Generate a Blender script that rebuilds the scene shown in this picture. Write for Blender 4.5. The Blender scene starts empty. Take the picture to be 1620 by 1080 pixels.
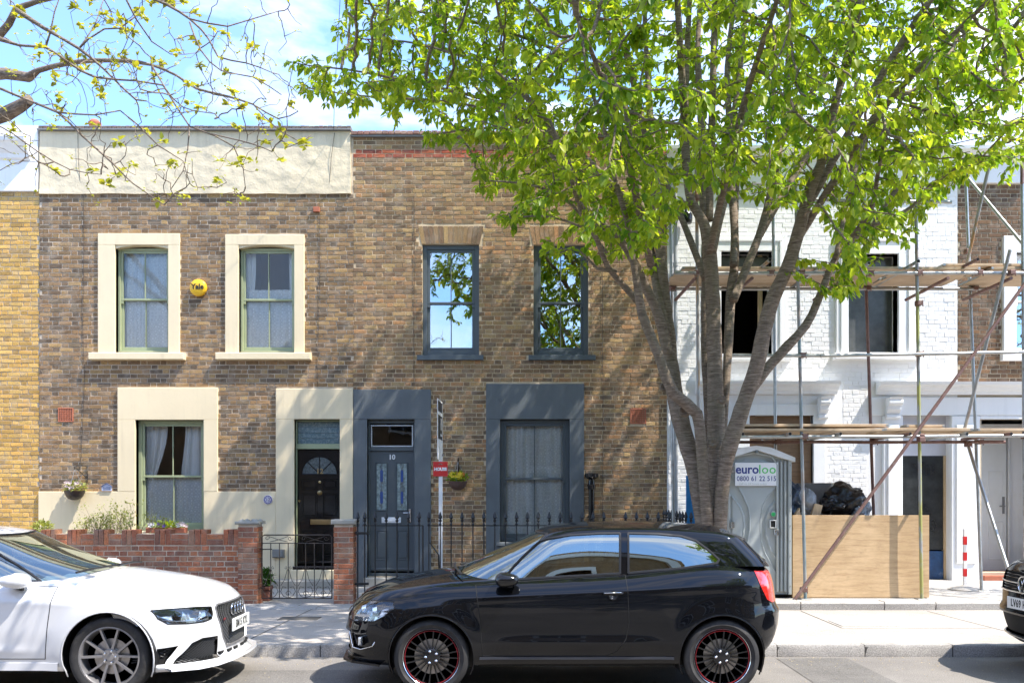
import bpy, bmesh, math, random
import numpy as np
from mathutils import Vector, Matrix, noise
R = math.radians
random.seed(7); np.random.seed(7)
scene = bpy.context.scene
COL = scene.collection
# ---------------------------------------------------------------- camera
CH, HY, CX, F = 1.73, 777.0, 810.0, 1500.0      # eye height, horizon row, centre column, focal length in photo pixels
cam = bpy.data.cameras.new('camera'); camo = bpy.data.objects.new('camera', cam); COL.objects.link(camo)
camo.location = (0, 0, CH); camo.rotation_euler = (R(90), 0, 0)
cam.sensor_width = 36; cam.lens = 36 * F / 1620; cam.shift_y = (HY - 540) / 1620
cam.clip_start = .1; cam.clip_end = 3000
scene.camera = camo
# ---------------------------------------------------------------- light
SUNV = Vector((.60, -.265, 1.0)).normalized()    # towards the sun
elev = math.asin(SUNV.z); azim = math.atan2(SUNV.x, SUNV.y)
SUN_E, SKY_E, EXPO = 2.85, .15, 1.74
world = bpy.data.worlds.new('World'); scene.world = world; world.use_nodes = True
wn = world.node_tree; wn.nodes.clear()
def wnode(t, **k):
    n = wn.nodes.new(t)
    for a, b in k.items(): setattr(n, a, b)
    return n
wo = wnode('ShaderNodeOutputWorld'); bg = wnode('ShaderNodeBackground'); bg.inputs[1].default_value = SKY_E
sky = wnode('ShaderNodeTexSky', sky_type='NISHITA'); sky.sun_disc = False
sky.sun_elevation = elev; sky.sun_rotation = azim; sky.altitude = 0; sky.air_density = 1.0; sky.dust_density = .6; sky.ozone_density = 2.0
tc = wnode('ShaderNodeTexCoord'); mp = wnode('ShaderNodeMapping'); mp.inputs['Scale'].default_value = (1.0, 1.0, 3.2)
mp.inputs['Location'].default_value = (.35, .2, .1)
nz = wnode('ShaderNodeTexNoise'); nz.inputs['Scale'].default_value = 2.6; nz.inputs['Detail'].default_value = 9; nz.inputs['Roughness'].default_value = .56
nz.inputs['Distortion'].default_value = .35
rp = wnode('ShaderNodeValToRGB'); rp.color_ramp.elements[0].position = .46; rp.color_ramp.elements[1].position = .76
rp.color_ramp.elements[0].color = (.06, .06, .06, 1); rp.color_ramp.elements[1].color = (.85, .85, .85, 1)
mx = wnode('ShaderNodeMix', data_type='RGBA'); mx.inputs[7].default_value = (6.4, 5.85, 5.35, 1)
gm = wnode('ShaderNodeMix', data_type='RGBA', blend_type='MULTIPLY'); gm.inputs[0].default_value = 1; gm.inputs[7].default_value = (.52, .76, 1.02, 1)
wn.links.new(tc.outputs['Generated'], mp.inputs[0]); wn.links.new(mp.outputs[0], nz.inputs['Vector']); wn.links.new(nz.outputs[0], rp.inputs[0])
wn.links.new(rp.outputs[0], mx.inputs[0]); wn.links.new(sky.outputs[0], gm.inputs[6]); wn.links.new(gm.outputs[2], mx.inputs[6])
wn.links.new(mx.outputs[2], bg.inputs[0]); wn.links.new(bg.outputs[0], wo.inputs[0])
sl = bpy.data.lights.new('sun', 'SUN'); sl.energy = SUN_E; sl.angle = R(.53); sl.color = (1, .94, .865)
so = bpy.data.objects.new('sun', sl); COL.objects.link(so); so.rotation_euler = SUNV.to_track_quat('Z', 'Y').to_euler(); so.location = (10, -5, 30)
vs = scene.view_settings; scene.display_settings.display_device = 'sRGB'
vs.view_transform = 'Standard'; vs.look = 'None'; vs.exposure = EXPO; vs.gamma = 1; vs.use_curve_mapping = False
cy = scene.cycles
cy.max_bounces = 8; cy.transparent_max_bounces = 16; cy.caustics_reflective = False; cy.caustics_refractive = False
# ---------------------------------------------------------------- measuring helpers
def PX(px, Y): return (px - CX) / F * Y
def PZ(py, Y): return CH + (HY - py) / F * Y
def P3(px, py, Y): return Vector((PX(px, Y), Y, PZ(py, Y)))
FY = 16.2                                        # the plane of the brick faces of the terrace
def fx(px): return PX(px, FY)
def fz(py): return PZ(py, FY)
# ---------------------------------------------------------------- objects
def org(p):
    v = Vector((0, 0, 0))
    while p is not None: v += p.location; p = p.parent
    return v
def thing(name, label, cat, loc=(0, 0, 0), group=None, rotz=0, kind=None):
    o = bpy.data.objects.new(name, None); COL.objects.link(o); o.location = loc; o.rotation_euler = (0, 0, rotz)
    o.empty_display_size = .2
    o['label'] = label; o['category'] = cat
    if group: o['group'] = group
    return o
def tag(o, label=None, cat=None, group=None, kind=None):
    if label: o['label'] = label
    if cat: o['category'] = cat
    if group: o['group'] = group
    if kind: o['kind'] = kind
    return o
class MB:
    """collects faces; build() links them as one mesh object"""
    def __init__(s): s.v = []; s.f = []; s.m = []; s.mi = 0
    def add(s, vs, fs):
        b = len(s.v); s.v.extend([tuple(v) for v in vs]); s.f.extend([tuple(i + b for i in f) for f in fs]); s.m.extend([s.mi] * len(fs)); return s
    def box(s, x0, x1, y0, y1, z0, z1):
        if x0 > x1: x0, x1 = x1, x0
        if y0 > y1: y0, y1 = y1, y0
        if z0 > z1: z0, z1 = z1, z0
        return s.add([(x0,y0,z0),(x1,y0,z0),(x1,y1,z0),(x0,y1,z0),(x0,y0,z1),(x1,y0,z1),(x1,y1,z1),(x0,y1,z1)],
                     [(0,3,2,1),(4,5,6,7),(0,1,5,4),(1,2,6,5),(2,3,7,6),(3,0,4,7)])
    def cbox(s, x0, x1, y0, y1, z0, z1, c=.006):
        """box with its front (-y) edges chamfered"""
        if x0 > x1: x0, x1 = x1, x0
        if z0 > z1: z0, z1 = z1, z0
        c = min(c, (x1-x0)*.4, (z1-z0)*.4, abs(y1-y0)*.8)
        ring = lambda a, y: [(x0+a,y,z0+a),(x1-a,y,z0+a),(x1-a,y,z1-a),(x0+a,y,z1-a)]
        fs = [(0,1,2,3)]
        for k in (0, 4):
            for i in range(4): fs.append((k+i, k+4+i, k+4+(i+1)%4, k+(i+1)%4))
        fs.append((11,10,9,8))
        return s.add(ring(c, y0) + ring(0, y0+c) + ring(0, y1), fs)
    def bar(s, a, b, w, d):
        """rectangular bar from a to b"""
        a = Vector(a); b = Vector(b); t = (b-a).normalized()
        u = t.cross(Vector((0, 1, 0)));  u = Vector((1,0,0)) if u.length < 1e-3 else u.normalized()
        n = t.cross(u).normalized(); u *= w/2; n *= d/2
        vs = [a-u-n, a+u-n, a+u+n, a-u+n, b-u-n, b+u-n, b+u+n, b-u+n]
        return s.add(vs, [(0,3,2,1),(4,5,6,7),(0,1,5,4),(1,2,6,5),(2,3,7,6),(3,0,4,7)])
    def tube(s, pts, r, n=8, cap=True):
        pts = [Vector(p) for p in pts]
        rs = r if isinstance(r, (list, tuple)) else [r]*len(pts)
        vs = []; fs = []; up = None
        for i, p in enumerate(pts):
            t = (pts[min(i+1, len(pts)-1)] - pts[max(i-1, 0)])
            t = t.normalized() if t.length > 1e-9 else Vector((0,0,1))
            if up is None:
                up = Vector((1,0,0)) if abs(t.x) < .8 else Vector((0,1,0))
            up = (up - t*up.dot(t)); up = up.normalized() if up.length > 1e-6 else Vector((0,1,0))
            w = t.cross(up)
            for k in range(n):
                a = 2*math.pi*k/n; vs.append(p + up*(math.cos(a)*rs[i]) + w*(math.sin(a)*rs[i]))
        for i in range(len(pts)-1):
            for k in range(n):
                a = i*n+k; b = i*n+(k+1)%n; fs.append((a, b, b+n, a+n))
        if cap:
            fs.append(tuple(range(n-1, -1, -1))); fs.append(tuple((len(pts)-1)*n+k for k in range(n)))
        return s.add(vs, fs)
    def lathe(s, prof, c, n=16, axis='z', cap=True):
        """prof: (radius, height) pairs"""
        vs = []; fs = []
        for r, h in prof:
            for k in range(n):
                a = 2*math.pi*k/n; x = r*math.cos(a); y = r*math.sin(a)
                if axis == 'z': vs.append((c[0]+x, c[1]+y, c[2]+h))
                elif axis == 'y': vs.append((c[0]+x, c[1]+h, c[2]+y))
                else: vs.append((c[0]+h, c[1]+x, c[2]+y))
        for i in range(len(prof)-1):
            for k in range(n):
                a = i*n+k; b = i*n+(k+1)%n; fs.append((a, b, b+n, a+n))
        if cap and prof[0][0] > 1e-5: fs.append(tuple(range(n-1,-1,-1)))
        if cap and prof[-1][0] > 1e-5: fs.append(tuple((len(prof)-1)*n+k for k in range(n)))
        return s.add(vs, fs)
    def prism(s, poly, y0, y1):
        """poly: (x, z) outline extruded along y"""
        n = len(poly)
        vs = [(x, y0, z) for x, z in poly] + [(x, y1, z) for x, z in poly]
        return s.add(vs, [tuple(range(n)), tuple(range(2*n-1, n-1, -1))] + [(i, i+n, (i+1)%n+n, (i+1)%n) for i in range(n)])
    def prismx(s, poly, x0, x1):
        """poly: (y, z) outline extruded along x"""
        n = len(poly)
        vs = [(x0, y, z) for y, z in poly] + [(x1, y, z) for y, z in poly]
        return s.add(vs, [tuple(range(n)), tuple(range(2*n-1, n-1, -1))] + [(i, i+n, (i+1)%n+n, (i+1)%n) for i in range(n)])
    def build(s, name, mats, parent=None, smooth=False, local=False, fixn=True):
        me = bpy.data.meshes.new(name)
        o3 = Vector((0,0,0)) if local else org(parent)
        me.from_pydata([(v[0]-o3.x, v[1]-o3.y, v[2]-o3.z) for v in s.v], [], s.f)
        if not isinstance(mats, (list, tuple)): mats = [mats]
        for m in mats: me.materials.append(m)
        if len(mats) > 1: me.polygons.foreach_set('material_index', s.m)
        if fixn:
            bm = bmesh.new(); bm.from_mesh(me); bmesh.ops.recalc_face_normals(bm, faces=bm.faces); bm.to_mesh(me); bm.free()
        if smooth is True: me.shade_smooth()
        elif smooth: me.shade_smooth(); me.set_sharp_from_angle(angle=R(smooth))
        me.update()
        o = bpy.data.objects.new(name, me); COL.objects.link(o); o.parent = parent
        return o
def inst(me, name, parent, loc, rot=None, scale=None):
    o = bpy.data.objects.new(name, me); COL.objects.link(o); o.parent = parent
    o.location = Vector(loc) - org(parent)
    if rot: o.rotation_euler = rot
    if scale: o.scale = scale
    return o
def struct(name, mb, m, parent=None, **k):
    o = mb.build(name, m, parent, **k)
    if parent is None: o['kind'] = 'structure'
    return o
def text_mesh(body, size, m, name, parent, matrix, ext=.001, bold=0, local=False, sx=1.0, spacing=1.0):
    cu = bpy.data.curves.new('t', 'FONT'); cu.body = body; cu.size = size; cu.extrude = ext; cu.offset = bold
    cu.align_x = 'CENTER'; cu.align_y = 'CENTER'; cu.resolution_u = 3; cu.space_character = spacing
    to = bpy.data.objects.new('t', cu); COL.objects.link(to)
    dg = bpy.context.evaluated_depsgraph_get(); me = bpy.data.meshes.new_from_object(to.evaluated_get(dg))
    bpy.data.objects.remove(to); bpy.data.curves.remove(cu)
    me.transform(matrix @ Matrix.Diagonal((sx, 1, 1, 1)))
    o3 = Vector((0,0,0)) if local else org(parent)
    me.transform(Matrix.Translation(-o3))
    me.materials.clear(); me.materials.append(m); me.name = name
    o = bpy.data.objects.new(name, me); COL.objects.link(o); o.parent = parent
    return o
def facing(x, y, z, rx=90):          # matrix that stands text up, facing the street (-y)
    return Matrix.Translation((x, y, z)) @ Matrix.Rotation(R(rx), 4, 'X')
# ---------------------------------------------------------------- materials
class NT:
    def __init__(s, name):
        s.mat = bpy.data.materials.new(name); s.mat.use_nodes = True; s.t = s.mat.node_tree; s.t.nodes.clear()
        s.out = s.n('ShaderNodeOutputMaterial')
    def n(s, t, **k):
        n = s.t.nodes.new(t)
        for a, b in k.items(): setattr(n, a, b)
        return n
    def l(s, a, b): s.t.links.new(a, b); return s
    def geo(s):
        if not hasattr(s, '_g'): s._g = s.n('ShaderNodeNewGeometry')
        return s._g
    def obj(s):
        if not hasattr(s, '_o'): s._o = s.n('ShaderNodeObjectInfo')
        return s._o
    def pos(s, sc=(1,1,1), local=False):
        m = s.n('ShaderNodeMapping'); m.inputs['Scale'].default_value = sc
        if local:
            tc = s.n('ShaderNodeTexCoord'); s.l(tc.outputs['Object'], m.inputs[0])
        else: s.l(s.geo().outputs['Position'], m.inputs[0])
        return m.outputs[0]
    def noise(s, scale, detail=4, rough=.55, vec=None, dist=0):
        n = s.n('ShaderNodeTexNoise'); n.inputs['Scale'].default_value = scale; n.inputs['Detail'].default_value = detail
        n.inputs['Roughness'].default_value = rough; n.inputs['Distortion'].default_value = dist
        s.l(vec if vec is not None else s.pos(), n.inputs['Vector']); return n.outputs[0]
    def ramp(s, fac, stops):
        r = s.n('ShaderNodeValToRGB'); e = r.color_ramp.elements
        while len(e) < len(stops): e.new(.5)
        for i, (p, c) in enumerate(stops):
            e[i].position = p; e[i].color = tuple(c) + (1,) if len(c) == 3 else c
        s.l(fac, r.inputs[0]); return r.outputs[0]
    def mix(s, fac, a, b, mode='MIX'):
        m = s.n('ShaderNodeMix', data_type='RGBA', blend_type=mode)
        for i, v in ((0, fac), (6, a), (7, b)):
            if isinstance(v, (int, float)): m.inputs[i].default_value = v
            elif isinstance(v, tuple): m.inputs[i].default_value = v + (1,) if len(v) == 3 else v
            else: s.l(v, m.inputs[i])
        return m.outputs[2]
    def math(s, op, a, b=0.0, clamp=False):
        m = s.n('ShaderNodeMath', operation=op); m.use_clamp = clamp
        for i, v in ((0, a), (1, b)):
            if isinstance(v, (int, float)): m.inputs[i].default_value = v
            else: s.l(v, m.inputs[i])
        return m.outputs[0]
    def rand(s):
        return s.math('FRACT', s.math('ADD', s.geo().outputs['Random Per Island'], s.obj().outputs['Random']))
    def bump(s, h, strength=.3, dist=.01, nrm=None):
        b = s.n('ShaderNodeBump'); b.inputs['Strength'].default_value = strength; b.inputs['Distance'].default_value = dist
        s.l(h, b.inputs['Height'])
        if nrm is not None: s.l(nrm, b.inputs['Normal'])
        return b.outputs[0]
    def bsdf(s, color, rough=.6, metal=0, spec=.5, nrm=None, coat=0, coatr=.03):
        p = s.n('ShaderNodeBsdfPrincipled')
        for k, v in (('Base Color', color), ('Roughness', rough), ('Metallic', metal), ('Specular IOR Level', spec), ('Coat Weight', coat), ('Coat Roughness', coatr)):
            if isinstance(v, (int, float)): p.inputs[k].default_value = v
            elif isinstance(v, tuple): p.inputs[k].default_value = v + (1,) if len(v) == 3 else v
            else: s.l(v, p.inputs[k])
        if nrm is not None: s.l(nrm, p.inputs['Normal'])
        s.l(p.outputs[0], s.out.inputs[0]); s.p = p; return p
def sc3(c, k): return tuple(min(1, x*k) for x in c[:3])
def plain(name, c, rough=.6, var=.12, vs=6, bs=60, bd=.002, bstr=.25, metal=0, spec=.5, dirt=None, coat=0, local=False, streak=0):
    """a painted / plain surface: colour variation, faint dirt, fine relief"""
    t = NT(name); v = t.pos(local=local)
    f = t.noise(vs, 6, .6, v)
    col = t.ramp(f, [(.3, sc3(c, 1-var)), (.7, sc3(c, 1+var))])
    if dirt:
        d = t.noise(dirt[1], 7, .65, v); m = t.ramp(d, [(dirt[2], (0,0,0)), (dirt[3], (1,1,1))])
        col = t.mix(t.math('MULTIPLY', m, dirt[4]), col, dirt[0])
    if streak:
        sv = t.pos((5.5, 5.5, .30)); sk = t.ramp(t.noise(2.0, 6, .62, sv), [(.50, (0,0,0)), (.74, (1,1,1))]); blot = t.ramp(t.noise(1.1, 5, .6), [(.42, (0,0,0)), (.62, (1,1,1))])
        col = t.mix(t.math('MULTIPLY', t.math('MULTIPLY', sk, blot), streak), col, sc3(c, .52) if c[0] > .3 else sc3(c, 1.9))
    nrm = t.bump(t.noise(bs, 5, .6, v), bstr, bd) if bstr else None
    t.bsdf(col, rough, metal, spec, nrm, coat); return t.mat
def brickmat(name, cols, soot=(.03,.027,.025), sootk=.5, sheen=None, bump=.5, rough=.85):
    t = NT(name); r = t.rand(); n = len(cols)
    rp = t.n('ShaderNodeValToRGB'); rp.color_ramp.interpolation = 'CONSTANT'; e = rp.color_ramp.elements
    while len(e) < n: e.new(.5)
    for i, c in enumerate(cols): e[i].position = i/n; e[i].color = tuple(c) + (1,)
    t.l(r, rp.inputs[0]); col = rp.outputs[0]
    v = t.pos(); vb = t.pos((1, 1, 2.2))
    f = t.noise(38, 6, .7, vb)
    col = t.mix(1.0, col, t.ramp(f, [(.28, (.42,.42,.42)), (.5, (.95,.95,.95)), (.75, (1.5,1.45,1.4))]), 'MULTIPLY')
    big = t.noise(.55, 6, .62, v); col = t.mix(t.math('MULTIPLY', t.ramp(big, [(.40, (0,0,0)), (.66, (1,1,1))]), sootk), col, soot)
    pat = t.noise(5.5, 5, .6, v); col = t.mix(t.math('MULTIPLY', t.ramp(pat, [(.48, (0,0,0)), (.70, (1,1,1))]), .42), col, (.40,.335,.26))
    h = t.math('ADD', t.noise(60, 6, .7, v), t.math('MULTIPLY', t.noise(260, 3, .6, v), .4))
    t.bsdf(col, rough, 0, .25, t.bump(h, bump, .008)); return t.mat
def clearglass(name, tint=(.97,.985,.98), refl=.16, rough=.0, ior=1.5, opac=None, wob=0.0):
    t = NT(name)
    g = t.n('ShaderNodeBsdfGlossy'); g.inputs['Roughness'].default_value = rough; g.inputs['Color'].default_value = (1,1,1,1) if 'car' not in name and 'privacy' not in name else (.92,1,.93,1)
    tr = t.n('ShaderNodeBsdfTransparent'); tr.inputs['Color'].default_value = tint + (1,)
    fr = t.n('ShaderNodeFresnel'); fr.inputs['IOR'].default_value = ior
    f = t.math('ADD', t.math('MULTIPLY', fr.outputs[0], 1.0), refl, True)
    if wob:
        b = t.bump(t.noise(1.9, 2, .5), wob, .02); t.l(b, g.inputs['Normal'])
    m = t.n('ShaderNodeMixShader'); t.l(f, m.inputs[0]); t.l(tr.outputs[0], m.inputs[1]); t.l(g.outputs[0], m.inputs[2])
    t.l(m.outputs[0], t.out.inputs[0]); return t.mat
def leafmat(name, cols, trans=.5):
    t = NT(name); r = t.rand()
    col = t.ramp(r, [(i/(len(cols)-1), c) for i, c in enumerate(cols)])
    col = t.mix(.35, col, t.ramp(t.noise(1.3, 2, .5), [(.35, sc3(cols[0], 1)), (.65, sc3(cols[-1], 1))]))
    d = t.n('ShaderNodeBsdfPrincipled'); d.inputs['Roughness'].default_value = .42; d.inputs['Specular IOR Level'].default_value = .45
    t.l(col, d.inputs['Base Color'])
    tr = t.n('ShaderNodeBsdfTranslucent'); t.l(t.mix(1.0, col, (1.5, 1.45, .7), 'MULTIPLY'), tr.inputs['Color'])
    m = t.n('ShaderNodeMixShader'); m.inputs[0].default_value = trans; t.l(d.outputs[0], m.inputs[1]); t.l(tr.outputs[0], m.inputs[2])
    t.l(m.outputs[0], t.out.inputs[0]); return t.mat
def woodmat(name, a, b, axis='x', rough=.65, sc=1.0, dirt=None):
    t = NT(name); st = {'x': (1.2, 14, 14), 'z': (14, 14, 1.2), 'y': (14, 1.2, 14)}[axis]
    v = t.pos(tuple(q*sc for q in st)); f = t.noise(2.2, 7, .62, v, .6); f2 = t.noise(14, 4, .6, v)
    big = t.noise(1.1, 4, .6)
    col = t.ramp(f, [(.28, b), (.52, a), (.78, sc3(a, 1.18))])
    col = t.mix(.35, col, t.ramp(f2, [(.35, b), (.6, a)]))
    col = t.mix(1.0, col, t.ramp(big, [(.3, (.78,.74,.68)), (.7, (1.1,1.1,1.1))]), 'MULTIPLY')
    col = t.mix(t.math('MULTIPLY', t.ramp(t.noise(7, 6, .7), [(.56, (0,0,0)), (.74, (1,1,1))]), .28), col, sc3(b, .55))
    t.bsdf(col, rough, 0, .3, t.bump(f, .25, .004)); return t.mat
def barkmat():
    t = NT('bark'); v = t.pos((1, 1, 7)); v2 = t.pos((3.5, 3.5, 1))
    f = t.noise(9, 8, .66, v, .5); g = t.noise(8, 6, .62, v2); big = t.noise(2.4, 4, .55)
    col = t.ramp(f, [(.3, (.085,.06,.042)), (.47, (.20,.15,.11)), (.7, (.38,.30,.225))])
    col = t.mix(t.math('MULTIPLY', t.ramp(big, [(.45, (0,0,0)), (.7, (1,1,1))]), .3), col, (.16,.16,.09))
    t.bsdf(col, .85, 0, .25, t.bump(t.math('ADD', f, g), .75, .022)); return t.mat
M = {}
M['brick12'] = brickmat('sooty_stock_brick', [(0.247,0.156,0.082),(0.318,0.198,0.096),(0.185,0.123,0.073),(0.392,0.248,0.114),(0.288,0.179,0.093),(0.217,0.156,0.093),(0.350,0.209,0.099),(0.432,0.278,0.120),(0.154,0.109,0.070),(0.309,0.198,0.106),(0.269,0.169,0.082)], sootk=.25, bump=.9)
M['brick10'] = brickmat('brown_stock_brick', [(0.330,0.210,0.101),(0.273,0.176,0.094),(0.404,0.262,0.120),(0.199,0.133,0.078),(0.463,0.311,0.141),(0.298,0.184,0.094),(0.372,0.223,0.113),(0.231,0.146,0.086),(0.446,0.239,0.106),(0.314,0.208,0.106),(0.347,0.223,0.116),(0.256,0.159,0.086)], sootk=.22, bump=.7)
M['brickred'] = brickmat('red_brick', [(0.391,0.098,0.052),(0.322,0.081,0.048),(0.437,0.127,0.063),(0.253,0.075,0.052),(0.356,0.115,0.069)], sootk=.2)
M['brickyellow'] = brickmat('yellow_stock_brick', [(0.582,0.360,0.099),(0.672,0.420,0.119),(0.515,0.310,0.086),(0.627,0.400,0.125),(0.717,0.450,0.132),(0.426,0.260,0.079),(0.650,0.380,0.099)], sootk=.08, bump=.6)
M['brickdark'] = brickmat('dark_brown_brick', [(0.144,0.088,0.053),(0.193,0.112,0.064),(0.117,0.073,0.048),(0.220,0.125,0.065),(0.165,0.100,0.059)], sootk=.25)
M['brickgarden'] = brickmat('orange_red_brick', [(0.446,0.158,0.079),(0.355,0.131,0.073),(0.525,0.197,0.090),(0.289,0.131,0.085),(0.407,0.197,0.113),(0.473,0.171,0.085),(0.315,0.158,0.101)], sootk=.22)
M['brickwhite'] = plain('white_painted_brick', (.80,.79,.77), .6, .05, 3, 40, .006, .5, dirt=((.5,.47,.42), 2.5, .6, .8, .25))
M['mortar12'] = plain('grey_brown_mortar', (.58,.48,.36), .95, .25, 4, 120, .006, .7, spec=.15)
M['mortar10'] = plain('buff_mortar', (.62,.49,.33), .95, .2, 4, 120, .006, .7, spec=.15)
M['mortarlight'] = plain('pale_mortar', (.50,.42,.31), .95, .15, 4, 120, .005, .6, spec=.15)
M['cream'] = plain('cream_masonry_paint', (.76,.635,.415), .62, .045, 1.4, 22, .008, .2, dirt=((.52,.46,.36), 1.7, .56, .85, .22), streak=.35)
M['creamrough'] = plain('cream_uneven_render', (.70,.59,.40), .6, .05, 1.2, 7, .03, .6, dirt=((.50,.45,.36), 1.3, .55, .85, .3), streak=.4)
M['whitep'] = plain('white_masonry_paint', (.82,.82,.81), .55, .03, 1.6, 30, .004, .3, dirt=((.56,.53,.48), 1.9, .58, .85, .25), streak=.25)
M['greymas'] = plain('slate_grey_masonry_paint', (.108,.122,.128), .6, .10, 1.5, 45, .006, .35, dirt=((.17,.18,.18), 2.2, .5, .9, .4), streak=.3)
M['greygloss'] = plain('slate_grey_gloss_paint', (.085,.102,.110), .3, .06, 3, 25, .001, .12)
M['green'] = plain('sage_green_paint', (.33,.37,.22), .4, .08, 3, 30, .002, .2)
M['blackgloss'] = plain('black_gloss_paint', (.008,.008,.009), .12, .1, 3, 12, .001, .12)
M['brass'] = plain('aged_brass', (.42,.31,.15), .32, .2, 8, 20, .001, .1, metal=1)
M['steel'] = plain('bright_steel', (.62,.62,.62), .25, .1, 8, 20, .001, .05, metal=1)
M['terracotta'] = plain('terracotta', (.40,.13,.07), .8, .15, 8, 60, .003, .3)
M['stone'] = plain('weathered_stone', (.40,.37,.31), .85, .2, 3, 40, .008, .5, dirt=((.14,.13,.11), 3, .5, .8, .5))
M['capstone'] = plain('lichened_cap', (.36,.34,.29), .9, .3, 9, 40, .01, .7, dirt=((.10,.09,.08), 9, .5, .7, .6))
M['coping'] = brickmat('coping_brick', [(.16,.12,.10),(.20,.14,.12),(.13,.105,.095),(.24,.15,.12),(.18,.145,.12)], sootk=.4)
M['copingpink'] = brickmat('pink_coping_tile', [(.36,.20,.16),(.31,.16,.13),(.40,.24,.19),(.28,.16,.13)], sootk=.15)
M['lead'] = plain('grey_lead', (.20,.20,.20), .6, .15, 4, 30, .003, .3)
M['dark'] = plain('dark_room', (.05,.048,.045), .9, .2, 2, 10, .001, .1)
M['roomwall'] = plain('room_plaster', (.45,.43,.40), .9, .05, 2, 10, .001, .1)
M['ironblack'] = plain('black_iron', (.012,.012,.013), .35, .2, 10, 60, .002, .4)
M['rustiron'] = plain('weathered_iron', (.045,.035,.028), .6, .35, 14, 90, .003, .5)
M['glass'] = clearglass('window_glass', refl=.0, wob=.12, ior=1.4)
M['glassup'] = clearglass('double_glazing', refl=.30, tint=(.75,.82,.80), wob=.08)
M['carglass'] = clearglass('car_glass', refl=.30, tint=(.55,.68,.67), ior=1.55)
M['carglassdark'] = clearglass('privacy_glass', refl=.26, tint=(.10,.12,.12), ior=1.55)
M['lens'] = clearglass('lamp_lens', refl=.06, tint=(.95,.97,.98), ior=1.45)
M['curtain'] = plain('white_curtain', (.80,.78,.74), .9, .05, 3, 40, .001, .2)
M['bark'] = barkmat()
M['leaf'] = leafmat('cherry_leaf', [(.08,.18,.012),(.15,.28,.016),(.25,.39,.022),(.37,.48,.03),(.52,.54,.07)], .62)
M['budleaf'] = leafmat('young_leaf', [(.26,.28,.03),(.42,.40,.04),(.56,.50,.05),(.30,.34,.06)], .45)
M['shrubleaf'] = leafmat('shrub_leaf', [(.30,.33,.10),(.42,.42,.14),(.22,.27,.07)], .4)
M['darkleaf'] = leafmat('pot_leaf', [(.03,.09,.015),(.06,.16,.03),(.10,.22,.04)], .35)
M['tin'] = plain('galvanised_steel', (.40,.41,.40), .42, .2, 9, 50, .002, .3, metal=.75, dirt=((.22,.13,.08), 6, .55, .72, .55))
M['rusty'] = plain('rust_brown_tube', (.21,.12,.10), .6, .25, 12, 60, .002, .4, metal=.3, dirt=((.40,.34,.28), 9, .55, .75, .5))
M['board'] = woodmat('scaffold_board', (.60,.46,.31), (.36,.25,.16), 'x')
M['boardend'] = woodmat('scaffold_board_cross', (.50,.34,.20), (.27,.17,.10), 'x')
M['ply'] = woodmat('plywood', (.60,.43,.25), (.38,.24,.125), 'x', sc=.8)
M['timber'] = woodmat('sawn_timber', (.62,.48,.31), (.45,.32,.19), 'z')
M['plyred'] = woodmat('brown_ply', (.27,.17,.10), (.17,.10,.06), 'x')
# ================================================================ GROUND
def groundmat(name, a, b, speck=(.5,.48,.44), sc=1.0, crack=False, bs=.5):
    t = NT(name); v = t.pos()
    f = t.noise(.9*sc, 7, .62, v); g = t.noise(95, 4, .7, v); st = t.noise(3.4, 6, .7, v)
    col = t.ramp(f, [(.32, a), (.68, b)])
    col = t.mix(1.0, col, t.ramp(g, [(.3, (.55,.55,.55)), (.5, (1,1,1)), (.72, (1.65,1.6,1.55))]), 'MULTIPLY')
    col = t.mix(t.math('MULTIPLY', t.ramp(st, [(.56, (0,0,0)), (.72, (1,1,1))]), .30), col, sc3(a, .5))
    vo = t.n('ShaderNodeTexVoronoi', feature='F1'); vo.inputs['Scale'].default_value = 20; t.l(v, vo.inputs['Vector'])
    sp = t.math('LESS_THAN', vo.outputs['Distance'], .09)
    gate = t.math('GREATER_THAN', t.noise(1.7, 3, .6, v), .56)
    col = t.mix(t.math('MULTIPLY', t.math('MULTIPLY', sp, gate), .6), col, speck)
    t.bsdf(col, .9, 0, .25, t.bump(t.math('ADD', g, t.math('MULTIPLY', f, 2)), bs, .008)); return t.mat
M['asphalt'] = groundmat('asphalt', (.165,.152,.138), (.245,.228,.205))
M['pavement'] = groundmat('pavement_tarmac', (.34,.305,.265), (.46,.42,.37), bs=.35)
M['concrete'] = groundmat('concrete', (.36,.34,.31), (.46,.44,.40), bs=.35)
M['granite'] = groundmat('granite_kerb', (.27,.255,.235), (.42,.40,.37), bs=.6)
M['seam'] = plain('dark_seam', (.07,.065,.06), .95, .2, 6, 60, .002, .3)
M['earth'] = plain('garden_earth', (.10,.075,.055), .95, .3, 6, 40, .01, .6)
KY = 9.93; PVZ = .12
m = MB(); m.box(-400, 400, -400, 700, -.6, -.08); struct('ground', m, M['earth'])
m = MB(); m.add([(-70,2.0,0),(70,2.0,0),(70,KY,0),(-70,KY,0)], [(0,1,2,3)]); struct('road', m, M['asphalt'])
m = MB()
for (xa, xb, ya, yb) in ((-3.1,-.9,6.9,9.2),(2.7,3.5,6.6,9.85),(-1.6,1.9,4.2,6.4)):
    m.add([(xa,ya,.004),(xb,ya+.03,.004),(xb-.03,yb,.004),(xa+.04,yb-.05,.004)], [(0,1,2,3)])
struct('tarmac_patch', m, groundmat('patched_tarmac', (.125,.118,.108), (.19,.178,.162), bs=.6), bpy.data.objects['road'])
gul = struct('drain_cover', MB().cbox(2.05, 2.50, KY-.42, KY-.03, -.02, .006, .004), M['trimiron'] if 'trimiron' in M else plain('cast_iron', (.06,.055,.05), .6, .3, 20, 60, .003, .5), bpy.data.objects['road'])
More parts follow.
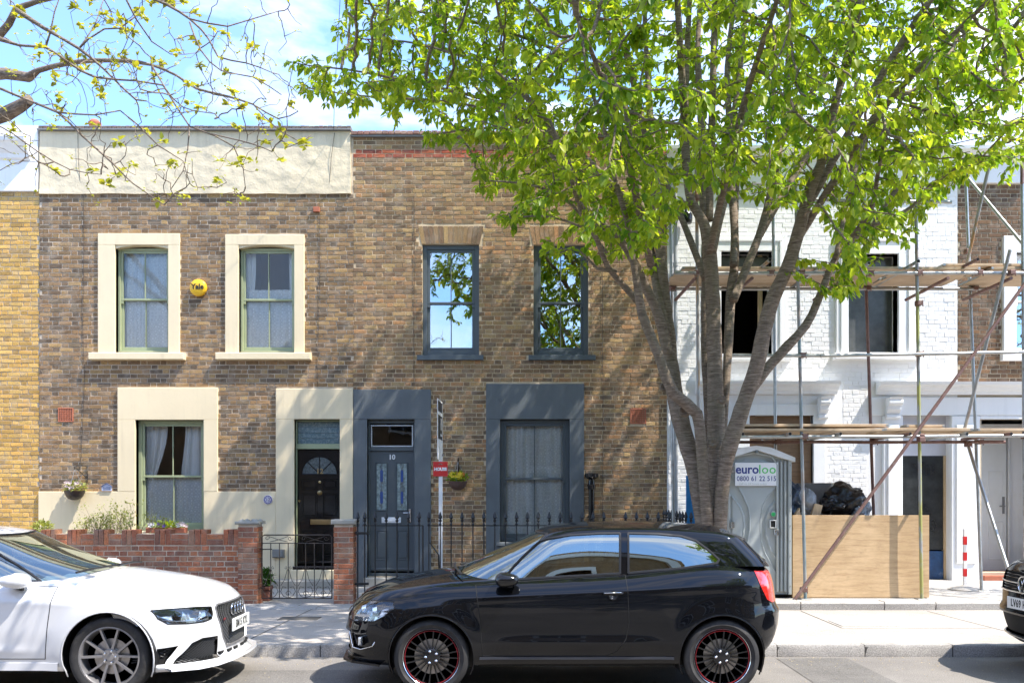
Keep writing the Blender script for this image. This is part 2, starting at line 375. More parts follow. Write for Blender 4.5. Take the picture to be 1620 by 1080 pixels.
m = MB(); m.box(-70, 70, KY+.15, 13.0, -.07, PVZ-.004); pav = struct('pavement', m, M['pavement'])
m = MB()
for (xa, ya, xb, yb) in [(PX(478,12.4),13.0,PX(438,11.6),10.1), (-5.2,13.0,-5.3,10.1), (1.1,13.0,1.1,10.1), (5.6,12.8,5.75,10.1), (3.9,12.8,3.9,11.2), (3.9,11.2,5.66,11.2)]:
    d = Vector((xb-xa, yb-ya, 0)).normalized(); n_ = Vector((-d.y, d.x, 0))*.006
    a = Vector((xa, ya, PVZ)); b = Vector((xb, yb, PVZ)); m.add([a-n_, b-n_, b+n_, a+n_], [(0,1,2,3)])
struct('seam', m, M['seam'], pav)
mc = MB(); mc.cbox(3.95, 4.65, 11.35, 11.85, .08, PVZ+.003, .003); struct('cellar_cover', mc, M['granite'], pav)
mc = MB(); mc.cbox(-2.95, -2.45, 11.9, 12.2, .08, PVZ+.003, .003); struct('stop_valve_cover', mc, plain('iron_cover', (.10,.095,.085), .55, .3, 20, 60, .003, .5), pav)
m = MB(); m.box(-70, PX(1195,12.9), 13.0, 16.5, -.07, PVZ-.008); fc = struct('front_yard', m, M['concrete'])
# slabs along the garden walls
sl_ = struct('paving_strip', MB().box(-12, PX(1195,12.9), 13.0, 13.62, .04, PVZ-.006), M['seam'])
m1 = MB().cbox(-.297,.297,-.145,.145,-.02,.014); vs_ = [(x, z_, y_) for x, y_, z_ in []]
slab = MB(); slab.add([(-.297,-.15,0),(.297,-.15,0),(.297,.15,0),(-.297,.15,0),(-.29,-.143,.012),(.29,-.143,.012),(.29,.143,.012),(-.29,.143,.012)], [(4,5,6,7),(0,1,5,4),(1,2,6,5),(2,3,7,6),(3,0,4,7)])
so_ = slab.build('paving_slab', M['concrete'], sl_, local=True); so_.location = (-6.0, 13.16, PVZ-.006)
for i in range(1, 30):
    for j in range(2):
        if i < 15 or j == 0: inst(so_.data, 'paving_slab', sl_, (-6.0 + .6*(i % 15) + (.3 if i >= 15 else 0) , 13.16 + (.305 if i >= 15 else 0), PVZ-.006), rot=(random.uniform(-.004,.004), random.uniform(-.004,.004), 0)) if j == 0 else None
m = MB(); x0f = PX(1195, 12.9)
m.box(x0f, 70, 13.14, 16.5, -.07, .216); struct('forecourt', m, M['concrete'])
# kerb of single granite stones
kerb = struct('kerb', MB().box(-70, 70, KY+.012, KY+.145, -.07, .10), M['seam'])
x = -7.6; kvars = []
for v in range(4):
    L = (.92, 1.05, .80, .97)[v]; q = MB(); n = 8
    vs = []; fs = []
    prof = [(0,-.03),(0,.095),(.018,.12),(.14,.123),(.146,.10)]
    for i in range(n+1):
        for (py_, pz_) in prof:
            e = .006 if 0 < i < n else .012
            vs.append((L*i/n if 0 < i < n else (.006 if i == 0 else L-.006), py_ + random.uniform(-e, e)*(.8 if pz_ > 0 else 0) + (.01 if i in (0,n) and py_ == 0 else 0), pz_ + random.uniform(-.004,.004)))
    for i in range(n):
        for k in range(4): a = i*5+k; fs.append((a, a+5, a+6, a+1))
    fs += [(4,3,2,1,0), tuple(n*5+k for k in range(5))]
    q.add(vs, fs); o = q.build('kerb_stone', M['granite'], kerb, local=True, smooth=35); o.location = (x, KY, 0); x += L; kvars.append((o.data, L))
while x < 9.5:
    d, L = random.choice(kvars); inst(d, 'kerb_stone', kerb, (x, KY+random.uniform(-.004,.004), 0)); x += L
m = MB(); m.box(-70, -7.6, KY+.002, KY+.148, -.05, .121); m.box(x, 70, KY+.002, KY+.148, -.05, .121); m.box(-70, 70, 1.85, 2.0, -.07, .12)
tag(m.build('kerb_run', M['granite'], kerb), kind='stuff')
struct('far_pavement', MB().box(-70, 70, -3.9, 1.85, -.07, .116), M['asphalt'])
# raised edge in front of the building site
edge = struct('forecourt_edge', MB().box(x0f, 11, 12.93, 13.14, -.02, .19), M['seam'])
xx = x0f
for L in (.62, 1.14, .70, 1.35, .98, 1.2, 1.1, 1.3):
    q = MB(); n = 6; vs = []; fs = []
    prof = [(12.91, PVZ-.02), (12.90, .205), (12.925, .226), (13.15, .228), (13.15, .15)]
    for i in range(n+1):
        for (py_, pz_) in prof:
            vs.append((xx+.008+(L-.016)*i/n, py_ + random.uniform(-.010,.010), pz_ + random.uniform(-.006,.006)))
    for i in range(n):
        for k in range(4): a = i*5+k; fs.append((a, a+5, a+6, a+1))
    fs += [(4,3,2,1,0), tuple(n*5+k for k in range(5))]
    q.add(vs, fs); q.build('edge_stone', M['concrete'], edge, smooth=30); xx += L
# ================================================================ HOUSES
def wall_sheet(mb, x0, x1, z0, z1, y, holes, depth=.25):
    xs = sorted({x0, x1} | {h[0] for h in holes} | {h[1] for h in holes}); zs = sorted({z0, z1} | {h[2] for h in holes} | {h[3] for h in holes})
    xs = [v for v in xs if x0 <= v <= x1]; zs = [v for v in zs if z0 <= v <= z1]
    for i in range(len(xs)-1):
        for j in range(len(zs)-1):
            cx_, cz_ = (xs[i]+xs[i+1])/2, (zs[j]+zs[j+1])/2
            if any(h[0] < cx_ < h[1] and h[2] < cz_ < h[3] for h in holes): continue
            mb.add([(xs[i],y,zs[j]),(xs[i+1],y,zs[j]),(xs[i+1],y,zs[j+1]),(xs[i],y,zs[j+1])], [(0,1,2,3)])
    for h in holes:
        a, b, c, d = h[:4]; yb = y+depth
        mb.add([(a,y,c),(a,yb,c),(a,yb,d),(a,y,d)], [(0,1,2,3)]); mb.add([(b,y,c),(b,y,d),(b,yb,d),(b,yb,c)], [(0,1,2,3)])
        mb.add([(a,y,d),(a,yb,d),(b,yb,d),(b,y,d)], [(0,1,2,3)]); mb.add([(a,y,c),(b,y,c),(b,yb,c),(a,yb,c)], [(0,1,2,3)])
def house_body(parent, x0, x1, top, mat, roofz=None):
    m = MB(); roofz = roofz or top-.45; e = .004
    m.box(x0+e, x0+.1, FY+.26, 24, .02, top-.05); m.box(x1-.1, x1-e, FY+.26, 24, .02, top-.05)
    m.box(x0+e, x1-e, 23.9, 24.1, .02, top-.05); m.box(x0+.1, x1-.1, FY+.24, 24, roofz-.1, roofz); m.box(x0+.1, x1-.1, FY+.24, 24, 3.12, 3.3)
    m.box(x0+.1, x1-.1, 20.2, 20.3, .02, roofz-.1); m.box(x0+.1, x1-.1, FY+.26, 24, .0, .2)
    m.box((x0+x1)/2-.05, (x0+x1)/2+.05, FY+.3, 20.2, .2, roofz-.1)
    m.box(x0+.1, x1-.1, FY+.015, FY+.25, roofz, top-.06)
    m.build('house_body', mat, parent)
def bricks_in(x0, x1, z0, z1, holes, course=.075, bl=.212, hl=.100, j=.013, bond='flemish', zphase=0):
    out = []; k = 0; z = z0+zphase
    while z + course - j <= z1 + .012:
        za, zb = z, z+course-j
        iv = [(x0, x1)]
        for h in holes:
            if h[2] < (za+zb)/2 < h[3]:
                n = []
                for a, b in iv:
                    if h[1] <= a or h[0] >= b: n.append((a, b)); continue
                    if h[0] > a: n.append((a, h[0]))
                    if h[1] < b: n.append((h[1], b))
                iv = n
        per = bl+hl+2*j; ph = (0 if k % 2 == 0 else -per/2 + .0) + random.uniform(-.012,.012)
        u = x0 + ph - per; i = 0
        units = []
        if bond == 'stretcher': u = x0 - (bl+j)*(1 if k % 2 else 1.5)
        while u < x1:
            L = (bl if i % 2 == 0 else hl) if bond == 'flemish' else bl
            L += random.uniform(-.006, .006)
            units.append((u, u+L)); u += L + j; i += 1
        for a, b in iv:
            for (p, q) in units:
                p2, q2 = max(a, p), min(b, q)
                if q2 - p2 > .035: out.append((p2, q2, za, zb, q2-p2 > bl*.9))
        z += course; k += 1
    return out
def brick_geo(mb, x0, x1, z0, z1, y, proud=.012, jit=.0035):
    r = random.uniform; y0 = y + .0045 - r(-.003, .003); c = .004; b = y+proud+.004
    g = lambda: r(-jit, jit)
    vs = [(x0+g()*.5, b, z0+g()*.4), (x1+g()*.5, b, z0+g()*.4), (x1+g()*.5, b, z1+g()*.4), (x0+g()*.5, b, z1+g()*.4),
          (x0+g(), y0+c, z0+g()*.6), (x1+g(), y0+c, z0+g()*.6), (x1+g(), y0+c, z1+g()*.6), (x0+g(), y0+c, z1+g()*.6),
          (x0+c+g(), y0+g(), z0+c+g()*.6), (x1-c+g(), y0+g(), z0+c+g()*.6), (x1-c+g(), y0+g(), z1-c+g()*.6), (x0+c+g(), y0+g(), z1-c+g()*.6)]
    mb.add(vs, [(0,1,5,4),(1,2,6,5),(2,3,7,6),(3,0,4,7),(4,5,9,8),(5,6,10,9),(6,7,11,10),(7,4,8,11),(8,9,10,11)])
def lay(parent, bricks, y, mat, nobj=300, where=None, jit=.0035, name='brick'):
    """the n bricks that show largest are objects of their own, the rest is one mesh"""
    cand = [b for b in bricks if b[4] and (where is None or where(b))]
    cand.sort(key=lambda b: (-(b[1]-b[0] > .2), abs((b[2]+b[3])/2 - 4.2) + .25*abs((b[0]+b[1])/2)))
    sel = set(map(id, cand[:nobj])); mb = MB()
    if nobj:
        meshes = []
        for k in range(10):
            q = MB(); brick_geo(q, -.1075, .1075, -.0325, .0325, 0, jit=jit)
            me = bpy.data.meshes.new('brick'); me.from_pydata(q.v, [], q.f); me.materials.append(mat); me.update(); meshes.append(me)
        for b in cand[:nobj]:
            L = b[1]-b[0]
            inst(random.choice(meshes), name, parent, ((b[0]+b[1])/2, y, (b[2]+b[3])/2), scale=(L/.215, 1, (b[3]-b[2])/.065))
    for b in bricks:
        if id(b) not in sel: brick_geo(mb, b[0], b[1], b[2], b[3], y, jit=jit)
    if mb.v: tag(mb.build(name, mat, parent, fixn=False), kind='stuff')
def rect(px0, px1, py0, py1): return (fx(px0), fx(px1), fz(py1), fz(py0))
def surround(parent, outer, inner, mat, name, proud=.03, back=.14, bottom=False):
    """band round an opening, butted pieces; outer, inner = (x0,x1,z0,z1)"""
    m = MB(); y0 = FY-proud; y1 = FY+back
    m.cbox(outer[0], outer[1], y0, y1, inner[3], outer[3]); m.cbox(outer[0], inner[0], y0, y1, outer[2], inner[3]); m.cbox(inner[1], outer[1], y0, y1, outer[2], inner[3])
    if bottom: m.cbox(inner[0], inner[1], y0, y1, outer[2], inner[2])
    return m.build(name, mat, parent)
def frame4(m, x0, x1, z0, z1, y0, y1, w, wb=None, wt=None, c=.004):
    wb = wb or w; wt = wt or w
    m.cbox(x0, x0+w, y0, y1, z0, z1, c); m.cbox(x1-w, x1, y0, y1, z0, z1, c)
    m.cbox(x0+w, x1-w, y0+.0015, y1, z0, z0+wb, c); m.cbox(x0+w, x1-w, y0+.0015, y1, z1-wt, z1, c)
def lacemat():
    t = NT('lace'); v = t.pos((1,1,1))
    vo = t.n('ShaderNodeTexVoronoi', feature='F1'); vo.inputs['Scale'].default_value = 16; vo.inputs['Randomness'].default_value = .35; t.l(v, vo.inputs['Vector'])
    d = t.n('ShaderNodeBsdfPrincipled'); d.inputs['Base Color'].default_value = (.84,.83,.80,1); d.inputs['Roughness'].default_value = .9
    tr = t.n('ShaderNodeBsdfTransparent'); m = t.n('ShaderNodeMixShader')
    f = t.ramp(vo.outputs['Distance'], [(.20, (1,1,1)), (.42, (.74,.74,.74)), (.6, (.9,.9,.9))])
    t.l(f, m.inputs[0]); t.l(tr.outputs[0], m.inputs[1]); t.l(d.outputs[0], m.inputs[2]); t.l(m.outputs[0], t.out.inputs[0]); return t.mat
M['lace'] = lacemat()
def curtain(parent, x0, x1, z0, z1, y, mat, amp=.03, wl=.11, gather=None, name='curtain'):
    """hanging folds; gather: (side, fraction) narrows the drape towards the bottom"""
    n = 56; k = 10; m = MB(); vs = []; fs = []; ph = random.uniform(0, 6)
    for j in range(k+1):
        t = j/k; z = z1 + (z0-z1)*t
        for i in range(n+1):
            s = i/n; a, b = x0, x1
            if gather: 
                g = gather[1]*math.sin(min(1, t*1.2)*math.pi*.5)**2
                if gather[0] == 'l': b = x1 - (x1-x0)*g
                else: a = x0 + (x1-x0)*g
            x = a+(b-a)*s
            yy = y + amp*math.sin(s*(x1-x0)/wl*2*math.pi + ph + .5*math.sin(4*s+t*2)) * (.6+.4*math.sin(9*s+1.3*ph)) + .01*math.sin(13*t+5*s)
            vs.append((x, yy, z))
    for j in range(k):
        for i in range(n): a = j*(n+1)+i; fs.append((a, a+1, a+n+2, a+n+1))
    m.add(vs, fs); return m.build(name, mat, parent, smooth=True, fixn=False)
def sash(parent, r, y, fm, gm, fw=.055, sw=.045, bar=.018, curtains=(), name='window', mid=None, horns=True, arch=0):
    """a two-over-two sliding sash window filling the rectangle r"""
    x0, x1, z0, z1 = r; zm = mid or (z0+z1)/2
    m = MB(); frame4(m, x0, x1, z0, z1, y, y+.10, fw, fw*1.15, fw)
    a, b = x0+fw, x1-fw; zb, zt = z0+fw*1.15, z1-fw; w = m
    yu, yl = y+.022, y+.060
    # upper sash, then lower sash behind it
    frame4(m, a, b, zm-.018, zt, yu, yu+.034, sw, .036, sw); frame4(m, a, b, zb, zm+.018, yl, yl+.034, sw, .065, .036)
    cxm = (a+b)/2
    m.cbox(cxm-bar/2, cxm+bar/2, yu+.004, yu+.03, zm+.018, zt-sw, .003); m.cbox(cxm-bar/2, cxm+bar/2, yl+.004, yl+.03, zb+.065, zm-.018, .003)
    if horns:
        for xx_ in (a, b-sw): m.cbox(xx_, xx_+sw, yu+.002, yu+.032, zm-.075, zm-.018, .004)
    wo_ = m.build(name, fm, parent)
    for (p, q) in ((a+sw, cxm-bar/2), (cxm+bar/2, b-sw)):
        for (c, d, yy) in ((zm+.018, zt-sw, yu+.017), (zb+.065, zm-.018, yl+.017)):
            MB().box(p-.003, q+.003, yy, yy+.004, c-.003, d+.003).build('pane', gm, wo_)
    for cdef in curtains:
        f0, f1, g0, g1, mt, kw = cdef
        curtain(wo_, a+(b-a)*f0, a+(b-a)*f1, z0+(z1-z0)*g0, z0+(z1-z0)*g1, y+(.135 if mt is M['lace'] else .19), mt, **kw)
    return wo_
def airbrick(parent, px0, px1, py0, py1):
    r = rect(px0, px1, py0, py1); m = MB(); w = .018
    frame4(m, *r, FY-.012, FY+.02, w)
    nx, nz = 8, 6
    for i in range(1, nx):
        x = r[0]+w+(r[1]-r[0]-2*w)*i/nx; m.box(x-.006, x+.006, FY-.008, FY+.02, r[2]+w, r[3]-w)
    for i in range(1, nz):
        z = r[2]+w+(r[3]-r[2]-2*w)*i/nz; m.box(r[0]+w, r[1]-w, FY-.0065, FY+.02, z-.006, z+.006)
    o = m.build('air_brick', M['terracotta'], parent)
    MB().box(r[0]+w, r[1]-w, FY+.0165, FY+.019, r[2]+w, r[3]-w).build('vent_back', M['dark'], o)
def wobble(name, x0, x1, z0, z1, y, mat, parent, amp=.012, nx=60, nz=20, edge=.01):
    """hand-trowelled render slab: uneven face and edges"""
    m = MB(); vs = []; fs = []
    for j in range(nz+1):
        for i in range(nx+1):
            x = x0+(x1-x0)*i/nx; z = z0+(z1-z0)*j/nz
            h = noise.noise((x*1.3, z*1.6, 3.1))*amp + noise.noise((x*5, z*7, 7.7))*amp*.5
            e = edge*noise.noise((x*3, z*3, 1.1))
            vs.append((x + (e if i in (0, nx) else 0), y - abs(h) , z + (e if j == 0 else 0)))
    for j in range(nz):
        for i in range(nx): a = j*(nx+1)+i; fs.append((a, a+1, a+nx+2, a+nx+1))
    b = len(vs)
    rim = [i for i in range(nx+1)] + [j*(nx+1)+nx for j in range(1, nz+1)] + [nz*(nx+1)+i for i in range(nx-1, -1, -1)] + [j*(nx+1) for j in range(nz-1, 0, -1)]
    for i in rim: vs.append((vs[i][0], FY+.011, vs[i][2]))
    for k in range(len(rim)): k2 = (k+1) % len(rim); fs.append((rim[k], rim[k2], b+k2, b+k))
    m.add(vs, fs); return m.build(name, mat, parent, smooth=40, fixn=False)
def cable(pts, r, label, parent=None, mat='ironblack', name='cable'):
    m = MB().tube(pts, r, 5); o = m.build(name, M[mat], parent)
    if parent is None: tag(o, label, 'cable')
    return o
# ---------------------------------------------------------------- number 12 (cream)
Z12, Z10, ZW = fz(201), fz(209), fz(238)
h12 = thing('terraced_house', 'sooty brick terraced house with cream parapet band, cream window surrounds and a black front door', 'house', (fx(310), FY, 0))
x12a, x12b, x10b, xwb = fx(62), fx(559), fx(1055), fx(1515)
W12 = [rect(183,267,388,557), rect(378,466,388,557)]; G12 = rect(215,323,664,839); D12 = rect(466,538,663,905)
m = MB(); wall_sheet(m, x12a, x12b, 0.05, Z12-.09, FY+.012, W12+[G12, D12], .15); wall12 = m.build('wall', M['mortar12'], h12, fixn=False)
house_body(h12, x12a, x12b, Z12, M['roomwall'])
S12 = [rect(156,285,370,559), rect(357,482,372,559)]; GS12 = rect(187,345,613,777); DS12 = rect(437,559,615,920)
ex = S12 + [rect(187,345,613,1000), DS12, rect(0,560,777,1100), rect(60,556,150,307), rect(92,116,645,667), rect(144,295,557,570), rect(343,494,557,570)]
ex[-1] = rect(343,494,558.5,570); ex[-2] = rect(144,295,558.5,570)
lay(wall12, bricks_in(x12a, x12b, fz(777)-.01, fz(306), ex), FY, M['brick12'], 300, lambda b: b[2] > 3.3)
airbrick(wall12, 92, 116, 645, 667)
wobble('parapet_render', fx(64), fx(555), fz(307), fz(209), FY-.022, M['creamrough'], h12, amp=.022, nx=110, nz=30)
m = MB(); m.box(fx(62.5), fx(556), FY-.10, FY+.24, fz(208.5), fz(206.5)); m.build('coping_ledge', M['lead'], h12)
def copings(parent, xa, xb, za, zb, mat, step=.075, y0=FY-.06, name='coping_brick'):
    n = int((xb-xa)/step); step = (xb-xa)/n; me = None
    for i in range(n):
        if me is None:
            q = MB().cbox(-step/2+.004, step/2-.004, y0, FY+.22, za, zb, .006); o = q.build(name, mat, None, local=True); me = o.data; bpy.data.objects.remove(o)
        o = inst(me, name, parent, (xa+step*(i+.5), random.uniform(-.004,.004), random.uniform(-.004,.004)))
copings(h12, fx(62.5), fx(556), fz(206.5), Z12, M['coping'], .0775)
surround(h12, S12[0], (W12[0][0], W12[0][1], W12[0][2], W12[0][3]), M['cream'], 'window_surround', .035)
surround(h12, S12[1], W12[1], M['cream'], 'window_surround', .035)
for r in W12:       # slightly arched heads inside the surrounds
    n = 9; p = [(r[0]+.002, r[3]-.001), (r[1]-.002, r[3]-.001)] + [(r[1]-.002-(r[1]-r[0]-.004)*i/n, r[3]-.055*(2*i/n-1)**2-.002) for i in range(n+1)]
    MB().prism(p, FY-.01, FY+.135).build('arched_head', M['cream'], h12)
m = MB(); m.cbox(fx(144), fx(294), FY-.11, FY+.12, fz(569.5), fz(559), .008); m.build('window_sill', M['cream'], h12)
m = MB(); m.cbox(fx(343.5), fx(493), FY-.11, FY+.12, fz(569.5), fz(559), .008); m.build('window_sill', M['cream'], h12)
# ground floor: surround of the window runs into the rendered plinth
m = MB(); g = rect(187,345,613,777)
m.cbox(g[0], g[1], FY-.035, FY+.16, G12[3], g[3]); m.cbox(g[0], G12[0], FY-.035, FY+.16, fz(777), G12[3]); m.cbox(G12[1], g[1], FY-.035, FY+.16, fz(777), G12[3]); m.build('window_surround', M['cream'], h12)
m = MB(); m.cbox(x12a, G12[0], FY-.033, FY+.16, .06, fz(777)); m.cbox(G12[1], fx(437), FY-.033, FY+.16, .06, fz(777)); m.cbox(G12[0], G12[1], FY-.033, FY+.16, .06, G12[2]); m.build('plinth', M['cream'], h12)
m = MB(); m.cbox(fx(205), fx(333), FY-.10, FY-.034, G12[2]-.055, G12[2]-.002); m.build('window_sill', M['cream'], h12)
m = MB(); m.cbox(fx(437), x12b, FY-.035, FY+.2, fz(684), fz(615)) if False else None
dd = D12
m.cbox(fx(437), fx(558.7), FY-.035, FY+.2, dd[3], fz(615)); m.cbox(fx(437), dd[0], FY-.035, FY+.2, .06, dd[3]); m.cbox(dd[1], fx(558.7), FY-.035, FY+.2, .06, dd[3]); m.build('door_surround', M['cream'], h12)
m = MB(); m.cbox(fx(437)-.001, fx(443), FY-.037, FY-.0345, fz(685.5), fz(684)); 
lc = lambda f0, f1: (f0, f1, .04, .97, M['lace'], dict(amp=.018, wl=.13))
dr = lambda f0, f1, s, g, mt='curtain': (f0, f1, .02, .98, M[mt], dict(amp=.03, wl=.10, gather=(s, g)))
sash(h12, (W12[0][0], W12[0][1], W12[0][2], W12[0][3]-.03), FY+.10, M['green'], M['glass'], .04, .04, curtains=[lc(.08,1.02), dr(-.02,.42,'l',.25), dr(.72,1.02,'r',.2)], mid=fz(471.5))
sash(h12, (W12[1][0], W12[1][1], W12[1][2], W12[1][3]-.03), FY+.10, M['green'], M['glass'], .04, .04, curtains=[(-.02,1.02,.04,.62,M['lace'],dict(amp=.014,wl=.12)), dr(-.02,.2,'l',.3), dr(.86,1.02,'r',.2)], mid=fz(472))
sash(h12, G12, FY+.11, M['green'], M['glass'], .06, .04, curtains=[dr(-.02,.36,'l',.75), dr(.66,.98,'r',-.35), (0,.96,.0,.49,M['lace'],dict(amp=.012,wl=.10))], mid=fz(753))
# black door of number 12
def door12():
    x0, x1 = fx(467.5), fx(537); zt, zb = fz(711), fz(895); y = FY+.16
    f = MB(); f.cbox(fx(464.5), fx(467.5), y-.06, y+.06, zb-.05, D12[3]); f.cbox(fx(467.5), fx(538.5), y-.05, y+.06, fz(709.5), fz(701)); f.cbox(fx(467.5), fx(538.5), y-.045, y+.06, fz(665.5), D12[3]); f.cbox(fx(537), fx(538.5), y-.06, y+.06, zb-.05, D12[3])
    fr = f.build('door_frame', M['green'], h12)
    bl = MB()
    for k in range(4):
        za = fz(701)+(fz(665.5)-fz(701))*k/4; bl.cbox(fx(467.5), fx(537), y+.022-.002*k, y+.03, za, za+(fz(665.5)-fz(701))/4-.004, .003)
    t = NT('frosted_patterned_film'); vo = t.n('ShaderNodeTexVoronoi', feature='SMOOTH_F1'); vo.inputs['Scale'].default_value = 22; t.l(t.pos(), vo.inputs['Vector'])
    t.bsdf(t.ramp(vo.outputs['Distance'], [(.15,(.12,.22,.25)),(.3,(.42,.52,.54)),(.5,(.22,.33,.36))]), .4)
    bl.build('fanlight_film', t.mat, fr)
    MB().box(fx(467.5), fx(537), y+.008, y+.012, fz(701), fz(665.5)).build('fanlight_pane', M['glass'], fr)
    d = MB(); d.box(x0, x1, y, y+.04, zb, zt)
    for (a, b, c, e) in [(474,499,757,774),(508,532,757,774),(474,499,779,818),(508,532,779,818),(474,499,838,880),(508,532,838,880)]:
        X0, X1, Z0, Z1 = fx(a), fx(b), fz(e), fz(c)
        frame4(d, X0, X1, Z0, Z1, y-.012, y+.001, .014); d.cbox(X0+.03, X1-.03, y-.010, y+.001, Z0+.03, Z1-.03, .009)
    # mouldings of the fan-shaped light
    cx_, cz_ = fx(502.5), fz(749); r0 = 28/92.6
    arc = [(cx_+r0*math.cos(a), y-.004, cz_+r0*.98*math.sin(a)) for a in np.linspace(0, math.pi, 21)]
    d.tube(arc, .009, 6); d.tube([arc[0], arc[-1]], .008, 6)
    for a in (math.pi*.25, math.pi*.5, math.pi*.75): d.tube([(cx_, y-.006, cz_), (cx_+r0*math.cos(a), y-.006, cz_+r0*math.sin(a))], .008, 6)
    d.cbox(x0+.004, x1-.004, y-.03, y+.001, zb+.02, zb+.07, .012)
    do = d.build('door', M['blackgloss'], h12)
    g = MB(); g.prism([(cx_+r0*.97*math.cos(a), cz_+r0*.95*math.sin(a)) for a in np.linspace(0, math.pi, 21)], y-.003, y-.001)
    g.build('fan_glass', plain('obscured_glass', (.10,.12,.12), .15, .5, 30, 60, .004, .6), do)
    k = MB(); k.lathe([(.012,-.075),(.03,-.07),(.036,-.055),(.03,-.04),(.012,-.03),(.012,-.008),(.04,-.004),(.04,.0)], (fx(503), y, fz(779)), 14, 'y'); k.build('door_knob', M['brass'], do, smooth=40)
    k = MB(); k.cbox(fx(488), fx(531), y-.014, y, fz(830), fz(821.5), .004); k.cbox(fx(491), fx(528), y-.022, y-.014, fz(828.5), fz(823), .004); k.build('letter_plate', M['brass'], do)
    k = MB(); k.lathe([(.018,-.01),(.024,-.006),(.024,0)], (fx(503), y, fz(762)), 12, 'y'); k.lathe([(.018,-.014),(.022,-.008),(.022,0)], (fx(470.5), y-.001, fz(792)), 12, 'y'); k.build('door_lock', M['brass'], do, smooth=40)
    text_mesh('12', .125, M['brass'], 'door_number', do, facing(fx(503), y-.012, fz(745)), .004, .002)
    s = MB(); s.cbox(fx(464), fx(541), FY-.06, y+.06, zb-.055, zb-.001, .01); s.build('threshold', M['blackgloss'], h12)
    s = MB(); s.cbox(fx(462), fx(541), FY-.10, FY+.2, .06, zb-.057, .012); s.build('door_step', M['cream'], h12)
    s = MB(); s.cbox(fx(437), fx(556), FY-.42, FY-.102, .06, .245, .015); s.build('door_step', M['stone'], h12)
door12()
# ---------------------------------------------------------------- number 10 (slate grey)
h10 = thing('terraced_house', 'brown brick terraced house with slate grey window and door surrounds behind black railings', 'house', (fx(807), FY, 0))
W10 = [rect(668,758,386,562), rect(844,931,387,562)]; G10 = rect(791,901,663,857); D10 = rect(581,656,663,912)
m = MB(); wall_sheet(m, x12b+.001, x10b, .05, Z10-.09, FY+.012, W10+[G10, D10], .15); wall10 = m.build('wall', M['mortar10'], h10, fixn=False)
house_body(h10, x12b+.002, x10b-.002, Z10, M['roomwall'])
A10 = [rect(662,764,357,386), rect(838,937,357,387)]
ex = W10 + A10 + [rect(769,924,607,1100), rect(559,682,616,1100), rect(997,1022,646,670), rect(660,765,562,570.5), rect(836,942,562,570.5), rect(500,559,616,1000)]
ca = fz(252)-.002
allb = bricks_in(x12b, x10b, .08, fz(215), ex)
redz = (fz(252.5), fz(236))
redb = [b for b in allb if redz[0] < (b[2]+b[3])/2 < redz[1]]; norm = [b for b in allb if not (redz[0] < (b[2]+b[3])/2 < redz[1])]
lay(wall10, norm, FY, M['brick10'], 230, lambda b: 2.9 < b[2] < 7.0 and b[0] < 1.4)
lay(wall10, redb, FY, M['brickred'], 40, lambda b: b[0] < .6)
for r, sg in zip(A10, (0, 1)):      # splayed arch bricks over the windows
    n = 13; w0 = (r[1]-r[0])/n
    for i in range(n):
        t0, t1 = i/n, (i+1)/n; sp = .055
        xb = lambda t: r[0]+.05+(r[1]-r[0]-.10)*t; xt = lambda t: r[0]-sp+.04+(r[1]-r[0]+2*sp-.08)*t
        q = MB(); y0 = FY+.004+random.uniform(-.003,.003)
        poly = [(xb(t0)+.006, r[2]+.014*(1-(2*t0-1)**2)), (xb(t1)-.006, r[2]+.014*(1-(2*t1-1)**2)), (xt(t1)-.006, r[3]-.008), (xt(t0)+.006, r[3]-.008)]
        q.prism(poly, y0, FY+.013); q.build('arch_brick', M['brick10'], wall10)
airbrick(wall10, 997, 1022, 646, 670)
m = MB(); m.box(x12b-.03, x10b, FY-.045, FY+.24, fz(217.5), fz(214.5)); m.build('coping_ledge', M['lead'], h10)
copings(h10, x12b-.03, x10b, fz(214.5), Z10, M['copingpink'], .105, FY-.07)
for r in W10:
    sash(h10, r, FY+.075, M['greygloss'], M['glassup'], .075, .05, bar=.016, mid=fz(477.5), horns=True)
MB().cbox(fx(660), fx(765), FY-.06, FY+.07, fz(570), fz(562), .006).build('window_sill', M['greygloss'], h10)
MB().cbox(fx(836), fx(942), FY-.06, FY+.07, fz(570), fz(562), .006).build('window_sill', M['greygloss'], h10)
m = MB(); g = rect(769,924,607,1000)
m.cbox(g[0], g[1], FY-.028, FY+.16, G10[3], g[3]); m.cbox(g[0], G10[0], FY-.028, FY+.16, .06, G10[3]); m.cbox(G10[1], g[1], FY-.028, FY+.16, .06, G10[3]); m.cbox(G10[0], G10[1], FY-.026, FY+.16, .06, G10[2]); m.build('window_surround', M['greymas'], h10)
MB().cbox(fx(785), fx(907), FY-.085, FY-.029, G10[2]-.06, G10[2]-.004, .006).build('window_sill', M['greymas'], h10)
sash(h10, G10, FY+.10, M['greygloss'], M['glass'], .06, .048, curtains=[dr(-.02,.36,'l',.45), (.0,1.0,.0,.98,M['lace'],dict(amp=.02,wl=.16)), dr(.82,1.02,'r',.2)], mid=fz(757))
m = MB(); m.cbox(x12b+.001, fx(682), FY-.028, FY+.19, D10[3], fz(616)); m.cbox(x12b+.001, D10[0], FY-.028, FY+.19, .06, D10[3]); m.cbox(D10[1], fx(682), FY-.028, FY+.19, .06, D10[3]); m.build('door_surround', M['greymas'], h10)
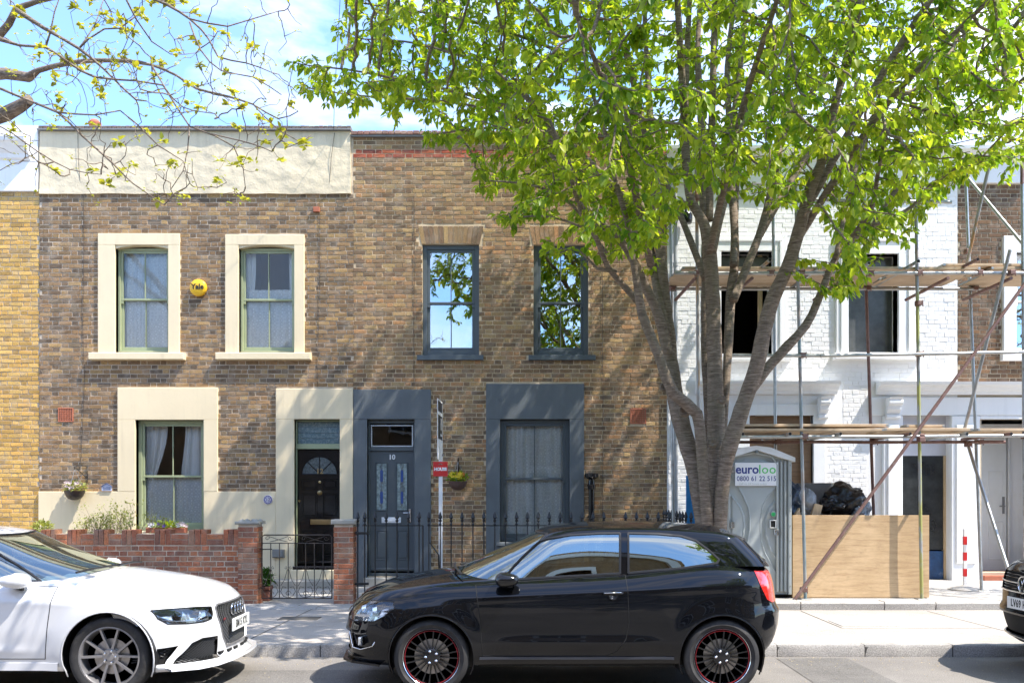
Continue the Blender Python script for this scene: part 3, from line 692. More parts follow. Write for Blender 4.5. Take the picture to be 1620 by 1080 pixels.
def door10():
    y = FY+.13; x0, x1 = fx(583.5), fx(654.5); zt, zb = fz(713), fz(904)
    f = MB(); frame4(f, fx(581), fx(656), zb-.09, D10[3], y-.03, y+.07, .027, .06, .06); f.cbox(fx(583.5), fx(653.5), y-.028, y+.06, fz(712.5), fz(706.5), .004)
    fr = f.build('door_frame', M['greygloss'], h10)
    w = MB(); frame4(w, fx(585), fx(652.5), fz(706), fz(671), y-.012, y+.02, .022); w.build('fanlight_frame', plain('white_plastic', (.62,.64,.64), .35, .04), fr)
    MB().box(fx(586), fx(651.5), y+.004, y+.008, fz(705), fz(672)).build('fanlight_pane', M['glass'], fr)
    d = MB(); d.box(x0, x1, y+.01, y+.05, zb, zt)
    d.cbox(x0+.01, x1-.01, y-.014, y+.011, zb+.012, zb+.055, .008)
    for (a, b, c, e) in [(592,612,838,886),(626,646,838,886)]:
        X0, X1, Z0, Z1 = fx(a), fx(b), fz(e), fz(c); frame4(d, X0, X1, Z0, Z1, y-.004, y+.011, .018, c=.006); d.cbox(X0+.035, X1-.035, y-.002, y+.011, Z0+.035, Z1-.035, .008)
    gl = [(592.5,611.5,731,808),(625,644,731,808)]
    for (a, b, c, e) in gl: frame4(d, fx(a), fx(b), fz(e), fz(c), y-.008, y+.011, .018, c=.006)
    do = d.build('door', M['greygloss'], h10)
    blue = plain('blue_stained_glass', (.02,.09,.38), .1, .2); lead = M['lead']; pale = plain('obscure_glass', (.26,.32,.31), .18, .5, 22, 40, .004, .7)
    for (a, b, c, e) in gl:
        X0, X1, Z0, Z1 = fx(a)+.018, fx(b)-.018, fz(e)+.018, fz(c)-.018; xc = (X0+X1)/2; zc = (Z0+Z1)/2; hh = Z1-Z0
        MB().box(X0, X1, y+.004, y+.008, Z0, Z1).build('glass_panel', pale, do)
        q = MB()
        for s in (1, -1):
            q.prism([(xc-.022, zc+s*.10), (xc, zc+s*.07), (xc+.022, zc+s*.10), (xc+.022, zc+s*.27), (xc, zc+s*.31), (xc-.022, zc+s*.27)][::s], y+.001, y+.003)
        q.build('blue_glass', blue, do)
        q = MB()
        q.tube([(xc, y, zc-hh*.47), (xc, y, zc+hh*.47)], .0035, 4)
        for s in (1, -1):
            q.tube([(xc-.022, y, zc+s*.10), (xc, y, zc+s*.03), (xc+.022, y, zc+s*.10)], .0035, 4); q.tube([(xc-.022, y, zc+s*.10), (xc-.022, y, zc+s*.27), (xc, y, zc+s*.31), (xc+.022, y, zc+s*.27), (xc+.022, y, zc+s*.10)], .0035, 4)
            q.tube([(xc, y, zc+.075*s), (xc+.045, y, zc+.03*s), (xc, y, zc-.02*s), (xc-.045, y, zc+.03*s), (xc, y, zc+.075*s)], .0035, 4)
            q.tube([(xc, y, zc+s*.31), (xc+.03, y, zc+s*.345), (xc, y, zc+s*.38), (xc-.03, y, zc+s*.345), (xc, y, zc+s*.31)], .003, 4)
        q.build('leading', lead, do)
    k = MB(); k.cbox(fx(602), fx(633), y-.008, y+.01, fz(827), fz(818), .004); k.cbox(fx(605), fx(630), y-.02, y-.008, fz(825), fz(820.5), .004); k.build('letter_plate', plain('white_metal', (.78,.78,.78), .25, .04), do)
    k = MB(); k.cbox(fx(645.5), fx(649), y-.006, y+.01, fz(826), fz(805), .003); k.tube([(fx(647), y, fz(811)), (fx(647), y-.045, fz(811)), (fx(637), y-.045, fz(811))], .009, 8); k.build('door_handle', M['steel'], do, smooth=40)
    text_mesh('10', .118, M['whitep'], 'door_number', do, facing(fx(618.5), y+.004, fz(722.5)), .004, .003)
    s = MB(); s.cbox(fx(577), fx(660), FY-.13, FY+.19, .06, zb-.092, .012); s.build('door_step', M['stone'], h10)
door10()
# black vent pipe rising in front of number 10
vp = MB(); px_, zt_ = fx(935), fz(790)
vp.lathe([(.052, .1), (.052, fz(772)-0.0)], (px_, FY-.11, 0), 14); z = fz(772)
vp.lathe([(.052, z-.02), (.062, z-.02), (.07, z+.03), (.075, z+.06), (.06, z+.065), (.056, z+.13), (.05, z+.13), (.05, z+.15), (.085, z+.17), (.105, z+.19), (.108, z+.24), (.09, z+.255), (0, z+.26)], (px_, FY-.11, 0), 14)
for a in range(8):
    an = a*math.pi/4; vp.cbox(px_+.1*math.cos(an)-.016, px_+.1*math.cos(an)+.016, FY-.11+.1*math.sin(an)-.012, FY-.11+.1*math.sin(an)+.012, z+.185, z+.25, .003)
vp.cbox(px_-.06, px_+.06, FY-.06, FY-.001, z-.5, z-.46)
vp.build('vent_pipe', M['blackgloss'], h10, smooth=40)
for pts in ([(655, 310), (655.5, 420), (654.5, 520), (655, 616)], [(953, 385), (953, 520), (954, 640), (953, 815)]):
    cable([(fx(a), FY-.008, fz(b)) for a, b in pts], .004, None, h10, 'rustiron')
cable([(fx(a), FY-(.045 if b < 306 else .008), fz(b)) for a, b in ((125,211),(126,260),(129,306),(132,312),(133,400),(131,520),(134,600),(128,740))], .004, None, h12, 'rustiron')
cable([(fx(a), FY-(.05 if b < 306 else .008), fz(b)) for a, b in ((530,212),(525,250),(520,308),(505,320),(506,420),(503,560),(502,612))], .004, None, h12, 'rustiron')
m = MB(); m.cbox(fx(496), fx(506), FY-.05, FY-.002, fz(336), fz(328.5)); m.build('cable_clip', M['terracotta'], h12)
# ---------------------------------------------------------------- yellow house on the left
hy = thing('terraced_house', 'yellow brick house with white parapet cornice at the left edge', 'house', (fx(-60), FY, 0))
xya = fx(-330)
m = MB(); wall_sheet(m, xya, x12a-.003, .05, fz(200), FY+.022, [rect(-190,-90,390,560), rect(-200,-80,660,840)], .15); wy = m.build('wall', M['mortarlight'], hy, fixn=False)
house_body(hy, xya, x12a-.003, fz(198), M['roomwall'])
lay(wy, bricks_in(xya, x12a-.008, .1, fz(304), [rect(-190,-90,390,560), rect(-200,-80,660,840)]), FY+.01, M['brickyellow'], 240, lambda b: b[1] > fx(0))
sash(hy, rect(-190,-90,390,560), FY+.12, M['whitep'], M['glass']); sash(hy, rect(-200,-80,660,840), FY+.12, M['whitep'], M['glass'])
m = MB(); x1 = x12a-.012
m.cbox(xya, x1, FY-.03, FY+.2, fz(303), fz(224)+.0)
m.cbox(xya, x1, FY-.02, FY+.2, fz(222.5), fz(199), .01); m.build('parapet_band', M['whitep'], hy)
m = MB()
prof = [(FY-.03, fz(254)), (FY-.08, fz(252)), (FY-.10, fz(246)), (FY-.13, fz(243)), (FY-.22, fz(232)), (FY-.25, fz(230)), (FY-.27, fz(224)), (FY-.02, fz(221.5))]
m.prismx(prof, xya, fx(50)); m.build('cornice', M['whitep'], hy)
# ---------------------------------------------------------------- white house under renovation
hw = thing('terraced_house', 'white painted terraced house being renovated behind scaffolding, its windows taken out', 'house', (fx(1285), FY, 0))
WW = [rect(1140,1221,398,560), rect(1341,1420,402,557)]; GW = rect(1185,1286,657,830); DW = rect(1427,1503,657,918)
m = MB(); wall_sheet(m, x10b+.003, xwb, .05, fz(292), FY+.0095, WW+[GW, DW], .3); ww = m.build('wall', M['brickwhite'], hw, fixn=False)
house_body(hw, x10b+.003, xwb-.002, ZW, M['dark'])
exw = WW + [GW, DW, rect(1119,1243,372,560), rect(1322,1446,370,560), rect(1088,1334,604,700), rect(1372,1600,604,1100), rect(1112,1250,558,572), rect(1316,1457,558,572), rect(1167,1305,640,850)]
lay(ww, bricks_in(x10b+.02, xwb-.012, .24, fz(294), exw, j=.007), FY, M['brickwhite'], 250, lambda b: b[2] > 2.8, jit=.0018)
m = MB(); m.cbox(x10b+.003, fx(1650), FY-.05, FY+.25, fz(291), fz(257), .01); 
prof = [(FY-.05, fz(258)), (FY-.09, fz(256)), (FY-.12, fz(250)), (FY-.20, fz(245)), (FY-.24, fz(243)), (FY-.25, fz(238)), (FY+.2, fz(236)), (FY+.2, fz(258))]
m.prismx(prof, x10b+.003, fx(1651)); 
hw_par = m.build('parapet_cornice', M['whitep'], hw)
for r, o in zip(WW, (rect(1119,1243,372,560), rect(1322,1446,372,560))):
    m = MB(); y0 = FY-.05
    m.cbox(o[0], o[1], y0, FY+.2, r[3], o[3]); m.cbox(o[0], r[0], y0, FY+.2, o[2], r[3]); m.cbox(r[1], o[1], y0, FY+.2, o[2], r[3])
    i0, i1, i3 = o[0]+.07, o[1]-.07, o[3]-.07        # stepped moulding
    m.cbox(i0, i1, y0-.02, y0-.001, i3-.05, i3, .006); m.cbox(i0, i0+.05, y0-.02, y0-.001, o[2], i3-.051, .006); m.cbox(i1-.05, i1, y0-.02, y0-.001, o[2], i3-.051, .006)
    m.build('window_surround', M['whitep'], hw)
MB().cbox(fx(1112), fx(1250), FY-.13, FY+.2, fz(571), fz(561), .008).build('window_sill', M['whitep'], hw)
MB().cbox(fx(1317), fx(1456), FY-.13, FY+.2, fz(569), fz(559.5), .008).build('window_sill', M['whitep'], hw)
m = MB(); r = WW[0]; m.cbox(r[1]-.17, r[1]-.10, FY+.22, FY+.29, r[2], r[3]); m.box(r[0], r[1]-.17, FY+.23, FY+.29, fz(432), fz(424)); m.build('bare_timber_post', M['timber'], hw)
MB().box(WW[1][0], WW[1][1], FY+.235, FY+.25, WW[1][2], WW[1][3]).build('dusty_sheet', plain('dusty_grey_glass', (.085,.09,.09), .25, .6, 2.2, 20, .002, .3), hw)
MB().box(WW[0][0], WW[0][1], FY+.205, FY+.212, fz(425), fz(402)).build('dusty_sheet', plain('smeared_glass', (.10,.10,.095), .25, .5, 3, 20, .002, .3), hw)
# boarded ground floor window
MB().box(GW[0], GW[1], FY+.12, FY+.14, GW[2], GW[3]).build('window_board', M['plyred'], hw)
m = MB(); m.box(GW[0]-.0, GW[0]+.12, FY+.04, FY+.118, GW[2], GW[3]); m.box(fx(1272), fx(1284), FY+.03, FY+.118, GW[2], fz(690)); m.build('board_batten', M['plyred'], hw)
surround(hw, rect(1167,1305,640,850), GW, M['whitep'], 'window_surround', .04, .10)
# shopfront-like cornices over the ground floor
def cornice(xa, xb, zt, parent=hw):
    prof = [(FY-.0, zt-.20), (FY-.06, zt-.20), (FY-.08, zt-.15), (FY-.12, zt-.13), (FY-.15, zt-.08), (FY-.24, zt-.05), (FY-.26, zt), (FY, zt+.02)]
    return MB().prismx(prof, xa, xb).build('cornice', M['whitep'], parent)
cornice(fx(1100), fx(1323), fz(605)); cornice(fx(1385), fx(1640), fz(606))
def corbel(px, parent=hw, w=.15):
    x = fx(px); z = fz(628); m = MB()
    prof = []
    for i in range(13):
        t = i/12; prof.append((FY-.22*(1-t)**.7 - .05*math.sin(t*math.pi*2)*(1 if t > .5 else -.6) - .02, z-.02-.40*t))
    m.prismx([(FY, z-.02)] + prof + [(FY, z-.42)], x-w/2, x+w/2)
    m.lathe([(.045,-w/2-.012),(.055,-w/2-.006),(.055,w/2+.006),(.045,w/2+.012)], (x, FY-.17, z-.10), 12, 'x'); m.lathe([(.035,-w/2-.01),(.04,-w/2-.004),(.04,w/2+.004),(.035,w/2+.01)], (x, FY-.07, z-.34), 12, 'x')
    m.build('corbel', M['whitep'], parent, smooth=30)
corbel(1300); corbel(1410, w=.22)
m = MB(); m.cbox(fx(1374), fx(1640), FY-.03, FY+.1, fz(657), fz(628.5), .008); m.build('fascia', M['whitep'], hw)
m = MB(); m.cbox(fx(1396), fx(1426.5), FY-.05, FY+.2, .2, fz(658), .01); m.cbox(fx(1402), fx(1420), FY-.075, FY-.051, .5, fz(672), .012); m.build('pilaster', M['whitep'], hw)
m = MB(); m.cbox(fx(1503.5), fx(1548), FY-.05, FY+.2, .2, fz(658), .01); m.cbox(fx(1510), fx(1541), FY-.075, FY-.051, .5, fz(672), .012); m.build('pilaster', M['whitep'], hw)
# doorway with a pale panel over a dark sheet
y = FY+.16
MB().box(DW[0], DW[1], y, y+.02, fz(720), DW[3]).build('fanlight_panel', plain('pale_lilac_board', (.52,.52,.56), .6, .05), hw)
t = NT('dark_door_sheet'); sx_ = t.n('ShaderNodeSeparateXYZ'); t.l(t.geo().outputs['Position'], sx_.inputs[0])
t.bsdf(t.ramp(t.noise(3,5,.6), [(.35,(.010,.011,.012)),(.7,(.04,.045,.045))]), .25, nrm=t.bump(t.noise(5,3,.5), .3, .02))
MB().box(DW[0], DW[1]-.04, y+.01, y+.03, fz(870), fz(720)).build('dark_sheet', t.mat, hw)
MB().cbox(DW[0], DW[1]-.04, y-.005, y+.03, .22, fz(872)).build('blue_sheet', plain('scuffed_blue_board', (.012,.055,.15), .45, .5, 5, 30, .003, .4, dirt=((.3,.33,.36), 5, .6, .7, .5)), hw)
MB().box(DW[1]-.04, DW[1], y-.01, y+.04, .22, fz(720)).build('door_jamb', M['timber'], hw)
# black lamp on the white wall
lm = thing('wall_light', 'black flood light high on the white painted wall behind the tree', 'wall light', P3(1086, 345, FY))
m = MB(); c = P3(1086, 350, FY-.14); m.lathe([(.03,-.05),(.085,-.04),(.10,.0),(.105,.10),(.09,.13),(.0,.14)], (c.x, c.y, c.z), 14); m.build('lamp_head', M['blackgloss'], lm, smooth=40)
m = MB(); m.tube([(c.x, c.y+.02, c.z+.13), (c.x-.02, c.y+.02, c.z+.3), (c.x-.06, FY, c.z+.42)], .022, 8); m.build('bracket', M['ironblack'], lm)
# downpipe at the party wall
m = MB(); m.tube([(fx(1068), FY-.08, .2), (fx(1068), FY-.08, fz(700)), (fx(1067), FY-.08, fz(262))], .034, 10)
for q in (700, 560, 420): m.lathe([(.045,-.03),(.045,.03)], (fx(1067.5), FY-.08, fz(q)), 10)
m.build('drainpipe', plain('grey_drainpipe', (.30,.31,.31), .45, .1), hw, smooth=40)
# ---------------------------------------------------------------- brick house at the right edge
hr = thing('terraced_house', 'dark brown brick house with white window surround at the right edge', 'house', (fx(1700), FY, 0))
xrb = fx(1990); WR = rect(1606,1700,400,560); RD = rect(1553,1640,663,905)
m = MB(); wall_sheet(m, xwb+.003, xrb, .05, fz(262), FY+.012, [WR, RD, rect(1700,1800,660,840)], .2); wr = m.build('wall', M['mortarlight'], hr, fixn=False)
house_body(hr, xwb+.003, xrb, fz(245), M['roomwall'])
lay(wr, bricks_in(xwb+.01, xrb, fz(604), fz(293), [rect(1584,1722,372,572)]), FY, M['brickdark'], 200, lambda b: b[0] < fx(1625))
surround(hr, rect(1586,1720,374,560), WR, M['whitep'], 'window_surround', .05)
MB().cbox(fx(1582), fx(1724), FY-.10, FY+.1, fz(571), fz(560.5)).build('window_sill', M['whitep'], hr)
sash(hr, WR, FY+.08, M['whitep'], M['glassup'], .05, .05, mid=fz(475))
m = MB(); m.cbox(fx(1652), xrb, FY-.04, FY+.2, fz(291), fz(240), .01); m.build('parapet', M['whitep'], hr)
m = MB(); m.cbox(fx(1641), xrb, FY-.03, FY+.1, fz(657), fz(604)); m.cbox(fx(1641), fx(1700)-.001, FY-.028, FY+.1, .2, fz(658)); m.cbox(fx(1550), fx(1640), FY-.018, FY+.15, RD[3], fz(657.5)); m.build('render', M['whitep'], hr)
def porch():   # recessed entrance with white door
    m = MB(); y0, y1 = FY+.1, FY+1.0; x0, x1 = RD[0]+.02, RD[1]+.9
    m.add([(x0,y0,.2),(x0,y1,.2),(x0,y1,2.95),(x0,y0,2.95)], [(0,1,2,3)]); m.add([(x0,y1,.2),(x1,y1,.2),(x1,y1,2.95),(x0,y1,2.95)], [(0,1,2,3)])
    m.add([(x1,y0,.2),(x1,y1,.2),(x1,y1,2.95),(x1,y0,2.95)], [(0,1,2,3)]); m.build('porch_walls', M['whitep'], hr)
    d = MB(); X = lambda px: PX(px, y1-.03)
    d.cbox(X(1549)+.02, X(1591), y1-.06, y1-.01, .3, PZ(690, y1)); d.cbox(X(1593), X(1596), y1-.08, y1-.01, .3, PZ(690,y1)+.05)
    for a, b in ((.5, 1.2), (1.3, 2.1)): frame4(d, X(1562), X(1586), a, b, y1-.068, y1-.058, .02)
    do = d.build('door', plain('off_white_door', (.70,.70,.68), .4, .03), hr)
    k = MB(); k.tube([(X(1586), y1-.06, PZ(800,y1)), (X(1586), y1-.11, PZ(800,y1)), (X(1578), y1-.11, PZ(800,y1))], .012, 8); k.cbox(X(1584), X(1588), y1-.07, y1-.06, PZ(812,y1), PZ(785,y1)); k.build('door_handle', M['lead'], do)
    MB().cbox(RD[0], RD[1], FY-.1, FY+1.0, .1, .30).build('door_step', M['terracotta'], hr)
porch()
# ================================================================ TREES
def catmull(pts, step=.12):
    """pts: list of (Vector, radius) -> dense list"""
    out = []; n = len(pts)
    for i in range(n-1):
        p0, p1, p2, p3 = pts[max(i-1,0)], pts[i], pts[i+1], pts[min(i+2,n-1)]
        L = (p2[0]-p1[0]).length; k = max(1, int(L/step))
        for j in range(k):
            t = j/k; t2 = t*t; t3 = t2*t
            p = .5*((2*p1[0]) + (-p0[0]+p2[0])*t + (2*p0[0]-5*p1[0]+4*p2[0]-p3[0])*t2 + (-p0[0]+3*p1[0]-3*p2[0]+p3[0])*t3)
            out.append((p, p1[1]+(p2[1]-p1[1])*t))
    out.append(pts[-1]); return out
def limb_mesh(mb, pts, n=9, rough=.05):
    vs = []
    P = [p for p, r in pts]; Rr = [r*(1+rough*noise.noise(p*4.0)+rough*.7*noise.noise(p*11)) for p, r in pts]
    b0 = len(mb.v); mb.tube(P, Rr, n)
    # knobbly cross-section
    for i in range(b0, len(mb.v)):
        v = Vector(mb.v[i]); k = (i-b0)//n
        if k < len(P):
            d = v-P[k]; mb.v[i] = tuple(P[k] + d*(1+rough*1.6*noise.noise(v*7.0)))
def pl(seq, Y0, Y1=None, scale=1.0):
    """polyline measured on the photograph, given its own depth"""
    n = len(seq); Y1 = Y0 if Y1 is None else Y1; out = []
    for i, (px, py, w) in enumerate(seq):
        Y = Y0+(Y1-Y0)*(i/(n-1))**1.2; out.append((P3(px, py, Y), w/2/F*Y*scale))
    return catmull(out)
big = thing('street_tree', 'large multi-stemmed street tree in bright green leaf behind the black hatchback', 'tree', (PX(1125,11.6), 11.6, PVZ))
LIMBS = [
 pl([(1122,962,52),(1119,900,36),(1116,840,31),(1110,790,30),(1099,740,28),(1084,690,27),(1071,640,27),(1061,580,26),(1056,520,22),(1049,450,18),(1044,380,16),(1037,300,13),(1030,200,11),(1022,80,8),(1018,-60,6)], 11.55, 12.6),
 pl([(1057,560,18),(1042,500,16),(1022,455,15),(1005,418,14),(985,385,12),(950,350,10),(925,325,10),(912,290,9),(890,240,8),(855,180,6),(800,110,4)], 11.8, 11.2),
 pl([(1056,530,14),(1042,470,14),(1030,400,13),(1016,340,12),(1002,250,10),(985,150,8),(960,40,6),(940,-60,4)], 11.95, 13.6),
 pl([(1122,850,20),(1114,760,18),(1109,700,18),(1103,655,19),(1086,638,19),(1066,622,19),(1053,595,17),(1041,560,16),(1027,525,15),(1015,495,15),(1008,450,12),(1000,400,11),(992,350,9),(975,290,8),(960,220,7),(930,120,5),(915,20,4)], 11.45, 10.6),
 pl([(1012,480,11),(985,450,10),(960,420,8),(945,380,8),(920,335,8),(900,270,7),(870,190,5)], 11.2, 10.3),
 pl([(1136,962,52),(1136,900,36),(1134,840,34),(1134,780,32),(1133,700,29),(1132,620,26),(1130,540,24),(1127,460,23),(1122,395,22),(1112,350,16),(1094,320,15),(1087,270,14),(1083,200,13),(1086,100,10),(1092,-20,7)], 11.6, 11.9),
 pl([(1124,400,19),(1136,350,15),(1148,300,13),(1156,220,12),(1150,120,9),(1162,0,7)], 11.7, 12.8),
 pl([(1128,740,16),(1121,640,15),(1116,560,13),(1115,470,12),(1116,390,12),(1113,310,14),(1110,200,12),(1104,80,9),(1112,-40,6)], 11.85, 13.2),
 pl([(1143,700,12),(1149,600,13),(1153,530,15),(1156,470,16),(1162,420,14),(1162,360,13),(1158,290,12),(1160,200,10),(1172,100,8),(1180,0,6)], 11.7, 13.4),
 pl([(1160,475,14),(1178,430,13),(1200,375,12),(1216,320,12),(1228,265,11),(1240,210,10),(1275,160,9),(1310,110,8),(1340,40,6)], 12.0, 13.8),
 pl([(1138,850,24),(1141,790,22),(1148,735,24),(1157,697,25),(1179,632,25),(1197,580,25),(1209,520,24),(1224,470,23),(1245,425,21),(1258,385,20),(1270,340,19),(1282,300,18),(1298,262,16),(1310,225,14),(1322,160,12),(1345,90,9),(1360,0,7)], 11.45, 10.4),
 pl([(1184,622,18),(1212,585,16),(1245,548,15),(1275,515,14),(1292,480,12),(1308,440,11),(1322,408,11),(1340,385,10),(1372,360,9),(1400,325,8),(1430,285,7),(1475,240,6),(1530,190,4),(1590,140,3)], 11.5, 11.9),
 pl([(1322,408,8),(1332,360,7),(1345,300,7),(1362,240,6),(1385,170,5),(1410,90,4)], 11.6, 12.8),
 pl([(1340,385,8),(1378,330,8),(1388,280,7),(1400,220,6),(1430,150,5)], 11.5, 10.5),
 pl([(1372,360,6),(1410,345,6),(1445,325,5),(1475,290,5),(1520,270,4),(1575,254,3),(1630,236,2.5)], 11.6, 12.0),
 # sprays reaching out to the left
 pl([(912,290,8),(860,235,6),(800,205,5),(740,205,4),(682,214,2.5)], 11.3, 11.6),
 pl([(890,240,7),(820,180,6),(740,150,5),(640,128,4),(560,112,3),(488,104,2)], 11.2, 10.8),
 pl([(870,215,5),(800,180,4),(700,160,4),(610,155,3),(540,148,2.5),(492,140,2)], 11.2, 12.0),
 pl([(945,370,6),(900,320,5),(850,295,4),(805,288,3),(770,286,2)], 11.0, 10.7),
 pl([(960,400,5),(930,365,4),(880,345,3.5),(840,342,3),(808,346,2)], 11.1, 11.5),
 pl([(975,430,6),(945,425,5),(915,395,3),(885,400,2)], 11.0, 10.8),
 pl([(985,150,6),(900,90,6),(800,50,5),(700,25,4),(600,10,3),(530,-5,2)], 12.6, 12.2),
 pl([(855,180,5),(780,110,4),(700,80,4),(640,66,3),(572,62,2)], 11.2, 12.2),
]
# limbs towards the street and the houses that fill out the crown
def limb3(a, b, r0, r1, bow=.4):
    a = Vector(a); b = Vector(b); m1 = a.lerp(b, .4)+Vector((0,0,bow*.8)); m2 = a.lerp(b, .75)+Vector((0,0,bow*.5))
    return catmull([(a, r0), (m1, r0*.75), (m2, r0*.5), (b, r1)])
bx_ = PX(1125, 11.6)
for (a, b) in [((1030,420,11.6),(.6,8.9,6.2)),((1122,400,11.7),(2.6,8.3,6.8)),((1258,385,11.2),(4.8,8.8,6.6)),((1116,440,12),(1.6,14.7,7.6)),((1160,420,12.2),(3.6,14.9,7.4)),((1200,375,12.6),(5.4,14.0,7.6)),
               ((1044,380,12.2),(-.4,13.8,7.4)),((1030,250,12.3),(.6,12.4,10.4)),((1122,350,11.8),(2.6,11.6,11.2)),((1298,262,11),(5.0,11.2,10.2)),((1240,210,13),(4.2,13.8,10.0)),((1087,270,12),(1.5,9.8,9.6)),((1270,340,11.1),(5.6,9.4,8.4)),((1018,340,13),(.4,14.6,6.6))]:
    LIMBS.append(limb3(P3(*a), b, .05, .015))
# ---- crown grown towards points spread through its volume (space colonisation)
SIL = [(470,118),(500,84),(560,104),(640,96),(700,92),(560,72),(556,52),(620,34),(530,14),(515,-40),(500,-400),(1900,-400),(1760,60),(1640,210),(1630,262),(1560,272),(1530,262),(1500,300),(1478,345),(1430,400),(1392,430),(1345,478),(1315,468),(1318,400),(1330,330),(1300,300),(1292,250),(1262,250),(1262,330),(1236,335),(1190,310),(1130,300),(1110,325),(1080,320),(1055,385),(1010,430),(1000,405),(960,420),(942,405),(955,388),(920,385),(880,392),(868,384),(905,374),(880,352),(835,356),(800,352),(806,328),(860,322),(800,298),(758,304),(766,270),(838,262),(800,226),(730,214),(672,226),(676,196),(760,186),(800,176),(700,166),(600,166),(520,158),(478,148),(484,130),(600,140),(560,118)]
def inpoly(x, y, poly):
    c = False; j = len(poly)-1
    for i in range(len(poly)):
        xi, yi = poly[i]; xj, yj = poly[j]
        if (yi > y) != (yj > y) and x < (xj-xi)*(y-yi)/(yj-yi)+xi: c = not c
        j = i
    return c
def project(p): return (CX+F*p[0]/p[1], HY-F*(p[2]-CH)/p[1])
def grow(limbs, attract, step=.13, influence=1.1, kill=.20, iters=36, minz=3.6, flat=.12, startfilter=None):
    nodes = []; parent = []; 
    for L in limbs:
        prev = -1
        for p, r in L:
            if r < .16 and p.z > minz: nodes.append(p.copy()); parent.append(-2)
    base = len(nodes)
    N = np.array([tuple(p) for p in nodes]); par = [-1]*base; A = np.array(attract); alive = np.ones(len(A), bool)
    near = np.full(len(A), -1); nd = np.full(len(A), 1e9)
    def upd(start):
        B = N[start:]
        if len(B) == 0: return
        idx = np.where(alive)[0]
        for c in range(0, len(idx), 2000):
            ii = idx[c:c+2000]; d = ((A[ii][:,None,:]-B[None])**2).sum(2); k = d.argmin(1); dm = np.sqrt(d[np.arange(len(ii)), k])
            better = dm < nd[ii]; nd[ii[better]] = dm[better]; near[ii[better]] = k[better]+start
    upd(0)
    for it in range(iters):
        alive &= nd > kill
        act = alive & (nd < influence)
        if not act.any(): influence *= 1.25; 
        if influence > 4: break
        idx = np.where(act)[0]
        if len(idx) == 0: continue
        dirs = A[idx]-N[near[idx]]; dirs /= np.linalg.norm(dirs, axis=1)[:,None]
        acc = {}
        for i, k in enumerate(near[idx]):
            acc.setdefault(int(k), np.zeros(3)); acc[int(k)] += dirs[i]
        new = []; 
        for k, d in acc.items():
            nrm = np.linalg.norm(d)
            if nrm < 1e-3: continue
            d = d/nrm + np.random.normal(0, .16, 3); d[2] *= (1-flat); d /= np.linalg.norm(d)
            new.append(N[k]+d*step); par.append(k)
        s = len(N); N = np.vstack([N, np.array(new)]) if new else N
        upd(s)
    return N, par, base
def thin_mesh(mb, N, par, base, r0=.004, rmax=.05):
    cnt = np.ones(len(N)); 
    for i in range(len(N)-1, base-1, -1): cnt[par[i]] += cnt[i]
    rad = np.minimum(r0*cnt**.42, rmax); rad[:base] = 0
    kids = {}
    for i in range(base, len(N)): kids.setdefault(par[i], []).append(i)
    done = set()
    for i in range(base, len(N)):
        if i in done: continue
        p = par[i]
        # walk along the thickest child
        chain = [p, i]; done.add(i); c = i
        while c in kids:
            nx = max([k for k in kids[c]], key=lambda k: cnt[k])
            if nx in done: break
            chain.append(nx); done.add(nx); c = nx
        rs = [rad[k] if k >= base else rad[chain[1]] for k in chain]
        mb.tube([N[k] for k in chain], [float(q) for q in rs], 4 if rs[0] < .012 else 6, cap=False)
    return cnt
def leaf_arrays(pos, fwd, size, droop, width=.52):
    """each leaf: folded blade of 6 vertices, 4 faces"""
    n = len(pos); f = fwd/np.linalg.norm(fwd, axis=1)[:,None]
    up = np.tile([0,0,1.0], (n,1)) + np.random.normal(0, .35, (n,3)); side = np.cross(f, up); side /= np.linalg.norm(side, axis=1)[:,None]
    nr = np.cross(side, f); L = size[:,None]; W = L*width*.5
    base = pos; p1 = pos + f*L*.42 + nr*L*.04; tip = pos + f*L - nr*L*droop[:,None]
    fold = L*.10
    l1 = pos + f*L*.38 - side*W + nr*fold; r1 = pos + f*L*.38 + side*W + nr*fold
    mid = pos + f*L*.45; l2 = pos + f*L*.72 - side*W*.66 + nr*fold*.5 - nr*L*droop[:,None]*.4; r2 = pos + f*L*.72 + side*W*.66 + nr*fold*.5 - nr*L*droop[:,None]*.4
    V = np.stack([base, l1, l2, tip, r2, r1, mid], 1).reshape(-1, 3)
    o = np.arange(n)[:,None]*7
    Fq = np.concatenate([np.stack([o+0,o+6,o+1],1)[:,:,0], np.stack([o+0,o+5,o+6],1)[:,:,0]], 0)
    Q = np.concatenate([np.stack([o+1,o+6,o+3,o+2],1)[:,:,0], np.stack([o+6,o+5,o+4,o+3],1)[:,:,0]], 0)
    return V, Fq, Q
def leaf_object(name, V, T, Q, mat, parent):
    me = bpy.data.meshes.new(name); o3 = org(parent)
    V = V - np.array(o3)
    nv = len(V); me.vertices.add(nv); me.vertices.foreach_set('co', V.ravel())
    loops = np.concatenate([T.ravel(), Q.ravel()]); me.loops.add(len(loops)); me.loops.foreach_set('vertex_index', loops.astype(np.int32))
    starts = np.concatenate([np.arange(len(T))*3, len(T)*3+np.arange(len(Q))*4]); me.polygons.add(len(starts)); me.polygons.foreach_set('loop_start', starts.astype(np.int32))
    me.materials.append(mat); me.update(); me.validate()
    o = bpy.data.objects.new(name, me); COL.objects.link(o); o.parent = parent; return o
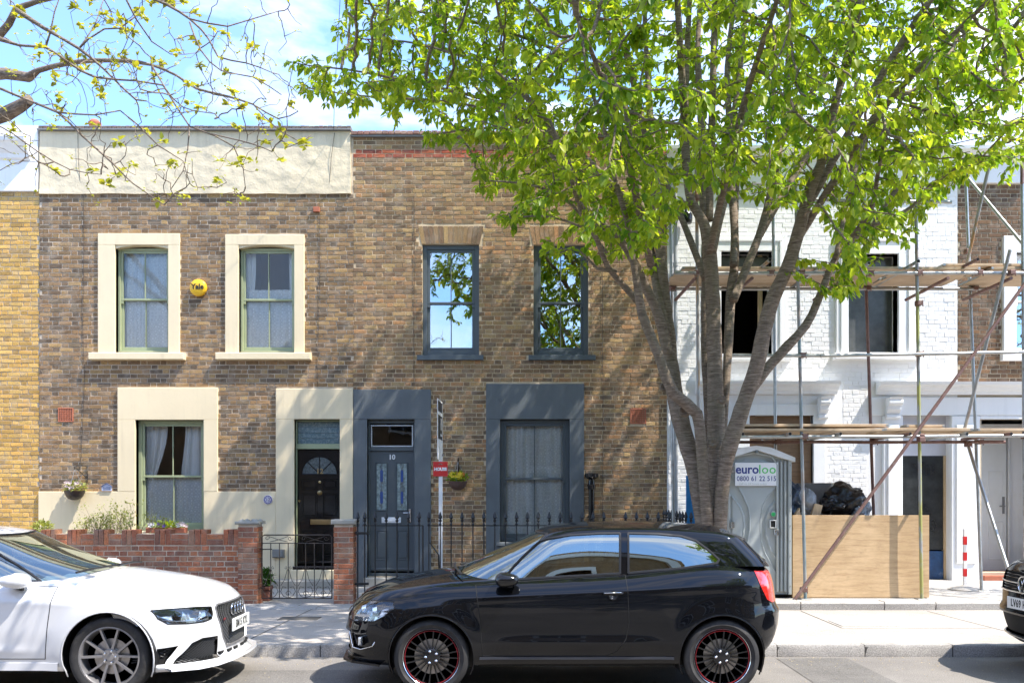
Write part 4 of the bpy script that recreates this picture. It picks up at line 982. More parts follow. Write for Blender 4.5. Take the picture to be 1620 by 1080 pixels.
def make_leaves(N, par, base, cnt, per, size, maxcnt=9, spread=.6, down=.45, jitter=.05):
    pos = []; fwd = []; 
    for i in range(base, len(N)):
        if cnt[i] > maxcnt: continue
        d = N[i]-N[par[i]]; d = d/(np.linalg.norm(d)+1e-9); s = np.cross(d, [0,0,1.0]); s = s/(np.linalg.norm(s)+1e-9)
        for k in range(per):
            t = random.random(); sg = 1 if k % 2 else -1
            p = N[par[i]]*(1-t)+N[i]*t
            f = d*random.uniform(.2,.8) + s*sg*random.uniform(.3,1.0)*spread*1.5 + np.array([0,0,-down*random.uniform(.1,1.9)]) + np.random.normal(0,.18,3)
            pos.append(p+f/np.linalg.norm(f)*.02+np.random.normal(0,jitter*.3,3)); fwd.append(f)
    pos = np.array(pos); fwd = np.array(fwd); n = len(pos)
    return pos, fwd, size*np.random.uniform(.42,1.32,n)
att = []
cx3 = np.array([2.7, 11.8, 7.4]); rr3 = np.array([6.6, 4.0, 5.0])
while len(att) < 9500:
    q = np.random.uniform(-1, 1, 3); p = cx3 + q*rr3
    if p[2] < 3.7 or p[2] > 12.2: continue
    e = (np.array([(p[0]-2.7)/5.6 , (p[1]-11.8)/3.9, (p[2]-7.2)/5.0])); rr = np.linalg.norm(e)
    px_, py_ = project(p)
    leftreach = px_ < 960 and py_ > -60 and abs(p[1]-11.4) < 1.3
    if rr > 1 and not leftreach: continue
    if py_ > -350 and not inpoly(px_, py_, SIL): continue
    if rr < .45 and random.random() < .55: continue
    if noise.noise(Vector(p)*.9) < -.16 and not leftreach: continue      # gaps between the clumps
    att.append(p)
# extra points for the outermost sprays
for L in LIMBS[14:23]:
    for p, r in L[len(L)//3:]:
        for k in range(5): att.append(np.array(p)+np.random.normal(0, (.16, .28, .09), 3))
N, par, base = grow(LIMBS, att)
mt = MB()
for i, L in enumerate(LIMBS): limb_mesh(mt, L, 14 if L[0][1] > .06 else 8, .07 if L[0][1] > .06 else .04)
for i in range(9):   # root flare
    a = i*2*math.pi/9+.3; d = Vector((math.cos(a), math.sin(a), 0)); c0 = Vector((bx_, 11.6, 0))
    mt.tube([c0+d*.08+Vector((0,0,.60)), c0+d*.16+Vector((0,0,.38)), c0+d*.26+Vector((0,0,.16)), c0+d*.42+Vector((0,0,.06))], [.08,.09,.07,.03], 8)
tr = mt.build('trunk', M['bark'], big, smooth=True)
for (px_, py_, Y, s) in [(1083,650,11.4,.07),(1128,700,11.35,.06),(1142,632,11.35,.05),(1050,612,11.3,.05),(1150,735,11.35,.05),(1210,545,11.2,.05),(1253,390,11.1,.05)]:   # knots and pruning scars
    q = MB(); c = P3(px_, py_, Y); q.lathe([(s,.03),(s*1.1,.0),(s*.9,-.03),(s*.45,-.02),(0,-.005)], tuple(c), 10, 'y'); q.build('pruning_scar', M['bark'], tr, smooth=True)
mb = MB(); cnt = thin_mesh(mb, N, par, base, .0042, .035); tag(mb.build('branches', M['bark'], big, smooth=True, fixn=False), kind='stuff')
pos, fwd, size = make_leaves(N, par, base, cnt, 9, .104, 16, down=.55)
# leaves of their own: the nearest to the street
order = np.argsort(pos[:,1]); vis = [i for i in order if -300 < 0 or True]
pick = []
for i in order:
    a, b = project(pos[i])
    if 480 < a < 1600 and 5 < b < 440: pick.append(i)
    if len(pick) == 300: break
pk = np.zeros(len(pos), bool); pk[pick] = True
V, T, Q = leaf_arrays(pos[~pk], fwd[~pk], size[~pk], np.random.uniform(.05,.3,(~pk).sum()))
crown = leaf_object('crown', V, T, Q, M['leaf'], big); crown['kind'] = 'stuff'
for i in pick:
    V, T, Q = leaf_arrays(pos[i:i+1], fwd[i:i+1], size[i:i+1], np.array([.15])); leaf_object('leaf', V, T, Q, M['leaf'], big)
print('BIG', len(N), len(pos))
# ---- the second tree: only its budding branches reach into the picture from the left
T2 = (-7.3, 10.9)
lt = thing('street_tree', 'tree just coming into yellow-green bud whose branches reach in from the upper left', 'tree', (T2[0], T2[1], PVZ))
Y2 = 7.6
def l2(seq, Y0=Y2, Y1=None): return pl([(a, b, w*(.72 if w < 7 else .88)) for a, b, w in seq], Y0, Y1)
B2 = [
 l2([(-260,330,50),(-160,240,40),(-90,150,30),(-30,122,22),(10,117,19),(45,122,17),(60,112,11),(105,101,9),(150,96,8),(200,97,7),(240,103,6),(280,120,6),(310,140,5),(350,150,5),(400,165,4),(440,188,3),(472,176,2)], 9.2, 7.2),
 l2([(-90,150,26),(-40,90,18),(0,55,15),(14,38,13),(26,14,12),(60,2,9),(110,-6,7),(170,-4,6),(240,-2,6),(300,30,5),(330,62,4),(345,90,4),(390,100,3),(430,115,2),(455,135,1.5)], 8.2, 7.4),
 l2([(26,16,9),(70,45,7),(125,77,6),(165,110,5),(195,140,4),(215,158,4),(232,160,3)]),
 l2([(-30,50,9),(0,62,8),(30,72,6),(72,75,6),(110,100,5),(150,122,5),(215,128,4),(258,135,4),(280,170,4),(300,200,4),(297,235,3),(290,270,2),(270,300,1.5)], 7.6, 7.3),
 l2([(72,75,5),(80,50,4),(86,20,3),(100,-20,2)]), l2([(-40,120,7),(0,140,6),(60,165,5),(92,178,5),(130,215,4),(180,260,4),(210,290,3),(260,324,2)], 7.5, 7.0),
 l2([(92,178,4),(150,182,3.5),(190,175,3),(215,195,3),(250,230,3),(290,255,2),(300,290,1.5)], 7.3, 7.8),
 l2([(300,30,4),(360,42,3.5),(400,30,3),(440,18,2)], 7.6, 7.9), l2([(300,35,4),(318,80,3.5),(350,112,3),(400,122,2.5),(445,150,2)], 7.6, 7.2),
 l2([(300,200,4),(340,215,3.5),(370,232,3),(385,268,2),(388,296,1.5)], 7.3, 7.5), l2([(335,212,3),(400,228,3),(430,240,2)], 7.3, 6.9), l2([(400,165,3),(440,205,2.5),(475,225,2),(492,214,1.5)], 7.2, 7.6),
 l2([(225,18,3),(190,45,3.5),(165,46,4),(140,62,4),(125,77,4)]), l2([(240,103,4),(262,140,3),(290,170,2.5),(340,180,2)], 7.3, 6.8), l2([(-60,190,4),(0,200,3.5),(60,240,3),(110,268,2),(160,276,1.5)], 7.4, 7.0),
 l2([(200,0,4),(215,30,3.5),(240,66,3),(270,86,2),(310,84,1.5)], 7.6, 8.2), l2([(125,77,3),(150,40,3),(160,10,2),(172,-20,2)], 7.6, 8.2), l2([(-40,20,5),(0,-8,5),(40,-20,4)], 7.8),
]
trunk2 = catmull([(Vector((T2[0], T2[1], -.02)), .30), (Vector((T2[0], T2[1], .5)), .23), (Vector((T2[0]+.05, T2[1], 2.2)), .20), (Vector((T2[0]-.05, T2[1]-.1, 3.4)), .19), (Vector((T2[0]+.1, T2[1]-.3, 4.4)), .17), (B2[0][0][0], .10)])
rest2 = [limb3(trunk2[-6][0], b, .10, .02) for b in ((-9.5,12.5,8),(-7.6,8.6,9),(-10,9.5,7.4),(-6.2,12.6,9.4),(-8,11,10.5))]
stub = l2([(-80,215,26),(-30,195,24),(10,180,21),(32,168,20),(46,160,19)], 8.4, 8.0)
m2 = MB(); limb_mesh(m2, trunk2, 14, .06); limb_mesh(m2, stub, 12, .16)
for L in rest2: limb_mesh(m2, L, 8)
m2.build('trunk', M['bark'], lt, smooth=True)
m2 = MB()
for L in B2: limb_mesh(m2, L, 8, .12)
att2 = []
for L in B2 + rest2:
    for p, r in L[3:]:
        if r < .035 or L in rest2:
            for k in range(5 if L not in rest2 else 2):
                a = np.array(p)+np.random.normal(0, (.20,.25,.16), 3)
                pp = project(a)
                if L in rest2 or (pp[0] < 490 and pp[1] < 330): att2.append(a)
N2, par2, base2 = grow(B2+rest2, att2, step=.055, influence=.6, kill=.065, iters=18, minz=3, flat=0)
cnt2 = thin_mesh(m2, N2, par2, base2, .0016, .006); tag(m2.build('branches', M['bark'], lt, smooth=True, fixn=False), kind='stuff')
# tufts of opening leaves at the twig ends
pos2 = []; fwd2 = []; sz2 = []; kids2 = set(par2[base2:])
for i in range(base2, len(N2)):
    if i in kids2 and random.random() > .18: continue
    lush = noise.noise(Vector(N2[i])*1.7) 
    if random.random() < .12 - lush*.6: continue
    pr_ = project(N2[i]); tuft = random.random() < .22
    for k in range(random.randint(7,11) if tuft else random.randint(2,4)):
        d = np.random.normal(0,1,3); d[2] = abs(d[2])*.6-.25
        pos2.append(N2[i]+np.random.normal(0,.008,3)); fwd2.append(d); sz2.append(random.uniform(.04,.07)*(1.0 if tuft else .5))
pos2 = np.array(pos2); fwd2 = np.array(fwd2); sz2 = np.array(sz2)
order = np.argsort(-sz2 * (pos2[:,1] > 0) * np.array([1.0 if (0 < project(p)[0] < 500 and project(p)[1] > 0) else 0 for p in pos2]))
pk = np.zeros(len(pos2), bool); pk[order[:300]] = True
V, T, Q = leaf_arrays(pos2[~pk], fwd2[~pk], sz2[~pk], np.random.uniform(.0,.3,(~pk).sum()), .6)
leaf_object('buds', V, T, Q, M['budleaf'], lt)['kind'] = 'stuff'
for i in order[:300]:
    V, T, Q = leaf_arrays(pos2[i:i+1], fwd2[i:i+1], sz2[i:i+1], np.array([.15]), .6); leaf_object('leaf', V, T, Q, M['budleaf'], lt)
print('T2', len(N2), len(pos2))
# ================================================================ CARS
def pchip(keys):
    xs = np.array([k[0] for k in keys], float); ys = np.array([k[1] for k in keys], float); h = np.diff(xs); dl = np.diff(ys)/h; n = len(xs)
    d = np.zeros(n); d[0] = dl[0]; d[-1] = dl[-1]
    for i in range(1, n-1):
        if dl[i-1]*dl[i] > 0: w1 = 2*h[i]+h[i-1]; w2 = h[i]+2*h[i-1]; d[i] = (w1+w2)/(w1/dl[i-1]+w2/dl[i])
    def f(x):
        x = min(max(x, xs[0]), xs[-1]); i = min(int(np.searchsorted(xs, x, 'right'))-1, n-2); i = max(i, 0); t = (x-xs[i])/h[i]
        return (1+2*t)*(1-t)**2*ys[i] + t*(1-t)**2*h[i]*d[i] + t*t*(3-2*t)*ys[i+1] + t*t*(t-1)*h[i]*d[i+1]
    return f
def paint(name, c, rough=.22, flake=0, coat=1.0, spec=.5):
    t = NT(name); v = t.pos(local=True)
    n1 = t.noise(1.1, 3, .5, v); col = t.ramp(n1, [(.3, sc3(c, .94)), (.7, sc3(c, 1.06))])
    dust = t.noise(5, 7, .7, v); dm = t.ramp(dust, [(.5, (0,0,0)), (.8, (1,1,1))])
    col = t.mix(t.math('MULTIPLY', dm, .008 if c[0] < .3 else .04), col, (.20,.18,.16))
    sz = t.n('ShaderNodeSeparateXYZ'); t.l(v, sz.inputs[0])
    low = t.n('ShaderNodeMapRange'); t.l(sz.outputs[2], low.inputs[0]); low.inputs[1].default_value = .18; low.inputs[2].default_value = .55; low.inputs[3].default_value = 1; low.inputs[4].default_value = 0
    lm_ = t.math('MULTIPLY', low.outputs[0], t.ramp(t.noise(9, 6, .7, v), [(.35, (.1,.1,.1)), (.7, (1,1,1))]))
    col = t.mix(t.math('MULTIPLY', lm_, .05), col, (.12,.10,.085))
    t.bsdf(col, rough, 0, spec, t.bump(t.noise(2.2, 2, .5, v), .05, .02), coat, .02); t.p.inputs['Coat IOR'].default_value = 1.5; return t.mat
M['paintblack'] = paint('black_car_paint', (.004,.0045,.006), .35, spec=.0, coat=.85)
M['paintwhite'] = paint('white_car_paint', (.68,.68,.68), .3)
M['trim'] = plain('black_trim', (.012,.012,.013), .45, .2, 20, 60, .001, .2)
M['glosstrim'] = plain('gloss_black_trim', (.008,.008,.009), .12, .1, 20, 30, .001, .05)
M['gap'] = plain('panel_gap', (.004,.004,.004), .8, .1, 20, 30, .001, 0)
M['rubber'] = plain('tyre_rubber', (.022,.021,.021), .75, .25, 9, 90, .002, .5, dirt=((.12,.11,.10), 8, .5, .8, .5), local=True)
M['chrome'] = plain('chrome', (.75,.75,.76), .12, .05, 20, 30, .001, 0, metal=1)
M['rimblack'] = plain('gloss_black_rim', (.012,.012,.013), .2, .2, 9, 30, .001, .1)
M['rimred'] = plain('red_rim_ring', (.20,.012,.018), .3, .1)
M['rimgrey'] = plain('titanium_grey_rim', (.34,.33,.33), .36, .12, 9, 30, .001, .1, metal=.7)
M['disc'] = plain('brake_disc', (.45,.42,.39), .4, .3, 9, 60, .001, .3, metal=.6)
M['seat'] = plain('dark_seat_fabric', (.03,.03,.033), .85, .2)
M['plate'] = plain('white_number_plate', (.78,.78,.74), .4, .03)
M['ink'] = plain('black_lettering', (.01,.01,.01), .5, .1)
M['redlens'] = plain('red_tail_lens', (.62,.02,.012), .12, .25, 18, 12, .001, .3, coat=1)
M['reflector'] = plain('lamp_reflector', (.62,.64,.66), .18, .3, 18, 14, .004, .8, metal=.8)
class Car:
    def __init__(s, root, sp):
        s.root = root; s.sp = sp; s.L = sp['L']
        for k in ('zs', 'zb', 'xf', 'xr', 'w', 'plan', 'crown', 'gxf', 'gxr', 'gw', 'gz', 'roof', 'glf', 'glr'): setattr(s, k, pchip(sp[k]))
        s.n = sp.get('n', 2.6); s.Lf = sp.get('Lf', .7); s.Lr = sp.get('Lr', .6)
        s.parts = []; s.build_shell()
    def outline(s, xf, xr, wf, Lf, Lr, n, nc=22, ns=70):
        P = []
        for i in range(nc):
            th = math.pi/2*i/nc; sv = math.sin(th)**(2/n); P.append((xf+Lf*(1-math.cos(th)**(2/n)), sv))
        a, b = xf+Lf, xr-Lr
        for i in range(ns+1): P.append((a+(b-a)*i/ns, 1.0))
        for i in range(nc-1, -1, -1):
            th = math.pi/2*i/nc; sv = math.sin(th)**(2/n); P.append((xr-Lr*(1-math.cos(th)**(2/n)), sv))
        return P
    def width(s, q, x, z):
        v = s.w(q)*s.plan(x)
        for wx in s.sp['wheels']:
            d = math.hypot(x-wx, z-s.sp['wr'])-s.sp['arch']
            if d < .16: v += s.sp.get('flare', .014)*(.5+.5*math.cos(math.pi*min(max(d, 0)/.16, 1)))
        for (zc, amp, wd, x0, x1) in s.sp.get('creases', []):
            if x0 < x < x1:
                e = min(1, (x-x0)/.4, (x1-x)/.4); zz = zc(x) if callable(zc) else zc; t = (z-zz)/wd
                if -1 < t < 1: v += amp*e*(1-abs(t))**1.5 * (1 if t < 0 else 1)
        return v
    def deckz(s, x, f): return s.zs(x) + s.crown(x)*(1-f*f)
    def side_v(s, x, z):
        q = (z-s.zb(x))/(s.zs(x)-s.zb(x)); return s.width(min(max(q, 0), 1), x, z)
    def front_x(s, v, z):
        q = min(max((z-s.zb(.2))/(s.zs(.1)-s.zb(.2)), 0), 1); w = s.w(q)*s.plan(.2); r = min(abs(v)/w, .999)
        return s.xf(q) + s.Lf*(1-(1-r**s.n)**(1/s.n))
    def build_shell(s):
        bm = bmesh.new(); reg = bm.faces.layers.int.new('reg'); pid = bm.faces.layers.int.new('pid'); s.bm = bm; s.reg = reg; s.pid = pid
        J = 30; rings = []
        def loop(half):   # mirror a half outline into a closed ring
            near = [Vector((x, -v, z)) for x, v, z in half]; far = [Vector((x, v, z)) for x, v, z in half]
            return near + far[-2:0:-1]
        for j in range(J+1):
            q = j/J; q = q if q < .8 else .8+.2*(1-(1-(q-.8)/.2)**1.0)
            half = []
            for (x, sv) in s.outline(s.xf(q), s.xr(q), 1, s.Lf, s.Lr, s.n):
                z = s.zb(x)+(s.zs(x)-s.zb(x))*q; half.append((x, sv*s.width(q, x, z), z))
            rings.append([bm.verts.new(p) for p in loop(half)]); last = half
        m = len(rings[0]); T = len(last)
        for j in range(J):
            for i in range(m):
                try: f = bm.faces.new((rings[j][i], rings[j][(i+1)%m], rings[j+1][(i+1)%m], rings[j+1][i])); f[reg] = 0
                except ValueError: pass
        # deck
        K = 14; top = rings[-1]; rows = []
        bx0, bx1 = s.gxf(0)+.12, s.gxr(0)-.08
        for i in range(T):
            a = top[i]; b = top[(m-i) % m]
            if i in (0, T-1): rows.append([a]*(K+1)); continue
            r = [a]
            for k in range(1, K):
                f = 1-2*k/K; x = a.co.x; r.append(bm.verts.new((x, a.co.y*f, s.deckz(x, f))))
            r.append(b); rows.append(r)
        gl = lambda x, v: abs(v) < s.gw(0)-.05 and bx0 < x < bx1 and ((x-bx0) > .5*(abs(v)/s.gw(0))**2.2)
        for i in range(T-1):
            for k in range(K):
                vs = []
                for q in (rows[i][k], rows[i+1][k], rows[i+1][k+1], rows[i][k+1]):
                    if q not in vs: vs.append(q)
                if len(vs) < 3: continue
                c = sum((q.co for q in vs), Vector())/len(vs)
                if gl(c.x, c.y): continue
                try: f = bm.faces.new(vs); f[reg] = 1
                except ValueError: pass
        # greenhouse
        G = s.sp.get('G', [0,.1,.2,.3,.4,.5,.6,.7,.8,.87,.92,.95,.97,.985,1.0]); rg = []
        for g in G:
            half = []
            for (x, sv) in s.outline(s.gxf(g), s.gxr(g), 1, s.glf(g), s.glr(g), s.sp.get('gn', 2.5), 20, 60):
                v = sv*s.gw(g); x0 = min(max(x, 0), s.L)
                zb = s.deckz(x0, min(1, v/(s.w(1)*s.plan(x0))))-.012; zr = s.roof(x); half.append((x, v, zb+(zr-zb)*s.gz(g)))
            rg.append([bm.verts.new(p) for p in loop(half)])
        m2 = len(rg[0]); T2 = len(half)
        for j in range(len(G)-1):
            for i in range(m2):
                f = bm.faces.new((rg[j][i], rg[j][(i+1)%m2], rg[j+1][(i+1)%m2], rg[j+1][i])); f[reg] = 2
        top = rg[-1]; rows = []; rc = s.sp['rcrown']
        for i in range(T2):
            a = top[i]; b = top[(m2-i) % m2]
            if i in (0, T2-1): rows.append([a]*(K+1)); continue
            r = [a]
            for k in range(1, K):
                f = 1-2*k/K; wv = abs(a.co.y)/s.gw(1); r.append(bm.verts.new((a.co.x, a.co.y*f, a.co.z+rc*wv*(1-f*f))))
            r.append(b); rows.append(r)
        for i in range(T2-1):
            for k in range(K):
                vs = []
                for q in (rows[i][k], rows[i+1][k], rows[i+1][k+1], rows[i][k+1]):
                    if q not in vs: vs.append(q)
                if len(vs) >= 3:
                    try: f = bm.faces.new(vs); f[reg] = 3
                    except ValueError: pass
        bmesh.ops.remove_doubles(bm, verts=bm.verts, dist=1e-5); bmesh.ops.recalc_face_normals(bm, faces=bm.faces)
        # make sure they point outwards
        f = max(bm.faces, key=lambda f: f.calc_center_median().z)
        if f.normal.z < 0: bmesh.ops.reverse_faces(bm, faces=bm.faces)
    def cut(s, name, poly, view='side', regs=(0,1,2,3), cond=None, pid=None):
        """scores the shell along the outline and marks the faces inside"""
        bm = s.bm; ax = {'side': (0, 2), 'front': (1, 2), 'top': (0, 1)}[view]; oax = {'side': 1, 'front': 0, 'top': 2}[view]
        id_ = len(s.parts)+1; s.parts.append(name)
        xs = [p[0] for p in poly]; zs = [p[1] for p in poly]; mg = .06
        def ok(f):
            if f[s.reg] not in regs: return False
            c = f.calc_center_median()
            if not (min(xs)-mg < c[ax[0]] < max(xs)+mg and min(zs)-mg < c[ax[1]] < max(zs)+mg): return False
            n = f.normal
            if view == 'side' and abs(n.y) < .25: return False
            if view == 'front' and abs(n.x) < .12: return False
            if view == 'top' and n.z < .2: return False
            return cond is None or cond(c, n)
        faces = [f for f in bm.faces if ok(f)]
        for i in range(len(poly)):
            a, b = poly[i], poly[(i+1) % len(poly)]; d = (b[0]-a[0], b[1]-a[1]); L = math.hypot(*d)
            if L < 1e-6: continue
            co = Vector((0,0,0)); co[ax[0]] = a[0]; co[ax[1]] = a[1]; no = Vector((0,0,0)); no[ax[0]] = -d[1]/L; no[ax[1]] = d[0]/L
            near = []; far = []
            lo0, hi0 = min(a[0], b[0])-.07, max(a[0], b[0])+.07; lo1, hi1 = min(a[1], b[1])-.07, max(a[1], b[1])+.07
            for f in faces:
                if not f.is_valid: continue
                c = f.calc_center_median()
                (near if lo0 < c[ax[0]] < hi0 and lo1 < c[ax[1]] < hi1 else far).append(f)
            ge = set(near)
            for f in near: ge.update(f.edges); ge.update(f.verts)
            r = bmesh.ops.bisect_plane(bm, geom=list(ge), plane_co=co, plane_no=no, dist=1e-5)
            faces = far + [g for g in r['geom'] if isinstance(g, bmesh.types.BMFace)]
        seen = set()
        for f in faces:
            if not f.is_valid or f in seen: continue
            seen.add(f); c = f.calc_center_median()
            if inpoly(c[ax[0]], c[ax[1]], poly) and f.calc_area() > 1e-9: f[s.pid] = id_
        return id_
    def finish(s, mats, seals, names=None):
        """mats: part -> (material, inward offset, parent part or None); seals: part -> (radius, material)"""
        bm = s.bm; bm.normal_update(); bm.verts.ensure_lookup_table(); groups = {}
        for f in bm.faces: groups.setdefault(f[s.pid], []).append(f)
        out = {}
        for p, fl in groups.items():
            nm = 'body' if p == 0 else s.parts[p-1]
            if nm == 'hole': continue
            mt, off, par, bj = mats.get(nm, (None, 0, None, nm))
            # one object per connected piece: left and right doors, panes and lamps are pieces of their own
            if nm != 'body':
                left = set(fl); comps = []
                while left:
                    st = [left.pop()]; cc = [st[0]]
                    while st:
                        f = st.pop()
                        for e in f.edges:
                            for g in e.link_faces:
                                if g in left: left.discard(g); st.append(g); cc.append(g)
                    comps.append(cc)
                big_ = [c for c in comps if sum(f.calc_area() for f in c) > 4e-4]
                work = [(p, c) for c in big_] if big_ else [(p, fl)]
            else: work = [(p, fl)]
            for p_, fl in work:
              idx = {}; vs = []; ns = []; fs = []
              for f in fl:
                q = []
                for v in f.verts:
                    if v not in idx: idx[v] = len(vs); vs.append(v.co - v.normal*off); ns.append(v.normal.copy())
                    q.append(idx[v])
                fs.append(q)
              me = bpy.data.meshes.new(bj); me.from_pydata(vs, [], fs); me.materials.append(mt); me.shade_smooth()
              me.normals_split_custom_set_from_vertices(ns); me.update()
              o = bpy.data.objects.new(bj, me); COL.objects.link(o); o.parent = s.root; out[nm] = o
              if nm in seals:
                  r, smt = seals[nm]; m = MB(); fset = set(fl)
                  for f in fl:
                      for e in f.edges:
                          if any(g not in fset for g in e.link_faces) or len(e.link_faces) == 1:
                              a, b = e.verts; n = (a.normal+b.normal)/2; d = (b.co-a.co)
                              if d.length < 1e-5: continue
                              d.normalize(); sd = d.cross(n); sd = sd.normalized()*r; n = n.normalized()*r*.55; a0 = a.co - d*.0015; b0 = b.co + d*.0015
                              m.add([a0-sd-n, a0-sd*.7+n, a0+sd*.7+n, a0+sd-n, b0-sd-n, b0-sd*.7+n, b0+sd*.7+n, b0+sd-n], [(0,1,5,4),(1,2,6,5),(2,3,7,6)])
                  if m.v: tag(m.build('seal' if r > .006 else 'panel_gap', smt, o, local=True, fixn=False), kind='stuff')
        s.bm.free(); return out
def strip(car, pts, w, off, name, mat, parent, side=-1, thick=.008):
    """trim strip lying on the flank: pts are (x, z)"""
    m = MB(); vs = []
    for (x, z) in pts:
        v = car.side_v(x, z)+off; vs += [(x, side*(v-.02), z-w/2), (x, side*v, z-w/2+.003), (x, side*v, z+w/2-.003), (x, side*(v-.02), z+w/2)]
    fs = []
    for i in range(len(pts)-1):
        for k in range(3): a = i*4+k; fs.append((a, a+1, a+5, a+4))
    m.add(vs, fs); return m.build(name, mat, parent, local=True, smooth=30)
def wheel(root, x, y, R_, rim, style, side, width=.2):
    """side: -1 faces -y. The rim's outer face is at y"""
    s = side; q = MB(); c = (x, y, R_)
    prof = [(rim-.004, .004), (rim+.004, .0), (rim+.02, -.004), (R_-.045, -.012), (R_-.018, -.004), (R_-.006, .012), (R_, .035), (R_, width-.035), (R_-.012, width-.006), (rim, width)]
    q.lathe([(r, -s*h) for r, h in prof], c, 56, 'y', False)
    for k in range(64):      # tread blocks on the shoulder
        a = 2*math.pi*k/64; r0 = R_-.010
        p = Vector((x+math.cos(a)*r0, y-s*.012, R_+math.sin(a)*r0)); 
    w = q.build('wheel', M['rubber'], root, local=True, smooth=50)
    rm = {'black': M['rimblack'], 'grey': M['rimgrey']}[style]
    b = MB(); b.lathe([(r, -s*h) for r, h in [(rim, .002), (rim-.012, .0), (rim-.018, .012), (rim-.028, .05), (rim-.03, width-.02), (rim-.09, width-.015)]], c, 56, 'y', False)
    b.build('rim', rm if style == 'grey' else M['rimblack'], w, local=True, smooth=40)
    if style == 'black':
        b = MB(); b.lathe([(rim-.010, -s*.001), (rim-.006, s*.003), (rim-.002, -s*.001)], c, 56, 'y', False); b.build('rim_lip', M['chrome'], w, local=True, smooth=40)
        b = MB(); b.lathe([(rim-.0255, -s*.004), (rim-.022, s*.0015), (rim-.0195, s*.0010)], c, 56, 'y', False); b.build('rim_ring', M['rimred'], w, local=True, smooth=40)
    sp = MB()
    def spoke(a0, r0, w0, d0, a1, r1, w1, d1):
        p0 = Vector((math.cos(a0)*r0, 0, math.sin(a0)*r0)); p1 = Vector((math.cos(a1)*r1, 0, math.sin(a1)*r1)); d = (p1-p0).normalized(); sd = Vector((-d.z, 0, d.x))
        vs = []
        for p, ww, dd in ((p0, w0, d0), (p0.lerp(p1, .55), (w0+w1)/2*.92, (d0+d1)/2-.004), (p1, w1, d1)):
            for (e, dy) in ((-1, .028), (-.75, .002), (.75, .002), (1, .028)):
                vs.append((x+p.x+sd.x*ww*e, y-s*(dd+dy), R_+p.z+sd.z*ww*e))
        fs = []
        for i in range(2):
            for k in range(3): a = i*4+k; fs.append((a, a+1, a+5, a+4))
        sp.add(vs, fs)
    if style == 'black':
        for k in range(10):
            a = 2*math.pi*k/10+.1
            for e in (-1, 1):
                spoke(a+e*.16, .05, .006, .028, a+e*.13, rim-.022, .0075, .012)
        hub = [(.075, .04), (.072, .022), (.06, .016), (.03, .012), (0, .012)]
    else:
        for k in range(5):
            a = 2*math.pi*k/5+.30
            for e in (-1, 1): spoke(a+e*.20, .05, .014, .035, a+e*.315, rim-.015, .011, .010)
        hub = [(.075, .05), (.07, .034), (.055, .030), (.034, .032), (.032, .026), (0, .024)]
    sp.lathe([(r, -s*h) for r, h in hub], c, 20, 'y')
    sp.build('spokes', rm, w, local=True, smooth=35)
    for k in range(5):
        nb = MB(); a = 2*math.pi*k/5+.6; nb.lathe([(.011, -s*.03), (.011, -s*.012), (.006, -s*.008), (0, -s*.008)], (x+math.cos(a)*.05, y, R_+math.sin(a)*.05), 8, 'y'); nb.build('wheel_bolt', M['chrome'], w, local=True)
    d = MB(); d.lathe([(.15, -s*.07), (.15, -s*.078), (.08, -s*.078), (.07, -s*.05), (0, -s*.05)], c, 32, 'y'); d.build('brake_disc', M['disc'], w, local=True, smooth=30)
    d = MB(); d.lathe([(rim-.03, -s*.12), (0, -s*.12)], c, 32, 'y'); d.build('wheel_back', M['gap'], w, local=True)
    return w
def mirror_glass(car, x, z, y, mat, side, sx=.11, name='wing_mirror'):
    m = MB(); n = 12; k = 8; vs = []; fs = []
    for j in range(k+1):
        ph = -math.pi/2+math.pi*j/k
        for i in range(n):
            th = 2*math.pi*i/n; cx_ = math.copysign(abs(math.cos(th))**.7, math.cos(th)); sy = math.copysign(abs(math.sin(th))**.7, math.sin(th)); cp = math.cos(ph)**.6
            vs.append((x+ sx*cx_*cp*(.9 if cx_ > 0 else 1.0), y+side*(.10+.10*sy*cp), z+.058*math.sin(ph)*(1-.15*cx_)))
    for j in range(k):
        for i in range(n): fs.append((j*n+i, j*n+(i+1)%n, (j+1)*n+(i+1)%n, (j+1)*n+i))
    m.add(vs, fs); m.box(x-.03, x+.04, y-side*.06, y+side*.06, z-.07, z-.045)
    return m.build(name, mat, car.root, local=True, smooth=50)
def seats(root, xs, w, zb=.30, zt=1.22):
    m = MB()
    for x in xs:
        for s in (-1, 1):
            c = s*w*.46
            m.cbox(x, x+.5, c-.24, c+.24, zb, zb+.22, .04)
            for k, (a, b, h0, h1) in enumerate([(.0, .13, zb+.15, zt-.28), (.02, .11, zt-.26, zt-.08)]):
                hw_ = .23 if k == 0 else .12
                dx = .5
                m.add([(x+dx+a, c-hw_, h0), (x+dx+b, c-hw_, h0), (x+dx+b+.12*(h1-h0)/.5, c-hw_*.85, h1), (x+dx+a+.10*(h1-h0)/.5, c-hw_*.85, h1),
                       (x+dx+a, c+hw_, h0), (x+dx+b, c+hw_, h0), (x+dx+b+.12*(h1-h0)/.5, c+hw_*.85, h1), (x+dx+a+.10*(h1-h0)/.5, c+hw_*.85, h1)],
                      [(0,1,2,3),(7,6,5,4),(0,4,5,1),(1,5,6,2),(2,6,7,3),(3,7,4,0)])
    m.build('seats', M['seat'], root, local=True)
